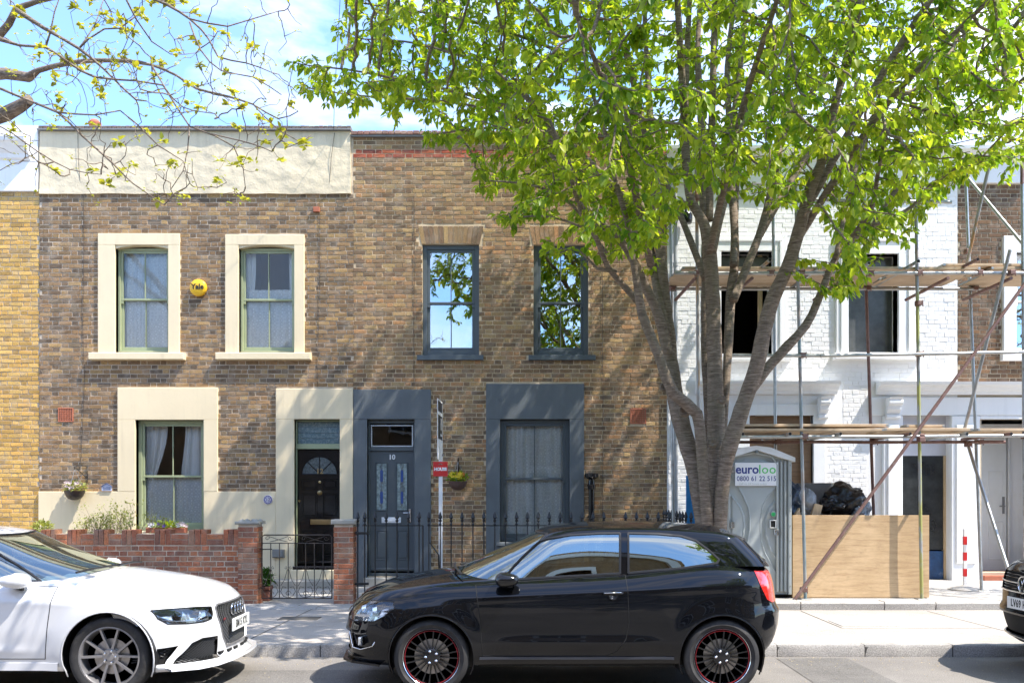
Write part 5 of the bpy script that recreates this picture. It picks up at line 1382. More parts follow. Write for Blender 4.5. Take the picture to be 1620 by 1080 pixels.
def common(car, sp, body_mat, wheelstyle, rim):
    root = car.root; L = sp['L']; W = sp['w'][2][1]
    for x in sp['wheels']:
        for s in (-1, 1):
            wheel(root, x, s*(sp['wy']), sp['wr'], rim, wheelstyle, s)
            m = MB(); a = sp['arch']+.012; n = 20; vs = []; fs = []; yi = s*(W-.30)
            for k in range(n+1):
                th = math.pi*(-.12+1.24*k/n); px_, pz_ = x+a*math.cos(th), sp['wr']+a*math.sin(th)
                yo = s*(car.side_v(px_, pz_)-.004); vs += [(px_, yo, pz_), (px_, yi, pz_)]
            for k in range(n): fs.append((2*k, 2*k+1, 2*k+3, 2*k+2))
            b = len(vs); vs.append((x, yi, sp['wr'])); 
            for k in range(n): fs.append((2*k+1, b, 2*k+3))
            m.add(vs, fs); m.build('wheel_arch_liner', M['trim'], root, local=True)
            m = MB(); pts = []
            a2 = sp['arch']
            for k in range(31):
                th = math.pi*(-.14+1.28*k/30); px_, pz_ = x+a2*math.cos(th), sp['wr']+a2*math.sin(th); pts.append((px_, s*(car.side_v(px_, pz_)-.004), pz_))
            m.tube(pts, .007, 6); m.build('wheel_arch_lip', body_mat, root, local=True, smooth=True)
    m = MB(); zb = sp['zb'][1][1]
    m.box(.35, L-.3, -(W-.31), W-.31, zb-.02, zb+.06); m.box(sp['wheels'][0]+sp['arch']+.03, sp['wheels'][1]-sp['arch']-.03, -(W-.1), W-.1, zb-.0, zb+.055); m.build('underbody', M['gap'], root, local=True)
    xg = sp['gxf'][0][1]
    m = MB(); m.box(xg+.18, xg+.62, -(W-.22), W-.22, .62, car.zs(xg+.4)-.02); m.box(xg-.05, xg+.18, -.55, .55, .62, car.zs(xg)-.03)
    m.box(L*.82, L*.94, -(W-.2), W-.2, .5, car.zs(L*.85)-.08); m.build('dashboard', M['seat'], root, local=True)
    st = MB(); cxs, cys, czs = xg+.78, sp.get('wheelside', .36), car.zs(xg+.8)+.0
    st.tube([(cxs+.06*math.sin(a), cys+.17*math.cos(a), czs+.16*math.sin(a)) for a in np.linspace(0, 2*math.pi, 21)], .014, 6); st.build('steering_wheel', M['seat'], root, local=True, smooth=True)
    seats(root, (xg+1.0, xg+1.85), W, .3, sp.get('seatz', 1.2))
def number_plate(car, txt, x, z, w=.52, h=.111, front=True, y=0):
    m = MB(); m.cbox(-w/2, w/2, -.006, .006, -h/2, h/2, .003)
    o = m.build('number_plate', M['plate'], car.root, local=True)
    o.location = (x, y, z); o.rotation_euler = (0, 0, R(-90)) if front else (0, 0, R(90))
    t = text_mesh(txt, .098, M['ink'], 'lettering', o, Matrix.Translation((0, -.0075, 0)) @ Matrix.Rotation(R(90), 4, 'X'), .0008, .0022, local=True, sx=.80, spacing=1.12)
    return o
def front_mat(x, y, z, rz=-90): return Matrix.Translation((x, y, z)) @ Matrix.Rotation(R(rz), 4, 'Z') @ Matrix.Rotation(R(90), 4, 'X')
circ = lambda cx_, cz_, r, n=30: [(cx_+r*math.cos(2*math.pi*k/n), cz_+r*math.sin(2*math.pi*k/n)) for k in range(n)]
# ---------------------------------------------------------------- the black hatchback
hx0, hyc = -1.535, 8.86
hatch = thing('parked_car', 'black three door hatchback with red ringed black wheels in front of the brown brick house', 'car', (hx0, hyc, 0), 'cars parked along the kerb')
HS = dict(L=3.96, n=2.5, Lf=.80, Lr=.55, wr=.322, arch=.362, wheels=(.85, 3.32), wy=.815, flare=.020,
    zs=[(0,.74),(.12,.79),(.35,.855),(.7,.905),(1.1,.945),(1.5,.965),(2.5,1.015),(3.2,1.085),(3.6,1.10),(3.96,1.06)],
    zb=[(0,.245),(.3,.235),(.8,.25),(3.3,.27),(3.96,.33)],
    xf=[(0,.05),(.05,.02),(.12,.035),(.25,.02),(.45,.005),(.6,.02),(.78,.05),(.9,.10),(1,.18)],
    xr=[(0,3.84),(.1,3.90),(.35,3.955),(.48,3.96),(.56,3.93),(.8,3.90),(.93,3.87),(1,3.80)],
    w=[(0,.755),(.06,.785),(.25,.818),(.5,.832),(.72,.836),(.84,.822),(.93,.782),(1,.718)],
    plan=[(0,.955),(.5,.985),(1.0,1.0),(3.0,1.0),(3.5,.985),(3.96,.95)],
    crown=[(0,0),(.18,.012),(.5,.06),(1.0,.085),(1.4,.08),(3.4,.02),(3.96,.0)],
    gxf=[(0,1.0),(.5,1.34),(1,1.76)], gxr=[(0,3.86),(.3,3.79),(.7,3.68),(.9,3.62),(1,3.53)],
    gw=[(0,.712),(.5,.660),(.85,.612),(.93,.592),(.97,.570),(1,.535)], gz=[(0,0),(.5,.52),(.85,.885),(.93,.955),(.97,.985),(1,1.0)],
    glf=[(0,.62),(1,.42)], glr=[(0,.30),(1,.28)], roof=[(1.2,1.29),(1.6,1.325),(1.9,1.385),(2.3,1.412),(2.7,1.415),(3.1,1.40),(3.4,1.375),(3.7,1.33)], rcrown=.040,
    creases=[(lambda x: .825+.045*(x-1.2), .014, .055, .9, 3.85), (.445, .022, .075, 1.25, 2.95)], seatz=1.22)
car = Car(hatch, HS)
fwin = [(1.37,.965),(1.39,1.095),(1.50,1.175),(1.66,1.255),(1.84,1.318),(2.04,1.352),(2.28,1.366),(2.475,1.368),(2.465,1.025)]
qwin = [(1.20,.963),(1.345,1.062),(1.335,.968)]
rwin = [(2.535,1.028),(2.545,1.368),(2.80,1.362),(3.0,1.345),(3.13,1.305),(3.24,1.22),(3.32,1.145),(3.30,1.115),(3.0,1.072)]
for x in HS['wheels']: car.cut('hole', circ(x, HS['wr'], HS['arch'], 36), 'side', (0,))
door = [(1.30,.30),(1.285,.60),(1.24,.90),(1.20,.945),(1.0,1.2)]
door = [(1.285,.335),(1.27,.60),(1.225,.93),(2.505,1.02),(2.515,.90),(2.525,.62),(2.50,.48),(2.42,.37),(2.34,.335)]
car.cut('door', door, 'side', (0,))
car.cut('front_window', fwin, 'side', (2,)); car.cut('quarter_window', qwin, 'side', (2,)); car.cut('rear_window', rwin, 'side', (2,))
car.cut('windscreen', [(-.50,1.36),(.50,1.36),(.56,1.30),(.64,1.12),(.70,.96),(.45,.96),(0,.965),(-.45,.96),(-.70,.96),(-.64,1.12),(-.56,1.30)], 'front', (2,), lambda c, n: n.x < -.15 and c.x < 2.2)
car.cut('tailgate_glass', [(-.50,1.30),(.50,1.30),(.60,1.12),(-.60,1.12)], 'front', (2,), lambda c, n: n.x > .15 and c.x > 3)
hl = [(.36,.60),(.375,.71),(.44,.765),(.60,.785),(.765,.79),(.79,.735),(.765,.665),(.72,.615),(.55,.595)]
for sgn in (1, -1): car.cut('headlamp%d' % sgn, [(sgn*a, b) for a, b in hl], 'front', (0,1), lambda c, n: c.x < .85)
car.cut('grille', [(-.34,.62),(.34,.62),(.36,.70),(-.36,.70)], 'front', (0,), lambda c, n: c.x < .5)
car.cut('lower_intake', [(-.42,.33),(.42,.33),(.45,.50),(-.45,.50)], 'front', (0,), lambda c, n: c.x < .5)
fl = [(.50,.36),(.66,.37),(.70,.43),(.68,.50),(.49,.49)]
for sgn in (1, -1): car.cut('fog%d' % sgn, [(sgn*a, b) for a, b in fl], 'front', (0,), lambda c, n: c.x < .7)
tl = [(3.62,1.045),(3.98,1.035),(3.98,.77),(3.80,.765),(3.735,.80),(3.66,.93)]
car.cut('tail_lamp', tl, 'side', (0,))
car.cut('rear_reflector', [(3.82,.40),(3.98,.42),(3.98,.47),(3.85,.46)], 'side', (0,))
B = M['paintblack']
mt = {'body': (B, 0, None, 'body'), 'door': (B, 0, None, 'door'), 'front_window': (M['carglass'], .006, None, 'side_window'), 'quarter_window': (M['carglass'], .005, None, 'quarter_window'), 'rear_window': (M['carglassdark'], .006, None, 'rear_side_window'),
      'windscreen': (M['carglass'], .005, None, 'windscreen'), 'tailgate_glass': (M['carglassdark'], .005, None, 'tailgate_window'), 'headlamp1': (M['lens'], .001, None, 'headlight'), 'headlamp-1': (M['lens'], .001, None, 'headlight'),
      'grille': (M['trim'], .02, None, 'grille'), 'lower_intake': (M['trim'], .03, None, 'lower_grille'), 'fog1': (M['glosstrim'], .02, None, 'fog_lamp_recess'), 'fog-1': (M['glosstrim'], .02, None, 'fog_lamp_recess'), 'tail_lamp': (M['redlens'], -.004, None, 'tail_light'), 'rear_reflector': (M['redlens'], -.002, None, 'rear_reflector')}
tr_ = (.011, M['trim']); gp = (.0035, M['gap'])
car.finish(mt, {'door': gp, 'front_window': tr_, 'quarter_window': tr_, 'rear_window': tr_, 'windscreen': tr_, 'tailgate_glass': tr_, 'headlamp1': gp, 'headlamp-1': gp, 'tail_lamp': gp, 'grille': (.006, M['gap'])})
common(car, HS, B, 'black', .248)
for s in (-1, 1):
    # lamp internals behind the lens
    m = MB(); m.lathe([(.0,-.02),(.05,-.01),(.075,.03)], (.34, s*.62, .70), 18, 'x'); m.lathe([(.0,-.02),(.04,-.01),(.06,.03)], (.22, s*.46, .69), 16, 'x'); m.build('headlamp_reflector', M['chrome'], hatch, local=True, smooth=40)
    m = MB(); vs = []; 
    for i in range(9):
        for j in range(5):
            v = .37+.40*i/8; z = .60+.18*j/4; vs.append((car.front_x(v, z)+.05, s*v, z))
    m.add(vs, [(i*5+j, (i+1)*5+j, (i+1)*5+j+1, i*5+j+1) for i in range(8) for j in range(4)]); m.build('headlamp_bowl', M['reflector'], hatch, local=True)
    m = MB(); m.lathe([(.0,-.012),(.035,-.008),(.045,.01)], (car.front_x(.60, .43)+.03, s*.60, .435), 14, 'x'); m.cbox(car.front_x(.60,.4)+.0, car.front_x(.60,.4)+.03, s*.60-.07, s*.60+.05, .40, .47, .01); m.build('fog_lamp', M['reflector'], hatch, local=True, smooth=40)
    m = MB(); pts = [(car.front_x(v, z)-.004, s*v, z) for v, z in ((.48,.50),(.50,.36),(.60,.355),(.70,.40),(.72,.44))]; m.tube(pts, .006, 6); m.build('fog_lamp_trim', M['chrome'], hatch, local=True, smooth=True)
    strip(car, [(1.26+.11*i, .315) for i in range(16)], .028, .012, 'sill_strip', M['chrome'] if False else plain('satin_sill', (.06,.065,.08), .15, .1, metal=.5), hatch, s)
    m = MB(); x = 2.40; z = .862; v = car.side_v(x, z)
    m.tube([(x-.095, s*(v+.002), z+.004), (x-.08, s*(v+.032), z+.006), (x+.06, s*(v+.036), z+.010), (x+.08, s*(v+.004), z+.010)], .011, 8); m.build('door_handle', M['glosstrim'], hatch, local=True, smooth=True)
    m = MB(); m.lathe([(.001,-.004*s),(.038,.004*s),(.042,.003*s)], (x-.01, s*(v-.0), z-.012), 16, 'y'); m.build('handle_recess', M['glosstrim'], hatch, local=True, smooth=True)
    m = MB(); m.tube([(x-.095, s*(v+.028), z+.012), (x-.08, s*(v+.045), z+.014), (x+.055, s*(v+.048), z+.019)], .0035, 6); m.build('handle_highlight', M['chrome'], hatch, local=True, smooth=True)
    mirror_glass(car, 1.50, .985, s*.755, M['glosstrim'], s)
    # B pillar cover and rain channel
    rl = [(1.95,1.36),(2.2,1.385),(2.6,1.40),(3.0,1.392),(3.35,1.362)]
for s in (-1, 1):
    m = MB(); z0 = lambda x: car.roof(x)-.012
    m.tube([(1.32+.14*i, s*(car.gw(.93)+.004), 0) for i in range(1)], .004, 4) if False else None
m = MB(); m.add([(.13,-.56,.232),(.03,-.40,.232),(-.01,0,.232),(.03,.40,.232),(.13,.56,.232),(.40,.76,.235),(.40,-.76,.235), (.13,-.56,.252),(.03,-.40,.252),(-.01,0,.252),(.03,.40,.252),(.13,.56,.252),(.40,.76,.252),(.40,-.76,.252)],
    [(0,1,2,3,4,5,6),(13,12,11,10,9,8,7)]+[(i,i+7,(i+1)%7+7,(i+1)%7) for i in range(7)]); m.build('front_splitter', M['glosstrim'], hatch, local=True)
m = MB(); m.tube([(1.05,.10,1.045),(1.25,.45,1.06),(1.33,.62,1.06)], .009, 6); m.tube([(1.05,-.25,1.045),(1.22,.05,1.07),(1.27,.3,1.075)], .009, 6); m.tube([(1.10,-.62,1.01),(1.02,-.3,1.05),(1.0,.1,1.055)], .010, 6); m.build('wipers', M['trim'], hatch, local=True)
# VW style round badge is not legible from the side: plain chrome bar in the grille
m = MB(); m.tube([(car.front_x(v, .665)-.006, v, .665) for v in np.linspace(-.33,.33,15)], .006, 6); m.build('grille_bar', M['chrome'], hatch, local=True)
# ---------------------------------------------------------------- the white saloon
wx0, wyc = -2.49, 8.82
white = thing('parked_car', 'white sports saloon with grey ten spoke wheels parked at the left kerb', 'car', (wx0, wyc, 0), 'cars parked along the kerb', rotz=math.pi)
AS = dict(L=4.72, n=2.45, Lf=.78, Lr=.6, wr=.342, arch=.385, wheels=(.885, 3.69), wy=.885, flare=.028,
    zs=[(0,.73),(.12,.775),(.4,.835),(.9,.895),(1.3,.935),(1.6,.955),(2.6,.985),(3.6,1.02),(4.3,1.03),(4.72,.99)],
    zb=[(0,.215),(.3,.205),(.8,.22),(3.7,.24),(4.72,.30)],
    xf=[(0,.0),(.05,-.02),(.10,.02),(.16,.055),(.3,.05),(.55,.05),(.75,.065),(.9,.10),(1,.17)],
    xr=[(0,4.58),(.1,4.66),(.4,4.72),(.6,4.70),(.9,4.66),(1,4.58)],
    w=[(0,.845),(.06,.870),(.25,.895),(.5,.905),(.72,.905),(.84,.888),(.93,.85),(1,.79)],
    plan=[(0,.965),(.5,.99),(1.0,1.0),(3.8,1.0),(4.3,.985),(4.72,.95)],
    crown=[(0,0),(.17,.015),(.5,.07),(1.1,.105),(1.5,.09),(3.8,.03),(4.3,.045),(4.72,.0)],
    gxf=[(0,1.12),(.5,1.62),(1,2.10)], gxr=[(0,4.20),(.5,3.95),(1,3.62)],
    gw=[(0,.765),(.5,.70),(.85,.635),(.93,.612),(.97,.588),(1,.55)], gz=[(0,0),(.5,.52),(.85,.885),(.93,.955),(.97,.985),(1,1.0)],
    glf=[(0,.62),(1,.42)], glr=[(0,.40),(1,.30)], roof=[(1.4,1.26),(1.9,1.31),(2.3,1.365),(2.8,1.395),(3.2,1.385),(3.7,1.33),(4.2,1.25)], rcrown=.042,
    creases=[(lambda x: .795+.02*(x-1.2), .012, .05, .5, 4.4), (.40, .012, .06, 1.4, 3.2)], seatz=1.2)
car = Car(white, AS)
for x in AS['wheels']: car.cut('hole', circ(x, AS['wr'], AS['arch'], 36), 'side', (0,))
car.cut('door', [(1.415,.33),(1.39,.6),(1.345,.925),(2.52,.975),(2.56,.9),(2.56,.33)], 'side', (0,))
car.cut('rear_door', [(2.59,.33),(2.59,.9),(2.55,.98),(3.55,1.01),(3.52,.8),(3.30,.6),(3.16,.33)], 'side', (0,))
car.cut('front_window', [(1.52,.965),(1.62,1.07),(1.80,1.16),(2.0,1.235),(2.25,1.295),(2.56,1.335),(2.55,1.0)], 'side', (2,))
car.cut('rear_window', [(2.62,1.0),(2.63,1.338),(3.0,1.345),(3.35,1.30),(3.58,1.20),(3.72,1.09),(3.72,1.045)], 'side', (2,))
car.cut('windscreen', [(-.52,1.345),(.52,1.345),(.58,1.28),(.66,1.10),(.735,.955),(.45,.955),(-.45,.955),(-.735,.955),(-.66,1.10),(-.58,1.28)], 'front', (2,), lambda c, n: n.x < -.15 and c.x < 2.4)
car.cut('rear_glass', [(-.5,1.30),(.5,1.30),(.62,1.08),(-.62,1.08)], 'front', (2,), lambda c, n: n.x > .15 and c.x > 3.3)
car.cut('grille', [(-.30,.345),(.30,.345),(.365,.44),(.425,.63),(.415,.70),(.36,.725),(-.36,.725),(-.415,.70),(-.425,.63),(-.365,.44)], 'front', (0,), lambda c, n: c.x < .4)
for sgn in (1, -1):
    S_ = lambda P: [(sgn*a, b) for a, b in P]
    car.cut('headlamp%d' % sgn, S_([(.50,.615),(.475,.655),(.455,.715),(.60,.73),(.78,.735),(.852,.73),(.845,.66),(.81,.612),(.70,.60),(.58,.60)]), 'front', (0,1), lambda c, n: c.x < .8)
    car.cut('intake%d' % sgn, S_([(.44,.27),(.44,.455),(.60,.46),(.68,.43),(.785,.27)]), 'front', (0,), lambda c, n: c.x < .8)
    car.cut('small_intake%d' % sgn, S_([(.825,.275),(.76,.42),(.865,.41),(.860,.275)]), 'front', (0,), lambda c, n: c.x < .8)
Bw = M['paintwhite']; me_ = M['trim']
mt = {'body': (Bw, 0, None, 'body'), 'door': (Bw, 0, None, 'door'), 'rear_door': (Bw, 0, None, 'rear_door'), 'front_window': (M['carglass'], .006, None, 'side_window'), 'rear_window': (M['carglassdark'], .006, None, 'rear_side_window'),
      'windscreen': (M['carglass'], .005, None, 'windscreen'), 'rear_glass': (M['carglass'], .005, None, 'rear_windscreen'), 'grille': (M['gap'], .045, None, 'grille')}
for sgn in (1, -1): mt['headlamp%d' % sgn] = (M['lens'], .001, None, 'headlight'); mt['intake%d' % sgn] = (M['gap'], .05, None, 'air_intake'); mt['small_intake%d' % sgn] = (M['gap'], .04, None, 'air_intake')
car.finish(mt, {'door': gp, 'rear_door': gp, 'front_window': tr_, 'rear_window': tr_, 'windscreen': (.008, M['trim']), 'rear_glass': tr_, 'grille': (.010, M['rimgrey']), 'headlamp1': (.006, M['gap']), 'headlamp-1': (.006, M['gap']), 'intake1': gp, 'intake-1': gp})
common(car, AS, Bw, 'grey', .258)
# grille lattice, four rings, plate
m = MB(); gpz = [(-.30,.345),(.30,.345),(.365,.44),(.425,.63),(.415,.70),(.36,.725),(-.36,.725),(-.415,.70),(-.425,.63),(-.365,.44)]
for k in range(-26, 27):
    for sg in (-1, 1):
        run = []
        for j in range(33):
            z = .345+.38*j/32; v = k*.034+sg*(z-.53)*1.0
            if inpoly(v, z, gpz): run.append((car.front_x(v, z)+.012, v, z))
            elif len(run) > 1: m.tube(run, .0032, 4, cap=False); run = []
            else: run = []
        if len(run) > 1: m.tube(run, .0032, 4, cap=False)
m.build('grille_mesh', plain('dark_grey_mesh', (.10,.10,.10), .35, .1, metal=.5), white, local=True)
m = MB()
for k in range(4):
    v = -.126+.084*k; m.tube([(car.front_x(v+.055*math.cos(a), .66)-.012, v+.055*math.cos(a), .655+.050*math.sin(a)) for a in np.linspace(0, 2*math.pi, 25)], .0075, 6, cap=False)
m.build('four_ring_badge', M['chrome'], white, local=True, smooth=True)
number_plate(car, 'SM15 XYL', car.front_x(.1, .52)-.02, .525)
m = MB(); m.cbox(-.002, .003, .30, .36, .585, .60); m.build('grille_badge', M['rimred'], white, local=True).location = (car.front_x(.3,.6)-.0, .0, 0)
for s in (-1, 1):
    vs = []; m = MB()
    for i in range(11):
        for j in range(5):
            v = .46+.42*i/10; z = .60+.135*j/4; vs.append((car.front_x(v, z)+.055+.02*math.sin(i*2.2), s*v, z))
    m.add(vs, [(i*5+j, (i+1)*5+j, (i+1)*5+j+1, i*5+j+1) for i in range(10) for j in range(4)]); m.build('headlamp_bowl', M['reflector'], white, local=True)
    m = MB(); m.tube([(car.front_x(v, z)+.012, s*v, z) for v, z in ((.50,.70),(.53,.635),(.62,.618),(.75,.625),(.85,.655))], .010, 6); m.build('daytime_lamp', M['chrome'], white, local=True, smooth=True)
    m = MB(); m.lathe([(.0,-.03),(.035,-.02),(.045,.0),(.05,.02)], (car.front_x(.58,.67)+.045, s*.58, .675), 18, 'x'); m.lathe([(.0,-.03),(.035,-.02),(.045,.0),(.05,.02)], (car.front_x(.70,.67)+.05, s*.70, .675), 18, 'x'); m.build('lamp_unit', M['glosstrim'], white, local=True, smooth=40)
    m = MB(); IP = [(.44,.27),(.44,.455),(.60,.46),(.68,.43),(.785,.27)]; I2 = [(.825,.275),(.76,.42),(.865,.41),(.860,.275)]
    for P_ in (IP, I2):
        for k in range(0, 28):
            for sg in (-1, 1):
                run = []
                for j in range(21):
                    z = .26+.21*j/20; v = .30+k*.028+sg*(z-.36)*1.2
                    if inpoly(v, z, P_): run.append((car.front_x(v, z)+.022, s*v, z))
                    else:
                        if len(run) > 1: m.tube(run, .003, 4, cap=False)
                        run = []
                if len(run) > 1: m.tube(run, .003, 4, cap=False)
    m.build('intake_mesh', M['trim'], white, local=True)
    mirror_glass(car, 1.66, .985, s*.82, Bw, s, .13)
    m = MB(); m.tube([(1.60, s*.90, .915), (1.64, s*.87, .92), (1.72, s*.80, .925)], .018, 8); m.build('mirror_arm', M['trim'], white, local=True, smooth=True)
    strip(car, [(1.30+.13*i, .265) for i in range(16)], .07, .02, 'side_skirt', Bw, white, s)
# front splitter lip of the saloon, with slots
m = MB(); o_ = [(.36,.88),(.16,.78),(.05,.62),(-.01,.40),(-.04,.15),(-.05,0)]
o_ = o_ + [(a, -b) for a, b in o_[-2::-1]]
vs = [(a, b, .222+.018*(1-abs(b)/.88)) for a, b in o_] + [(a+.006, b*.995, .240+.02*(1-abs(b)/.88)) for a, b in o_] + [(a+.16, b*.86, .24) for a, b in o_]; n = len(o_)
fs = [(i, i+1, n+i+1, n+i) for i in range(n-1)] + [(n+i, n+i+1, 2*n+i+1, 2*n+i) for i in range(n-1)] + [(2*n+i, 2*n+i+1, i+1, i) for i in range(n-1)]
m.add(vs, fs); m.build('front_lip', Bw, white, local=True, smooth=30)
for v in (.10,.24,.38):
    for s in (-1, 1): MB().box(car.front_x(v,.30)-.012, car.front_x(v,.30)+.05, s*v-.05, s*v+.05, .292, .315).build('lip_slot', M['gap'], white, local=True)
m = MB(); m.tube([(1.17,-.55,1.035),(1.11,-.2,1.06),(1.10,.15,1.06)], .010, 6); m.tube([(1.14,.0,1.055),(1.2,.4,1.05),(1.28,.62,1.03)], .010, 6); m.build('wipers', M['trim'], white, local=True)
# ---------------------------------------------------------------- the black car at the right edge
rx0, ryc = 4.78, 8.92
suv = thing('parked_car', 'black car with a round chrome badge, only its nose showing at the right edge', 'car', (rx0, ryc, 0), 'cars parked along the kerb')
SS = dict(HS); SS.update(L=4.30, n=2.5, Lf=.62, wheels=(.86, 3.45), wr=.335, arch=.38, wy=.88,
    zs=[(0,.99),(.08,1.01),(.35,1.05),(.8,1.085),(1.2,1.10),(2.5,1.12),(4.0,1.15),(4.3,1.12)], zb=[(0,.30),(.3,.26),(.8,.25),(3.5,.26),(4.3,.33)],
    xf=[(0,.16),(.06,.08),(.2,.03),(.42,.0),(.5,.03),(.7,.035),(.88,.06),(.96,.10),(1,.15)], xr=[(0,4.18),(.2,4.28),(.5,4.30),(.9,4.24),(1,4.14)],
    w=[(0,.82),(.1,.87),(.3,.90),(.6,.905),(.85,.89),(.94,.86),(1,.80)], plan=[(0,.96),(.6,1),(3.6,1),(4.3,.95)],
    crown=[(0,0),(.15,.01),(.5,.035),(1.1,.045),(1.4,.04),(4.3,0)], gxf=[(0,1.15),(.5,1.5),(1,1.95)], gxr=[(0,4.2),(1,3.85)], gw=[(0,.79),(.5,.72),(.85,.66),(.93,.64),(.97,.61),(1,.57)],
    roof=[(1.3,1.45),(1.9,1.52),(2.6,1.58),(3.3,1.57),(4.2,1.48)], creases=[(.85,.01,.05,.9,3.8)], seatz=1.3)
car = Car(suv, SS)
for x in SS['wheels']: car.cut('hole', circ(x, SS['wr'], SS['arch'], 30), 'side', (0,))
car.cut('side_window', [(1.6,1.14),(1.9,1.35),(2.2,1.46),(3.3,1.49),(3.7,1.38),(3.8,1.18)], 'side', (2,))
car.cut('windscreen', [(-.56,1.50),(.56,1.50),(.74,1.12),(-.74,1.12)], 'front', (2,), lambda c, n: n.x < -.15 and c.x < 2.4)
car.cut('grille', [(-.56,.77),(.56,.77),(.62,.86),(.60,.955),(-.60,.955),(-.62,.86)], 'front', (0,), lambda c, n: c.x < .5)
for sgn in (1, -1): car.cut('headlamp%d' % sgn, [(sgn*a, b) for a, b in ((.63,.80),(.63,.955),(.80,.985),(.868,.985),(.86,.87),(.78,.80))], 'front', (0,1), lambda c, n: c.x < .8)
car.cut('lower', [(-.82,.36),(.82,.36),(.84,.56),(-.84,.56)], 'front', (0,), lambda c, n: c.x < .6)
mt = {'body': (B, 0, None, 'body'), 'side_window': (M['carglassdark'], .005, None, 'side_window'), 'windscreen': (M['carglass'], .005, None, 'windscreen'), 'grille': (M['gap'], .02, None, 'grille'), 'lower': (M['gap'], .03, None, 'lower_grille'), 'headlamp1': (M['lens'], .001, None, 'headlight'), 'headlamp-1': (M['lens'], .001, None, 'headlight')}
car.finish(mt, {'windscreen': tr_, 'side_window': tr_, 'headlamp1': gp, 'headlamp-1': gp, 'grille': gp})
common(car, SS, B, 'grey', .245)
for s in (-1, 1):
    vs = []; m = MB()
    for i in range(9):
        for j in range(4):
            v = .63+.23*i/8; z = .80+.18*j/3; vs.append((car.front_x(v, z)+.04+.01*math.sin(i*2), s*v, z))
    m.add(vs, [(i*4+j, (i+1)*4+j, (i+1)*4+j+1, i*4+j+1) for i in range(8) for j in range(3)]); m.build('headlamp_bowl', M['reflector'], suv, local=True)
    mirror_glass(car, 1.7, 1.10, s*.83, M['glosstrim'], s, .12)
m = MB()
for z, r in ((.775,.008),(.86,.007)): m.tube([(car.front_x(v, z)-.004, v, z) for v in np.linspace(-.60,.60,29)], r, 6)
m.build('chrome_strip', M['chrome'], suv, local=True, smooth=True)
m = MB(); m.tube([(car.front_x(v, .34)-.010, v, .335+.03*abs(v)) for v in np.linspace(-.76,.76,29)], .010, 6); m.build('lower_strip', M['steel'], suv, local=True, smooth=True)
m = MB()
for z in (.80,.83,.90,.93): m.tube([(car.front_x(v, z)+.010, v, z) for v in np.linspace(-.58,.58,25)], .005, 4)
m.build('grille_slats', M['glosstrim'], suv, local=True)
bx = car.front_x(0,.85)-.016; m = MB()
m.tube([(bx, .078*math.cos(a), .85+.078*math.sin(a)) for a in np.linspace(0, 2*math.pi, 33)], .008, 8, cap=False)
for P_ in ([(-.030,.055),(-.004,.008),(.004,.008),(.030,.055)], [(-.066,.034),(-.028,-.062),(0,.0),(.028,-.062),(.066,.034)]):
    m.tube([(bx-.002, a, .85+b) for a, b in P_], .0062, 6)
m.build('round_badge', M['chrome'], suv, local=True, smooth=True)
MB().lathe([(.0,.0),(.076,.0),(.076,.01)], (bx+.004, 0, .85), 28, 'x').build('badge_back', M['ink'], suv, local=True)
number_plate(car, 'LV69 HKT', car.front_x(.1,.66)-.014, .665)
# ================================================================ GARDEN WALL, GATES, RAILINGS
GY = 13.62     # front plane of the garden walls
gx = lambda px: PX(px, GY)
gz = lambda py: PZ(py, GY)
gw = thing('garden_wall', 'red brick garden wall with notched top in front of the cream house', 'wall', (gx(250), GY, PVZ))
core = MB().box(gx(-40), gx(378), GY+.012, GY+.21, .02, gz(862)+.16).build('wall_core', M['mortar12'], gw)
bb = bricks_in(gx(-40), gx(378)-.002, gz(862)-.075*9, gz(862), [], bond='flemish')
def lay_both(parent, bricks, y, mat, n): lay(parent, bricks, y, mat, n)
lay(core, bb, GY, M['brickgarden'], 200, lambda b: b[0] > gx(150))
def single(parent, x0, x1, y0, y1, z0, z1, mat, name='brick', tilt=0):
    m = MB(); c = .006; r = lambda: random.uniform(-.003, .003)
    m.cbox(x0, x1, y0+r(), y1, z0, z1, c); o = m.build(name, mat, parent); return o
for (a, b, n) in [(-20,4,3),(22,46,3),(64,88,3),(106,128,3),(148,172,3),(192,216,3),(244,270,3),(298,327,3),(353,378,3)]:
    x0, x1 = gx(a), gx(b); w = (x1-x0)/n
    for k in range(n): single(core, x0+w*k+.004, x0+w*(k+1)-.004, GY-.002, GY+.215, gz(862)+.004, gz(862)+.222+random.uniform(-.004,.004), M['brickgarden'])
for (a, b) in [(4,22),(46,64),(88,106),(128,148),(172,192),(216,244),(270,298),(327,353)]:
    x0, x1 = gx(a), gx(b)
    for k in range(2): single(core, x0+.004, x1-.004, GY+.001, GY+.215, gz(862)+.004+.082*k, gz(862)+.076+.082*k, M['brickgarden'])
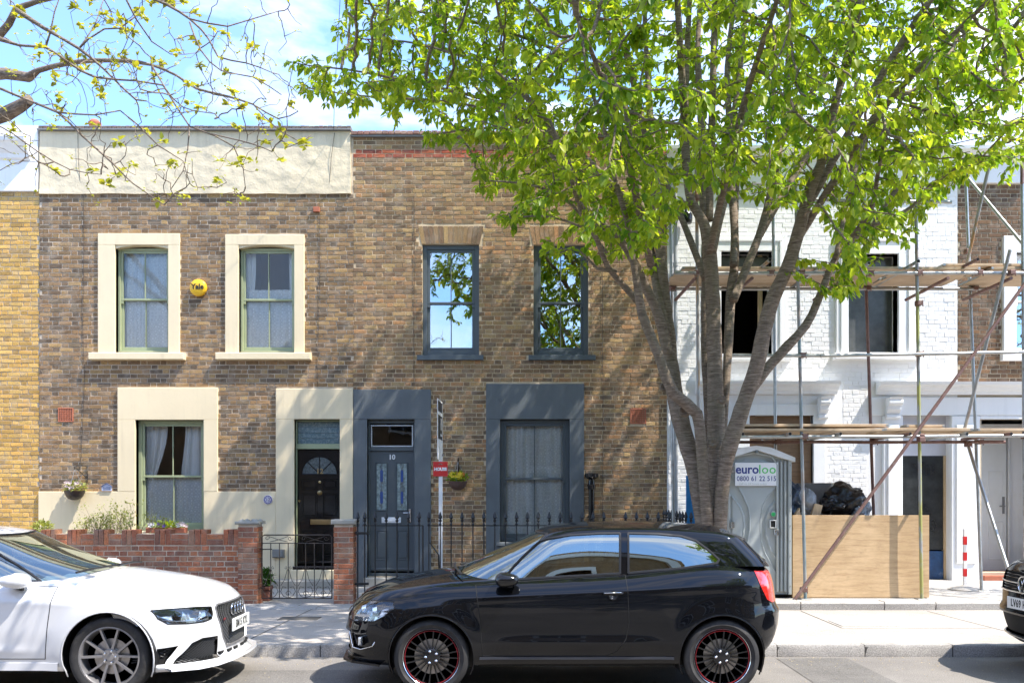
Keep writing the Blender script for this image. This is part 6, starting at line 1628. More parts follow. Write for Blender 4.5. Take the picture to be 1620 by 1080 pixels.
def pier(px0, px1, label, capf):
    x0, x1 = gx(px0), gx(px1); t = thing('gate_pier', label, 'gate pier', ((x0+x1)/2, GY, PVZ), 'brick gate piers'); W = x1-x0
    c = MB().box(x0+.008, x1-.008, GY-.052, GY+W-.058, .03, gz(829)).build('pier_core', M['mortar12'], t)
    z = .105; k = 0; bl = [];
    while z < gz(829)-.03:
        zt = z+.065
        if k % 2 == 0: seg = [(x0, x0+.215), (x0+.225, x1)]
        else: seg = [(x0, x1-.225), (x1-.215, x1)]
        for a, b in seg: single(c, a, b, GY-.06, GY-.045, z, zt, M['brickgarden'])
        # faces seen from the sides
        for sx in (0, 1):
            X = x0 if sx == 0 else x1
            m = MB(); y0 = GY-.044; 
            for (p, q) in (((0, .105), (.115, W-.01)) if k % 2 == 0 else ((0, .20), (.21, W-.01))):
                m.box(X-.001 if sx == 0 else X-.01, X+.01 if sx == 0 else X+.001, y0+p, y0+q, z, zt)
            tag(m.build('side_brick', M['brickgarden'], c), kind='stuff')
        z += .075; k += 1
    capf(t, x0, x1, W); return t
def cap1(t, x0, x1, W):
    m = MB(); e = .035; vs = []; fs = []; n = 9
    for (o_, z) in ((0, gz(829)), (e, gz(829)+.015), (e, gz(829)+.05)):
        pass
    m.cbox(x0-e, x1+e, GY-.06-e, GY+W-.05+e, gz(829)+.002, gz(829)+.045, .012)
    for k in range(7):
        cx_ = random.uniform(x0, x1); cy_ = random.uniform(GY-.05, GY+.2); r = random.uniform(.04, .09); m.lathe([(r, .03), (r*.8, .055), (r*.4, .07), (0, .075)], (cx_, cy_, gz(829)), 8)
    m.build('cap', M['capstone'], t, smooth=40)
def cap2(t, x0, x1, W):
    e = .035; MB().cbox(x0-e, x1+e, GY-.06-e, GY+W-.05+e, gz(829)+.002, gz(829)+.07, .014).build('cap', M['stone'], t)
pier(378, 409, 'left brick gate pier, its cap crusted with old mortar, ending the garden wall', cap1)
pier(529, 560, 'right brick gate pier with a flat stone cap between gate and black railings', cap2)
# wrought iron gate of number 12
gt = thing('garden_gate', 'low wrought iron gate with scrolls between the two brick piers', 'gate', (gx(470), GY, PVZ))
xa, xb, y = gx(413), gx(524), GY+.05; zt, zb, zm = gz(846), gz(946.5), gz(859)
f = MB(); f.tube([(xa, y, zb), (xa, y, zt-.03), (xa+.03, y, zt), (xb-.03, y, zt), (xb, y, zt-.03), (xb, y, zb)], .009, 6); f.tube([(xa, y, zm), (xb, y, zm)], .007, 6); f.tube([(xa, y, zb), (xb, y, zb)], .010, 6)
f.tube([(xa-.05, y, gz(868.5)), (xa+.15, y-.015, gz(868.5))], .009, 6); f.tube([(xa-.05, y, gz(930)), (xa+.03, y, gz(930))], .009, 6); f.build('gate_frame', M['rustiron'], gt)
b0 = None
for k in range(1, 8):
    x = xa+(xb-xa)*k/8
    if b0 is None: b0 = MB().tube([(0, 0, zb), (0, 0, zm)], .0068, 6).build('bar', M['rustiron'], None, local=True).data; bpy.data.objects.remove([o for o in bpy.data.objects if o.data == b0][0])
    inst(b0, 'bar', gt, (x, y, 0))
def spiral(m, c, r, turns, d, y, rad=.004, start=0):
    pts = []; n = 18
    for i in range(n+1):
        t = i/n; a = start+d*turns*2*math.pi*t; rr = r*(1-t*.75); pts.append((c[0]+rr*math.cos(a), y, c[1]+rr*math.sin(a)))
    m.tube(pts, rad, 4, cap=False)
sc_ = MB(); w = (xb-xa)/8
for k in range(4):
    cx_ = xa+w*(2*k+1)
    for s in (-1, 1):
        sc_.tube([(cx_, y-.008, zb+.01), (cx_+s*w*.5, y-.008, zb+.03), (cx_+s*w*.85, y-.008, zb+.10), (cx_+s*w*.62, y-.008, zb+.17), (cx_+s*w*.2, y-.008, zb+.16)], .0045, 4, cap=False)
        sc_.tube([(cx_+s*w*.85, y-.008, zb+.18), (cx_+s*w*.4, y-.008, zb+.27), (cx_+s*.01, y-.008, zb+.42)], .004, 4, cap=False)
    spiral(sc_, (cx_, zb+.07), .045, 1, 1, y-.008)
    for s in (-1, 1): spiral(sc_, (cx_+s*.035, zb+.44), .022, 1, s, y-.008, .0035, math.pi/2)
for s, c in ((1, xa+.08), (-1, xb-.08), (-1, (xa+xb)/2-.10), (1, (xa+xb)/2+.10)):
    spiral(sc_, (c, (zt+zm)/2+.01), .035, 1.1, s, y-.006)
    sc_.tube([(c+.035*s, y-.006, zm+.02), (c+.16*s, y-.006, zm+.05), (c+.30*s, y-.006, zt-.02)], .004, 4, cap=False)
sc_.build('scrolls', M['rustiron'], gt)
# black spear topped railings of number 10
def spear_mesh(hbot, htop, r=.009):
    q = MB(); q.tube([(0,0,hbot), (0,0,htop-.19)], r, 8, cap=False)
    q.lathe([(r, 0), (.019, .01), (.019, .022), (.011, .032), (.011, .045), (.022, .058), (.024, .072), (.013, .085), (.014, .09), (.030, .105), (.026, .13), (.012, .175), (.0, .20)], (0, 0, htop-.20), 10)
    o = q.build('railing_bar', M['ironblack'], None, local=True, smooth=40); me = o.data; bpy.data.objects.remove(o); return me
rl = thing('railings', 'black spear topped iron railings in front of the brown brick house', 'railings', (gx(820), GY, PVZ))
gate = thing('railing_gate', 'black spear topped iron gate in front of the slate grey door', 'gate', (gx(620), GY, PVZ))
ZT = gz(808.5); RY = GY+.03; zr = gz(831); zl = PVZ+.14
bar = spear_mesh(PVZ-.05, ZT); barg = spear_mesh(zl-.02, ZT)
for px in (566, 678.5): inst(bar, 'railing_bar', rl, (PX(px, RY), RY, 0))
for px in (577, 593.5, 611, 628, 646, 663): inst(barg, 'railing_bar', gate, (PX(px, RY), RY, 0))
m = MB(); m.box(PX(573,RY), PX(670,RY), RY-.018, RY+.018, zr-.007, zr+.007); m.box(PX(573,RY), PX(670,RY), RY-.018, RY+.018, zl-.007, zl+.007)
m.cbox(PX(562,RY), PX(584,RY), RY-.03, RY-.015, gz(845), gz(841)); m.cbox(PX(562,RY), PX(584,RY), RY-.03, RY-.015, gz(925), gz(921)); m.tube([(PX(669,RY), RY, zl), (PX(669,RY), RY, zr)], .011, 8); m.build('gate_rails', M['ironblack'], gate)
px = 696.5
while px < 1094:
    if abs(px-972) > 5: inst(bar, 'railing_bar', rl, (PX(px, RY), RY, 0))
    px += 17.25
xe = PX(1090, RY)
k = 1
while RY+.25*k < FY-.05:
    inst(bar, 'railing_bar', rl, (xe, RY+.25*k, 0)); k += 1
m = MB(); m.box(PX(676,RY), xe+.01, RY-.018, RY+.018, zr-.007, zr+.007); m.box(PX(676,RY), xe+.01, RY-.018, RY+.018, PVZ+.10, PVZ+.12)
m.box(xe-.018, xe+.018, RY+.018, FY-.001, zr-.0065, zr+.0065); m.box(xe-.018, xe+.018, RY+.018, FY-.001, PVZ+.10, PVZ+.12)
m.box(PX(558,RY), PX(569,RY), RY-.016, RY+.016, zr-.006, zr+.006)
m.tube([(PX(680,RY), RY+.01, zr-.25), (PX(690,RY), RY+.45, zr-.45), (PX(692,RY), RY+.5, PVZ)], .011, 8)
m.build('rails', M['ironblack'], rl)
MB().cbox(PX(674,RY), xe+.06, RY-.10, RY+.10, -.02, PVZ+.07, .015).build('plinth', M['stone'], rl)
# ---------------------------------------------------------------- small things on and by the houses
al = thing('alarm_box', 'round yellow burglar alarm box between the two upstairs cream windows', 'alarm box', (fx(315), FY, fz(470)))
ax_, az_ = fx(315), fz(456); r = 13.5/92.6
m = MB(); m.lathe([(r*.96, .0), (r, -.02), (r*.98, -.055), (r*.90, -.072), (r*.4, -.082), (0, -.084)], (ax_, FY-.002, az_), 32, 'y'); m.build('alarm_cover', plain('yellow_plastic', (.82,.47,.02), .3, .06), al, smooth=50)
text_mesh('Yale', .125, M['ink'], 'lettering', al, facing(ax_, FY-.088, az_+.01), .003, .003)
num = thing('number_plaque', 'small round patterned plaque on the cream wall left of the black door', 'plaque', (fx(425), FY, fz(797)))
MB().lathe([(.078,.0),(.078,-.010),(.070,-.014),(0,-.015)], (fx(425), FY-.035, fz(790)), 28, 'y').build('plate', plain('glazed_white', (.66,.64,.68), .2, .05), num, smooth=40)
m = MB(); m.tube([(fx(425)+.066*math.cos(a), FY-.050, fz(790)+.066*math.sin(a)) for a in np.linspace(0,2*math.pi,25)], .005, 5)
for k in range(10): a = k*.628; m.lathe([(.010,0),(.010,-.003),(0,-.003)], (fx(425)+.052*math.cos(a), FY-.048, fz(790)+.052*math.sin(a)), 7, 'y')
blu = plain('purple_glaze', (.12,.09,.26), .25, .1); m.build('pattern', blu, num)
text_mesh('12', .075, blu, 'lettering', num, facing(fx(425), FY-.052, fz(790)), .002, .001)
sg = thing('house_plaque', 'tiny blue and white house shaped plaque on the wall beside the hanging basket', 'plaque', (fx(171), FY, fz(777)))
z0 = fz(776); m = MB(); m.prism([(fx(163),z0),(fx(178.5),z0),(fx(178.5),z0+.075),(fx(171),z0+.125),(fx(163),z0+.075)], FY-.055, FY-.035)
m.build('plaque_board', plain('pale_blue_paint', (.48,.52,.66), .4, .05), sg)
m = MB(); m.bar((fx(161.5),FY-.058,z0+.068), (fx(171),FY-.058,z0+.128), .012, .02); m.bar((fx(180),FY-.058,z0+.068), (fx(171),FY-.058,z0+.128), .012, .02)
for k in range(2): m.box(fx(165), fx(176.5), FY-.058, FY-.056, z0+.02+.028*k, z0+.032+.028*k)
m.build('plaque_roof', plain('slate_blue_paint', (.09,.11,.20), .4, .1), sg)
mb_ = thing('meter_box', 'small grey meter box on the cream wall behind the low iron gate', 'meter box', (fx(443), FY, fz(880)))
MB().cbox(fx(433.5), fx(451.5), FY-.14, FY-.036, fz(881), fz(868), .012).build('box', plain('grey_plastic', (.16,.16,.15), .5, .1), mb_)
m = MB(); m.cbox(fx(435), fx(450), FY-.145, FY-.1395, fz(879.5), fz(869.5), .002); m.cbox(fx(442), fx(444), FY-.152, FY-.1455, fz(875.5), fz(873.5), .002); m.build('lid', plain('grey_plastic_lid', (.20,.20,.185), .5, .1), mb_)
def leaf_tuft(name, c, rad, n, size, mat, parent, flat=.7, up=.4, kind='stuff'):
    pos = []; fw = []
    for i in range(n):
        d = np.random.normal(0,1,3); d /= np.linalg.norm(d); rr = random.random()**.5
        p = np.array(c)+d*np.array(rad)*rr; pos.append(p); fw.append(d+np.array([0,0,up])+np.random.normal(0,.4,3))
    V, T, Q = leaf_arrays(np.array(pos), np.array(fw), size*np.random.uniform(.6,1.3,n), np.random.uniform(0,.3,n), .6)
    o = leaf_object(name, V, T, Q, mat, parent); o['kind'] = kind; return o
def flowers(name, c, rad, n, size, mat, parent):
    m = MB()
    for i in range(n):
        p = Vector(c)+Vector((random.uniform(-1,1)*rad[0], random.uniform(-1,1)*rad[1], random.uniform(-.6,1)*rad[2])); k = 5
        for j in range(k):
            a = 2*math.pi*j/k; d = Vector((math.cos(a), -.35, math.sin(a)))*size; e = Vector((math.cos(a+.9), -.35, math.sin(a+.9)))*size
            m.add([p, p+d*.9, p+(d+e)*.62, p+e*.9], [(0,1,2,3)])
    o = m.build(name, mat, parent, fixn=False); o['kind'] = 'stuff'; return o
basket_n = [0]
def basket(px, py, Y, r, label, hook_py, leafm, fl, bowlm, hx_=0):
    x, z = PX(px, Y), PZ(py, Y); t = thing('hanging_basket', label, 'hanging basket', (x, FY, z-r), 'baskets hanging on the fronts')
    m = MB(); m.lathe([(r, 0), (r*1.03, .012), (r*.98, -.02), (r*.86, -r*.45), (r*.6, -r*.75), (r*.25, -r*.88), (0, -r*.9)], (x, Y, z), 22); 
    m.build('bowl', bowlm, t, smooth=50)
    hz = PZ(hook_py, Y); m = MB()
    for a in (.4, 2.5, 4.6): m.tube([(x+r*math.cos(a), Y+r*math.sin(a), z), (x, Y, hz)], .004, 5)
    m.build('chains', M['lead'], t)
    m = MB(); m.tube([(x+hx_, FY-.003, hz-.22), (x+hx_, FY-.01, hz+.05), (x+hx_*.5, (FY+Y)/2, hz+.07), (x, Y-.02, hz+.04), (x, Y, hz)], .008, 6); m.tube([(x+hx_, FY-.01, hz-.15), (x, Y+.03, hz+.03)], .006, 6); m.build('bracket', M['ironblack'], t)
    leaf_tuft('plants', (x, Y, z+.06), (r*1.15, r*1.0, .09), 230, .06, leafm, t, up=.6)
    for mat, n in fl: flowers('flowers', (x+random.uniform(-.03,.05), Y-.06, z+.10), (r*.7, r*.6, .06), n, .028, mat, t)
fy_ = plain('yellow_petals', (.85,.60,.03), .5, .1); fw_ = plain('white_petals', (.80,.76,.76), .5, .05); fp_ = plain('violet_petals', (.10,.04,.30), .5, .1); fpk = plain('pale_pink_petals', (.72,.55,.52), .5, .1); fr_ = plain('orange_petals', (.7,.12,.03), .5, .1)
basket(724.5, 762, FY-.17, .155, 'hanging basket of yellow pansies on the brown brick wall by the red sign', 730, M['leaf'], [(fy_, 22), (fr_, 5)], plain('wicker_bowl', (.10,.055,.04), .8, .3, 20, 60, .006, .8))
basket(118, 777, FY-.19, .165, 'dark hanging basket with sparse pale blooms left of the cream ground floor window', 742, M['shrubleaf'], [(fpk, 26)], plain('dark_bowl', (.03,.018,.018), .35, .3), .13)
wb = thing('window_box', 'terracotta window box of white, violet and pink flowers on the cream sill', 'window box', (fx(270), FY-.07, G12[2]))
m = MB(); m.cbox(fx(238), fx(300), FY-.22, FY-.105, G12[2]-.03, G12[2]+.06, .012); m.build('trough', M['terracotta'], wb)
leaf_tuft('plants', (fx(269), FY-.16, G12[2]+.09), (.33, .06, .06), 260, .06, M['leaf'], wb)
for mat, c, n in ((fw_, 246, 9), (fp_, 262, 8), (fw_, 291, 12), (fpk, 296, 6)): flowers('flowers', (fx(c), FY-.2, G12[2]+.11), (.07, .04, .03), n, .032, mat, wb)
MB().cbox(fx(250), fx(262), FY-.104, FY-.101, G12[2]-.05, G12[2]-.03).build('trough_foot', M['terracotta'], wb)
pt = thing('plant_pot', 'square terracotta pot with a green plant beside the iron gate', 'plant pot', (gx(418), GY+.5, PVZ))
px_, py_ = PX(417.5, GY+.45), GY+.45
m = MB(); m.cbox(px_-.10, px_+.10, py_-.1, py_+.1, PVZ, PVZ+.20, .01); m.cbox(px_-.112, px_+.112, py_-.112, py_+.112, PVZ+.16, PVZ+.21, .01); m.build('pot', plain('dark_terracotta', (.16,.06,.04), .7, .2), pt)
leaf_tuft('plant', (px_, py_, PVZ+.32), (.12,.12,.13), 260, .07, M['darkleaf'], pt)
# bare shrub behind the wall
sh = thing('shrub', 'spindly yellow-green shrub against the cream wall behind the brick garden wall', 'shrub', (fx(190), FY-.7, PVZ))
m = MB(); tips = []
def twig(p, d, L, r, dep):
    q = p+d*L; md = p.lerp(q, .5)+Vector((random.uniform(-.02,.02), random.uniform(-.02,.02), .01)); m.tube([p, md, q], [r, r*.85, r*.7], 5, cap=False)
    if dep == 0: tips.append(q); return
    for k in range(random.choice((2,3,3))):
        e = (d+Vector((random.uniform(-.75,.75), random.uniform(-.45,.45), random.uniform(-.1,.45)))).normalized(); twig(p.lerp(q, random.uniform(.55,1)), e, L*random.uniform(.6,.85), r*.65, dep-1)
sb = Vector((PX(192, FY-.7), FY-.7, PVZ))
for k in range(5): twig(sb+Vector((random.uniform(-.05,.05),0,0)), Vector(((k-2)*.17, random.uniform(-.2,.2), 1)).normalized(), .55, .012, 4)
m.build('stems', plain('pale_twig', (.30,.22,.14), .8, .2), sh, fixn=False)
pos = []; fw = []
for q in tips:
    for k in range(6): pos.append(np.array(q)+np.random.normal(0,.03,3)); fw.append(np.random.normal(0,1,3)+np.array([0,0,.5]))
V, T, Q = leaf_arrays(np.array(pos), np.array(fw), np.random.uniform(.02,.055,len(pos)), np.random.uniform(0,.3,len(pos)), .6)
leaf_object('foliage', V, T, Q, M['shrubleaf'], sh)['kind'] = 'stuff'
s2 = thing('shrub', 'small yellow-green plant showing over the wall at the foot of the yellow house', 'shrub', (PX(62,FY-.5), FY-.5, PVZ)); m = MB()
for k in range(7): m.tube([(PX(66,FY-.5), FY-.5, PVZ), (PX(66+k*2,FY-.5), FY-.5, .9), (PX(56+k*4,FY-.5), FY-.55, PZ(832,FY-.5))], .006, 4)
m.build('stems', M['bark'], s2); leaf_tuft('foliage', (PX(67,FY-.5), FY-.5, PZ(834,FY-.5)), (.17,.15,.10), 260, .06, M['shrubleaf'], s2)
# chimney pot peeping over the parapet
cp = MB(); cyy = 19.6; cx_ = PX(150, cyy); zc = PZ(196, cyy)
cp.lathe([(.10, -1.0), (.11, -.05), (.13, -.02), (.13, .02), (.10, .04), (.08, .075), (0, .085)], (cx_, cyy, zc), 18); cp.build('chimney_pot', M['terracotta'], h12, smooth=40)
MB().box(cx_-.25, cx_+.25, cyy-.2, cyy+.25, zc-1.3, zc-.6).build('chimney_stack', M['brick12'], h12)
# ---------------------------------------------------------------- estate agent's board
SY = 14.15
sn = thing('sale_board', "white post with a red HOUSE sign and an estate agent's board seen edge-on", 'sign', (PX(697,SY), SY, PVZ))
m = MB(); m.cbox(PX(694.2,SY), PX(700,SY), SY-.02, SY+.03, PVZ, PZ(640,SY)-.02, .004); m.build('post', M['whitep'], sn)
bo = Matrix.Rotation(R(5), 4, 'Z')
m = MB(); w_ = .008
za, zb_ = PZ(728,SY), PZ(636,SY); xx0 = PX(694,SY); BX0, BX1 = PX(692.6, SY-.62), PX(700.3, SY+.05)
m.add([(BX0-.008, SY-.62, za), (BX0, SY-.62, za), (BX1, SY+.05, za), (BX1-.008, SY+.05, za), (BX0-.008, SY-.62, zb_), (BX0, SY-.62, zb_), (BX1, SY+.05, zb_), (BX1-.008, SY+.05, zb_)], [(0,3,2,1),(4,5,6,7),(0,1,5,4),(1,2,6,5),(2,3,7,6),(3,0,4,7)])
m.build('board', M['whitep'], sn)
def onboard(u, z, off=.0015): return (BX0+(BX1-BX0)*u+off, SY-.62+.67*u, z)
m = MB(); H = zb_-za
for (u0, u1, v0, v1) in ((.06,.94,.80,.97),(.06,.94,.34,.74)): m.add([onboard(u0, za+H*v0), onboard(u1, za+H*v0), onboard(u1, za+H*v1), onboard(u0, za+H*v1)], [(0,1,2,3)])
m.build('printed_panel', plain('charcoal_print', (.035,.035,.04), .5, .1), sn, fixn=False)
m = MB()
for (u0, u1, v0, v1) in ((.55,.70,.50,.70),(.5,.8,.40,.44)): m.add([onboard(u0, za+H*v0, .003), onboard(u1, za+H*v0, .003), onboard(u1, za+H*v1, .003), onboard(u0, za+H*v1, .003)], [(0,1,2,3)])
m.build('pale_print', M['whitep'], sn, fixn=False)
m = MB(); m.cbox(PX(685.5,SY), PX(708.5,SY), SY-.034, SY-.026, PZ(753,SY), PZ(730,SY), .002); m.build('red_sign', plain('red_sign_board', (.62,.03,.025), .4, .04), sn)
text_mesh('HOUSE', .062, M['whitep'], 'lettering', sn, facing(PX(697,SY), SY-.036, PZ(742,SY)), .001, .004, sx=.95)
m = MB(); m.tube([(PX(694,SY), SY-.03, PZ(735,SY)), (PX(697,SY), SY-.04, PZ(733,SY)), (PX(700,SY), SY-.03, PZ(735,SY))], .006, 6); m.cbox(PX(692,SY), PX(702,SY), SY-.035, SY+.035, PZ(721,SY), PZ(718,SY)); m.build('bracket', M['lead'], sn)
# ---------------------------------------------------------------- blue door panel behind the tree
bl_ = thing('site_door', 'narrow blue door standing between the railings and the tree trunk', 'door', (PX(1110,15.0), 15.0, .22))
Yb = 15.0; m = MB(); m.cbox(PX(1086,Yb), PX(1150,Yb), Yb, Yb+.05, .1, PZ(752,Yb), .006); o = m.build('door_leaf', plain('bright_blue_paint', (.02,.20,.46), .4, .12, dirt=((.25,.35,.42), 6, .6, .7, .5)), bl_)
MB().cbox(PX(1098,Yb), PX(1107,Yb), Yb-.004, Yb-.0005, PZ(786,Yb), PZ(772,Yb)).build('notice', M['whitep'], bl_)
MB().cbox(PX(1096,Yb), PX(1104,Yb), Yb-.03, Yb-.004, PZ(790,Yb), PZ(788,Yb)).build('handle', M['steel'], bl_)
# ================================================================ PORTABLE TOILET
LY = 13.45; lx = lambda p: PX(p, LY); lz = lambda p: PZ(p, LY)
loo = thing('portable_toilet', 'grey plastic portable toilet with a white peaked roof beside the plywood hoarding', 'portable toilet', (lx(1195), LY, .22))
pg = plain('grey_green_plastic', (.38,.41,.40), .42, .06, 2, 30, .002, .25, dirt=((.35,.34,.31), 3, .5, .8, .25)); pgd = plain('darker_plastic', (.17,.195,.195), .45, .06); pw = plain('white_translucent_roof', (.74,.74,.72), .4, .05)
X0, X1 = lx(1140), lx(1251); Zb, Ze, Zp = lz(940), lz(727), lz(711)
m = MB(); xm = (X0+X1)/2
body = [(X0, Zb), (X1, Zb), (X1, Ze+.0), (xm, Zp), (X0, Ze)]
m.prism([(a, b) for a, b in body], LY+.05, LY+1.05)
for k in range(4): # ribs of the right hand corner post
    xx = lx(1229+k*6.0); m.cbox(xx, xx+.028, LY+.0, LY+.049, Zb+.04, Ze-.02, .01)
m.cbox(X1-.03, X1+.012, LY-.005, LY+.06, Zb, Ze-.005, .006); m.cbox(X0-.012, X0+.03, LY-.005, LY+.06, Zb, Ze-.005, .006)
m.cbox(lx(1147), lx(1153), LY+.0, LY+.049, Zb, Ze, .01)
m.build('cabin', pg, loo)
# rivets
rv = MB()
for k in range(9): rv.lathe([(.009,0),(.006,-.006),(0,-.007)], (X1-.008, LY-.005, Zb+.12+(Ze-Zb-.2)*k/8), 6, 'y')
rv.build('rivets', M['steel'], loo)
# door with moulded relief
dx0, dx1 = lx(1154), lx(1228); dzb, dzt = Zb+.07, lz(727)
OL = [(1150,742),(1160,755),(1176,784),(1184.5,804),(1186.5,820),(1186,838),(1183,857),(1174,874),(1162,888),(1150,896)]
IL = [(1150,776),(1160,787),(1171,801),(1177,816),(1178.5,830),(1177,845),(1171,864),(1162,875),(1150,880)]
OR = [(1236,762),(1229,771),(1217,783),(1208,799),(1205,820),(1205,842),(1206,857),(1211,873),(1220,890),(1230,908),(1236,914)]
IR = [(1236,785),(1229,791),(1218,804),(1212.5,820),(1211.5,836),(1213,850),(1219.5,869),(1228,882),(1236,890)]
def pdist(x, y, L):
    best = 1e9
    for (a, b), (c, d) in zip(L[:-1], L[1:]):
        vx, vy = c-a, d-b; t = min(max(((x-a)*vx+(y-b)*vy)/(vx*vx+vy*vy), 0), 1); best = min(best, math.hypot(x-a-vx*t, y-b-vy*t))
    return best
nx, nz = 84, 190; vs = []; fs = []
def sm(t): t = min(max(t, 0), 1); return t*t*(3-2*t)
bandL = OL + IL[::-1]; bandR = OR + IR[::-1]; fan = OL[:1] + OL
for j in range(nz+1):
    for i in range(nx+1):
        s = i/nx; t = j/nz; x = dx0+(dx1-dx0)*s; z = dzb+(dzt-dzb)*t; px_ = CX+F*x/LY; py_ = HY-(z-CH)*F/LY; h = 0
        for O_, I_, band in ((OL, IL, bandL), (OR, IR, bandR)):
            if inpoly(px_, py_, band):
                do_, di_ = pdist(px_, py_, O_), pdist(px_, py_, I_)
                h -= .040*sm(do_/2.2)*sm(di_/4.5)
            else: h += .012*math.exp(-(min(pdist(px_, py_, O_), pdist(px_, py_, I_))/1.0)**2)
        za = 719+16*abs(s-.5)*2; h -= .016*sm((za+3-py_)/1.5)*sm((py_-za+3.5)/1.5)
        h += .010*math.exp(-((py_-(905+8*math.sin(s*3)))/1.2)**2) * (1 if s > .0 else 0)*0
        h -= .014*sm((2.5-abs(px_-1157))/1.5)
        vs.append((x, LY+.030-h, z))
for j in range(nz):
    for i in range(nx): a = j*(nx+1)+i; fs.append((a, a+1, a+nx+2, a+nx+1))
m = MB(); m.add(vs, fs); dr_ = m.build('door', pg, loo, smooth=True, fixn=False)
m = MB(); m.tube([(dx0-.012, LY+.005, dzb), (dx0-.012, LY+.005, lz(735)), (dx0+.06, LY+.005, lz(722)), (xm-.02, LY+.005, lz(716)), (dx1-.06, LY+.005, lz(722)), (dx1+.012, LY+.005, lz(735)), (dx1+.012, LY+.005, dzb)], .013, 6); m.build('door_rim', pg, loo, smooth=True)
m = MB()
for z in (741, 830): m.cbox(lx(1156), lx(1162), LY-.01, LY+.03, lz(z+5), lz(z-5), .004)
m.build('hinges', M['steel'], dr_)
m = MB(); m.cbox(lx(1224.5), lx(1232), LY-.02, LY+.02, lz(846), lz(837), .004); m.tube([(lx(1228), LY-.02, lz(842)), (lx(1228), LY-.04, lz(842)), (lx(1226), LY-.04, lz(849))], .006, 6); m.build('latch', M['steel'], dr_)
m = MB(); m.lathe([(.045,0),(.045,-.012),(.036,-.018),(0,-.018)], (lx(1223), LY-.0, lz(813)), 20, 'y'); m.build('dial', pgd, dr_, smooth=40)
m = MB(); m.lathe([(.030,0),(.030,-.004),(0,-.005)], (lx(1223), LY-.018, lz(813)), 16, 'y'); m.build('vacant_disc', plain('green_disc', (.03,.33,.10), .4, .2), dr_)
m = MB(); frame4(m, lx(1218), lx(1228), lz(835), lz(822), LY-.006, LY+.02, .012); m.build('handle_frame', pw, dr_); MB().box(lx(1219), lx(1227), LY+.005, LY+.008, lz(834), lz(823)).build('handle_well', M['gap'], dr_)
# roof
m = MB(); e = .05; vs = []; 
pr = [(X0-e, Ze-.03), (X0-e, Ze+.03), (xm-.20, Zp+.03), (xm, Zp+.055), (xm+.20, Zp+.03), (X1+e, Ze+.03), (X1+e, Ze-.03), (xm, Zp-.005)]
m.prism(pr, LY-.05, LY+1.12); m.build('roof', pw, loo)
m = MB(); m.cbox(xm-.012, xm+.025, LY-.055, LY+.0, Zp-.05, Zp-.008, .004); m.build('roof_clip', pgd, loo)
m = MB(); m.cbox(X0+.02, X1-.02, LY+.02, LY+1.05, .26, Zb-.001, .01); m.tube([(X0, LY+.12, .262), (X1-.02, LY+.12, .262)], .045, 8); m.tube([(X0, LY+.9, .262), (X1, LY+.9, .262)], .045, 8); m.build('skid', M['gap'], loo)
# sign
sx0, sx1, sz0, sz1 = lx(1163), lx(1230.5), lz(768), lz(731.5)
m = MB(); m.box(sx0, sx1, LY-.003, LY+.004, sz0, sz1); sgn_ = m.build('sign', plain('white_vinyl', (.80,.80,.80), .4, .02), loo)
navy = plain('navy_print', (.03,.05,.22), .5, .05); lime = plain('green_print', (.10,.55,.13), .5, .05); pale = plain('faint_print', (.55,.60,.55), .5, .05)
text_mesh('euro', .175, navy, 'lettering', sgn_, facing(sx0+.17, LY-.004, lz(742.5)), .0008, .004, sx=.98, spacing=1.0)
text_mesh('loo', .175, lime, 'lettering', sgn_, facing(sx0+.455, LY-.004, lz(742.5)), .0008, .001, sx=1.05, spacing=1.05)
text_mesh('0800 61 22 515', .098, navy, 'lettering', sgn_, facing((sx0+sx1)/2, LY-.004, lz(757)), .0008, .0008, sx=.86, spacing=1.05)
text_mesh('call us 24 hours a day', .045, pale, 'lettering', sgn_, facing((sx0+sx1)/2-.05, LY-.004, lz(765)), .0008, 0, sx=1.0)
# ================================================================ PLYWOOD HOARDING AND RUBBISH
HY_ = 13.47; hxp = lambda p: PX(p, HY_); hzp = lambda p: PZ(p, HY_)
hb = thing('plywood_hoarding', 'waist high plywood hoarding holding rubbish in front of the white house', 'hoarding', (hxp(1345), HY_, .22))
m = MB(); m.cbox(hxp(1254), hxp(1470), HY_, HY_+.018, .225, hzp(814.5), .003); m.build('front_sheet', M['ply'], hb)
m = MB(); m.box(hxp(1470)-.02, hxp(1470)-.002, HY_+.019, HY_+.95, .225, hzp(817)); m.build('side_sheet', M['ply'], hb)
m = MB(); m.box(hxp(1254)+.002, hxp(1254)+.02, HY_+.019, HY_+.95, .225, hzp(817)); m.box(hxp(1254), hxp(1470), HY_+.951, HY_+.97, .225, hzp(830)); m.build('back_sheet', M['ply'], hb)
m = MB(); m.add([(hxp(1254)+.03, HY_+.03, 1.22), (hxp(1470)-.03, HY_+.03, 1.22), (hxp(1470)-.03, HY_+.94, 1.26), (hxp(1254)+.03, HY_+.94, 1.26)], [(0,1,2,3)]); m.build('rubble_fill', M['earth'], hb)
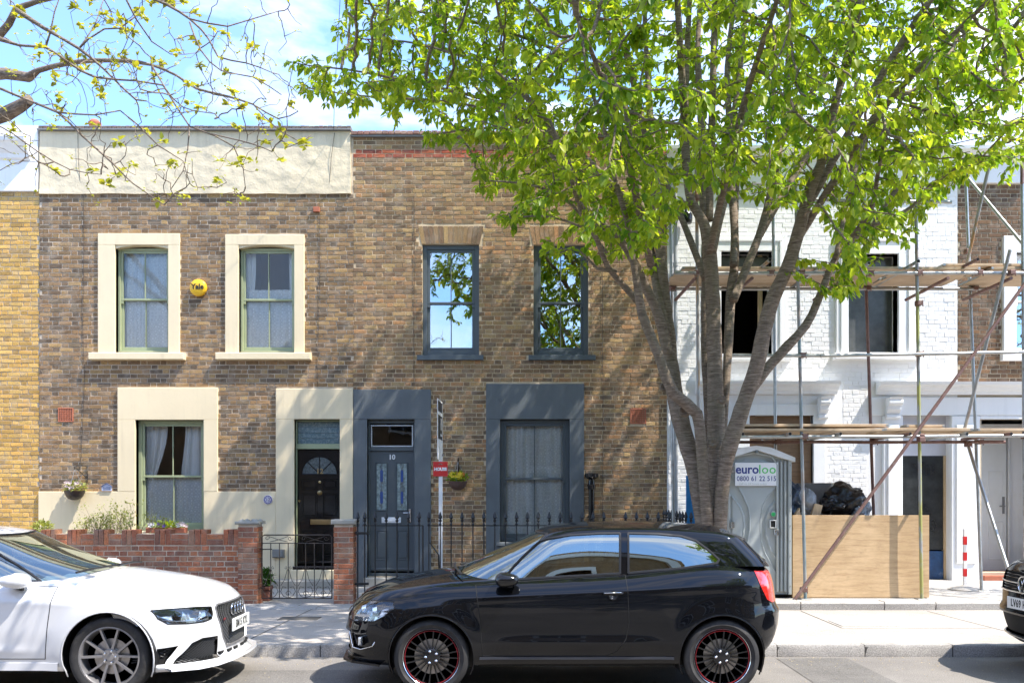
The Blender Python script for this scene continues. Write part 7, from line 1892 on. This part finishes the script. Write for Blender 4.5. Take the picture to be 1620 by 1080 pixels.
def bag(c, s, mat, label, seed, peak=0, n=3):
    bm = bmesh.new(); bmesh.ops.create_icosphere(bm, subdivisions=5, radius=1)
    for v in bm.verts:
        p = v.co.copy(); q = p*1.0+Vector((seed*3.1, seed, 0))
        rdg = 1-abs(noise.noise(q*1.6))*2; rd2 = 1-abs(noise.noise(q*3.4+Vector((5,2,1))))*2
        k = 1+.26*rdg+.12*rd2+.35*noise.noise(q*1.1)
        if p.z > .45 and peak: k += peak*max(0, 1-math.hypot(p.x+.15, p.y)/.6)**1.2
        v.co = Vector((p.x*s[0]*k, p.y*s[1]*k, max(p.z*s[2]*k, -s[2]*.75)))
    t = thing('rubbish_bag', label, 'rubbish bag', c)
    me = bpy.data.meshes.new('sack'); bm.to_mesh(me); bm.free(); me.shade_smooth(); me.materials.append(mat); o = bpy.data.objects.new('sack', me); COL.objects.link(o); o.parent = t; return t
bagb = plain('black_bin_bag', (.009,.009,.010), .28, .1, 3, 26, .012, .7); bagg = plain('grey_rubble_sack', (.30,.32,.34), .45, .15, 3, 22, .015, .8); bagu = plain('blue_grey_bag', (.06,.085,.12), .3, .3, 3, 24, .012, .7)
RY_ = HY_+.45
r3 = lambda px, py, Y=RY_: tuple(P3(px, py, Y))
bag(r3(1335, 797), (.27,.25,.22), bagb, 'biggest black bin bag heaped on top of the rubbish behind the plywood', 2.3, .55)
bag(r3(1318, 800, RY_-.15), (.16,.15,.10), bagb, 'flattened black bag trailing left from the rubbish heap', 5.3)
bag(r3(1362, 806, RY_-.2), (.11,.12,.12), bagg, 'small grey rubble sack at the right end of the rubbish heap', 7.7)
bag(r3(1254, 795), (.15,.2,.24), bagu, 'blue-grey plastic bag beside the portable toilet', 9.2)
bag(r3(1272, 800, RY_-.1), (.13,.16,.20), bagg, 'pale crumpled rubble sack behind the scaffold pole', 11.7)
m = MB(); T_ = lambda px, py, dy=0: P3(px, py, RY_+.35+dy)
pb = thing('plasterboard', 'dirty grey board leaning at the back of the rubbish heap', 'board', r3(1300, 790, RY_+.35))
q = [T_(1258, 764), T_(1338, 763), T_(1342, 815, -.1), T_(1262, 815, -.1)]
m.add([*q, *[p+Vector((0,.015,0)) for p in q]], [(0,1,2,3),(7,6,5,4),(0,4,5,1),(1,5,6,2),(2,6,7,3),(3,7,4,0)]); m.build('sheet', plain('dirty_plasterboard', (.26,.25,.23), .8, .25, 4, 30, .003, .4, dirt=((.12,.10,.09), 4, .45, .7, .6)), pb)
pb2 = thing('plasterboard', 'grey board end standing right of the big black bag', 'board', r3(1350, 790, RY_+.3)); m = MB()
q = [T_(1333, 772, -.05), T_(1362, 771, -.05), T_(1362, 815, -.12), T_(1336, 815, -.12)]
m.add([*q, *[p+Vector((0,.015,0)) for p in q]], [(0,1,2,3),(7,6,5,4),(0,4,5,1),(1,5,6,2),(2,6,7,3),(3,7,4,0)]); m.build('sheet', plain('grey_board', (.20,.20,.195), .8, .25, 4, 30, .003, .4), pb2)
pb3 = thing('plasterboard', 'pale cream board corner poking up behind the big black bag', 'board', r3(1330, 790, RY_+.2)); m = MB()
q = [T_(1316, 764, -.12), T_(1345, 765, -.12), T_(1349, 800, -.16), T_(1300, 800, -.16)]
m.add([*q, *[p+Vector((0,.012,0)) for p in q]], [(0,1,2,3),(7,6,5,4),(0,4,5,1),(1,5,6,2),(2,6,7,3),(3,7,4,0)]); m.build('sheet', plain('cream_board', (.62,.56,.44), .7, .1), pb3)
tb = thing('timber_offcut', 'chunky sawn timber offcut sticking up over the plywood edge', 'timber', r3(1290, 815, HY_+.15)); m = MB()
m.bar(P3(1284, 835, HY_+.16), P3(1294, 797, HY_+.14), .115, .09); m.build('timber', M['timber'], tb)
tb = thing('timber_offcut', 'pale wedge of timber beside the portable toilet at the hoarding edge', 'timber', r3(1258, 812, HY_+.12)); m = MB()
m.prism([(hxp(1257), 1.25), (hxp(1271), 1.25), (hxp(1268), hzp(803)), (hxp(1262), hzp(812))], HY_+.08, HY_+.16); m.build('timber', M['timber'], tb)
rb = MB()
for k in range(90):
    c = Vector((random.uniform(hxp(1230), hxp(1400)), HY_+random.uniform(.06,.7), 1.25+random.uniform(0,.09))); s = random.uniform(.02,.06)
    a = Vector((random.uniform(-1,1), random.uniform(-1,1), random.uniform(-.4,.4))).normalized()*s; rb.bar(c-a, c+a, s*.9, s*.7)
tag(rb.build('rubble', plain('broken_plaster_and_brick', (.42,.33,.28), .9, .5, 20), None), 'loose broken plaster and brick on top of the plywood hoarding heap', 'rubble', kind='stuff')
# ================================================================ SCAFFOLDING
sf = thing('scaffolding', 'steel tube scaffolding with two board decks across the white house', 'scaffolding', (PX(1400,13.9), 13.9, .22))
S1, S2 = 13.33, 14.43
def pole(a, b, mat='tin', r=.0242, name='tube'):
    a = Vector(a); b = Vector(b); q = MB(); n = 10; pts = [a.lerp(b, i/6)+Vector((random.uniform(-.003,.003),)*3) for i in range(7)]
    q.tube(pts, r, n); return q.build(name, M[mat], sf, smooth=40)
def paintpole(name, c):  # galvanised tube with an old coat of paint
    t = NT(name); f = t.noise(2.0, 5, .6, t.pos((3,3,.8))); col = t.ramp(f, [(.42, c), (.52, (.36,.37,.36)), (.7, (.26,.17,.12))]); t.bsdf(col, .5, .4, .5, t.bump(t.noise(60,4,.6), .3, .002)); M[name] = t.mat
paintpole('yellowish_tube', (.38,.37,.12)); paintpole('bluish_tube', (.17,.24,.25)); paintpole('orange_tube', (.42,.25,.12))
S = lambda px, py, Y: P3(px, py, Y)
g0 = .222
def upright(pxt, pyt, pxb, Y, mat): pole(S(pxt, pyt, Y), Vector((PX(pxb, Y), Y, g0)), mat, name='standard'); q = MB(); q.cbox(PX(pxb,Y)-.075, PX(pxb,Y)+.075, Y-.075, Y+.075, g0-.004, g0+.006, .002); q.build('base_plate', M['tin'], sf)
upright(1101, 215, 1108, S1, 'orange_tube'); upright(1258, 255, 1274, S1, 'bluish_tube'); upright(1449, 318, 1458, S1, 'yellowish_tube'); upright(1617, 226, 1622, S1, 'tin')
pole(S(1616.5, 221, S1-.05), S(1617, 290, S1-.05), 'rusty', name='standard')
upright(1060, 250, 1066, S2, 'tin'); upright(1223, 335, 1229, S2, 'tin'); upright(1366, 330, 1386, S2, 'rusty'); upright(1528, 280, 1553, S2, 'tin')
# ledgers, guard rails
pole(S(1160, 313, S1-.06), S(1505, 320, S1-.06)); pole(S(1068, 432, S1-.05), S(1640, 432, S1-.05)); pole(S(1062, 457, S2-.05), S(1560, 457, S2-.05))
pole(S(1150, 562, S1-.05), S(1314, 562, S1-.05)); pole(S(1298, 562.5, S1-.10), S(1650, 556, S1-.10))
pole(S(1160, 691, S1-.05), S(1640, 689, S1-.05), 'tin'); pole(S(1150, 699, S2-.05), S(1590, 699, S2-.05), 'rusty'); pole(S(1160, 690, S2+.1), S(1480, 690, S2+.1))
# braces
pole(S(1254, 952, S1-.12), S(1630, 437, S1-.12), 'rusty', name='brace'); pole(S(1598, 395, S1-.16), S(1523, 690, S1+.5), 'tin', name='brace'); pole(S(1571, 234, S1+.1), S(1528, 425, S1+.6), 'orange_tube', name='brace')
pole(S(1523, 272, S2), S(1640, 412, S1-.05), 'tin', name='brace'); pole(S(1530, 700, S2-.1), Vector((PX(1612, 12.9), 12.9, g0)), 'tin', name='brace')
# transoms poking out of the upper deck
for (px, py, m_) in [(1218,411,'orange_tube'),(1306,416,'tin'),(1375,416,'tin'),(1453,413,'bluish_tube'),(1547,410,'rusty')]:
    a = S(px, py, 12.95); z = a.z; a.z = z; b = Vector((a.x, S2+.12, z)); pole(a, b, m_, name='transom')
    q = MB(); q.lathe([(.020,-.001),(.020,.0)], tuple(a+Vector((0,-.002,0))), 12, 'y'); q.build('tube_end', M['gap'], sf)
for px in (1100, 1190, 1340, 1500, 1600): a = S(px, 440, S1-.1); pole(a, Vector((a.x-.05, S2+.1, a.z-.04)), 'rusty', name='transom')
for px in (1175, 1250, 1330, 1440, 1530, 1600): a = S(px, 686, S1-.22); pole(a, Vector((a.x, S2+.12, a.z)), random.choice(('tin','rusty','orange_tube')), name='transom'); q = MB(); q.lathe([(.020,-.001),(.020,.0)], tuple(a+Vector((0,-.002,0))), 12, 'y'); q.build('tube_end', M['gap'], sf)
def deck(z, spans, y0, n=5, wob=.0, end='board'):
    for (a, b) in spans:
        for k in range(n):
            yy = y0+.228*k; dx = random.uniform(-.08,.08); dz = random.uniform(0,.006)+wob*random.random(); q = MB()
            q.cbox(a+dx, b+dx, yy, yy+.222, z+dz, z+dz+.038, .004); o = q.build('board', M['board'], sf); 
            q = MB(); q.box(a+dx-.002, a+dx+.03, yy-.002, yy+.224, z+dz+.004, z+dz+.034); q.box(b+dx-.03, b+dx+.002, yy-.002, yy+.224, z+dz+.004, z+dz+.034); q.build('end_band', M['tin'], o)
zU = S(1300, 432, S1).z+.055; zL = S(1300, 689, S1).z+.055
deck(zU, [(PX(1073,S1), PX(1418,S1)), (PX(1418,S1)+.1, PX(1556,S1))], S1+.02)
deck(zU, [(PX(1556,S1)+.12, PX(1640,S1)+1)], S1+.02)
deck(zU+.046, [(PX(1500,S1), PX(1640,S1)+.8)], S1+.08, 3, .02)
deck(zL, [(PX(1160,S1), PX(1390,S1)), (PX(1390,S1)+.1, PX(1540,S1)), (PX(1540,S1)+.1, PX(1660,S1))], S1-.05, 5, .012)
deck(zL+.05, [(PX(1170,S1), PX(1400,S1)), (PX(1440,S1), PX(1500,S1))], S1+.0, 2, .02)
def coupler(px, py, Y):
    c = S(px, py, Y); q = MB(); q.lathe([(.042,-.035),(.046,-.02),(.046,.02),(.042,.035)], tuple(c), 8); q.cbox(c.x-.03, c.x+.045, c.y-.075, c.y-.03, c.z-.03, c.z+.03, .006); q.tube([(c.x+.05, c.y-.05, c.z-.05), (c.x+.05, c.y-.05, c.z+.04)], .008, 5); q.build('coupler', M['rusty'], sf)
for (px, py, Y) in [(1103,432,S1),(1103,313,S1),(1262,315,S1),(1266,432,S1),(1268,562,S1),(1271,690,S1),(1452,432,S1),(1453,319,S1),(1453,560,S1),(1455,690,S1),(1620,431,S1),(1620,690,S1),(1063,457,S2),(1227,457,S2),(1229,699,S2),(1371,457,S2),(1381,699,S2),(1540,457,S2),(1548,699,S2),(1270,932,S1),(1452,480,S1-.02),(1529,398,S2),(1218,432,S1),(1306,433,S1),(1375,433,S1),(1547,432,S1),(1598,432,S1-.05),(1455,695,S1-.08),(1530,703,S2-.1)]: coupler(px, py, Y)
# red and white marker post
mk = thing('marker_post', 'thin red and white striped marker post on a flat base by the white doorway', 'marker post', (PX(1526,14.6), 14.6, .22))
MYp = 14.6; x = PX(1526.5, MYp); m = MB(); m.lathe([(.24,0),(.24,.012),(.20,.03),(.07,.06),(.04,.07)], (x, MYp, .218), 20); m.build('base', M['concrete'], mk, smooth=30)
za, zb_ = .28, PZ(836, MYp); k = 0; zz = PZ(848, MYp); wsh = plain('white_reflective', (.78,.76,.74), .4, .05)
MB().cbox(x-.025, x+.025, MYp-.018, MYp+.018, .27, zb_, .004).build('post', wsh, mk)
for (a, b) in ((861,848),(886,873),(911,899)): MB().box(x-.027, x+.027, MYp-.020, MYp+.020, PZ(a,MYp), PZ(b,MYp)).build('red_stripe', M['redlens'] if False else plain('red_reflective', (.62,.02,.02), .4, .05), mk)
# ================================================================ OVERHEAD CABLES
cable([P3(541, -60, 15.0), P3(535, 60, 15.2), P3(529, 150, 15.6), P3(528, 206, FY-.08)], .005, 'thin black cable dropping from the sky to the cream parapet')
cable([P3(690, -40, 15.5), P3(683, 80, 15.5), P3(680, 150, 15.6), P3(674, 195, 15.8), P3(672, 212, FY-.09)], .0035, 'thin cable hanging behind the leaves at the left of the tree')
cable([P3(1380, 262, 15.5), P3(1450, 240, 14.8), P3(1552, 218, 14.0), P3(1625, 198, 13.4), P3(1760, 150, 12)], .008, 'black cable sloping across the sky above the right hand parapet')
# fallen blossom and grit along the gutter
m = MB()
for k in range(1500):
    x = random.uniform(-5.5, 6); y = KY-abs(random.gauss(0, .35)) if random.random() < .5 else random.uniform(7.2, 12.9)
    if y > KY-.01 and y < KY+.16: continue
    z = (.004 if y < KY else PVZ+.003); s = random.uniform(.004,.012); a = random.uniform(0, 6.28); c, d = math.cos(a)*s, math.sin(a)*s
    m.add([(x-c, y-d, z), (x+d*.6, y-c*.6, z+.002), (x+c, y+d, z), (x-d*.6, y+c*.6, z+.003)], [(0,1,2,3)])
tag(m.build('leaf_litter', plain('dry_bud_scales', (.48,.38,.20), .9, .5, 40), None, fixn=False), 'pale bud scales and grit scattered over road and pavement', 'leaf litter', kind='stuff')
# ================================================================ ACROSS THE STREET (seen only in the windows and the paintwork)
of = thing('terraced_house', 'brick terrace across the street, mirrored in the windows', 'houses', (0, -4, .1))
m = MB(); hs = []
for k in range(-5, 6):
    c = k*5.2; hs += [(c-1.9, c-.9, 1.1, 2.8), (c+.6, c+1.5, .2, 2.5), (c-1.9, c-.9, 4.0, 5.6), (c+.5, c+1.5, 4.0, 5.6)]
xs = MB(); ys = -4.0
m2_ = MB(); 
for part in (m2_,):
    zsplit = 0
wall_sheet(m2_, -29, 29, .1, 7.2, -4.25, hs, .12); 
m2_.box(-29, 29, -9, -8.9, .1, 7.1); m2_.add([(-29,-4.25,7.2),(29,-4.25,7.2),(29,-8.9,7.2),(-29,-8.9,7.2)], [(0,1,2,3)])
m2_.build('wall', M['brick12'], of, fixn=False)
m = MB(); g = MB()
for h in hs:
    for (a, b, c, d) in ((h[0]-.12, h[1]+.12, h[3], h[3]+.14), (h[0]-.12, h[1]+.12, h[2]-.12, h[2])): m.box(a, b, -4.14, -4.0, c, d) if False else m.box(a, b, -4.249, -4.20, c, d)
    m.box(h[0]-.12, h[0], -4.249, -4.205, h[2], h[3]); m.box(h[1], h[1]+.12, -4.249, -4.205, h[2], h[3]); m.box((h[0]+h[1])/2-.02, (h[0]+h[1])/2+.02, -4.34, -4.30, h[2], h[3]); m.box(h[0], h[1], -4.345, -4.305, (h[2]+h[3])/2-.02, (h[2]+h[3])/2+.02)
    g.box(h[0], h[1], -4.40, -4.36, h[2], h[3])
m.box(-29, 29, -4.249, -4.10, 6.7, 7.0); m.build('window_surrounds', M['whitep'], of); g.build('window_glass', plain('dark_window', (.02,.022,.025), .05, .2), of)
# a second leafy tree on the far pavement behind the camera
for (tx, ty, rz, lab) in ((8.4, -1.5, 4.0, 'leafy street tree across the road, mirrored in the car windows'),):
    t = big.copy(); COL.objects.link(t); t.location = (tx, ty, PVZ); t.rotation_euler = (0, 0, rz); t['label'] = lab
    for n_ in ('trunk', 'branches', 'crown'):
        src = [o for o in big.children if o.name.split('.')[0] == n_][0]; c = src.copy(); COL.objects.link(c); c.parent = t

t = lt.copy(); COL.objects.link(t); t.location = (14.0, 9.8, PVZ); t.rotation_euler = (0, 0, math.pi); t['label'] = 'budding street tree further along the kerb to the right'
for src in [o for o in lt.children if o.name.split('.')[0] in ('trunk', 'branches', 'buds')]: c = src.copy(); COL.objects.link(c); c.parent = t
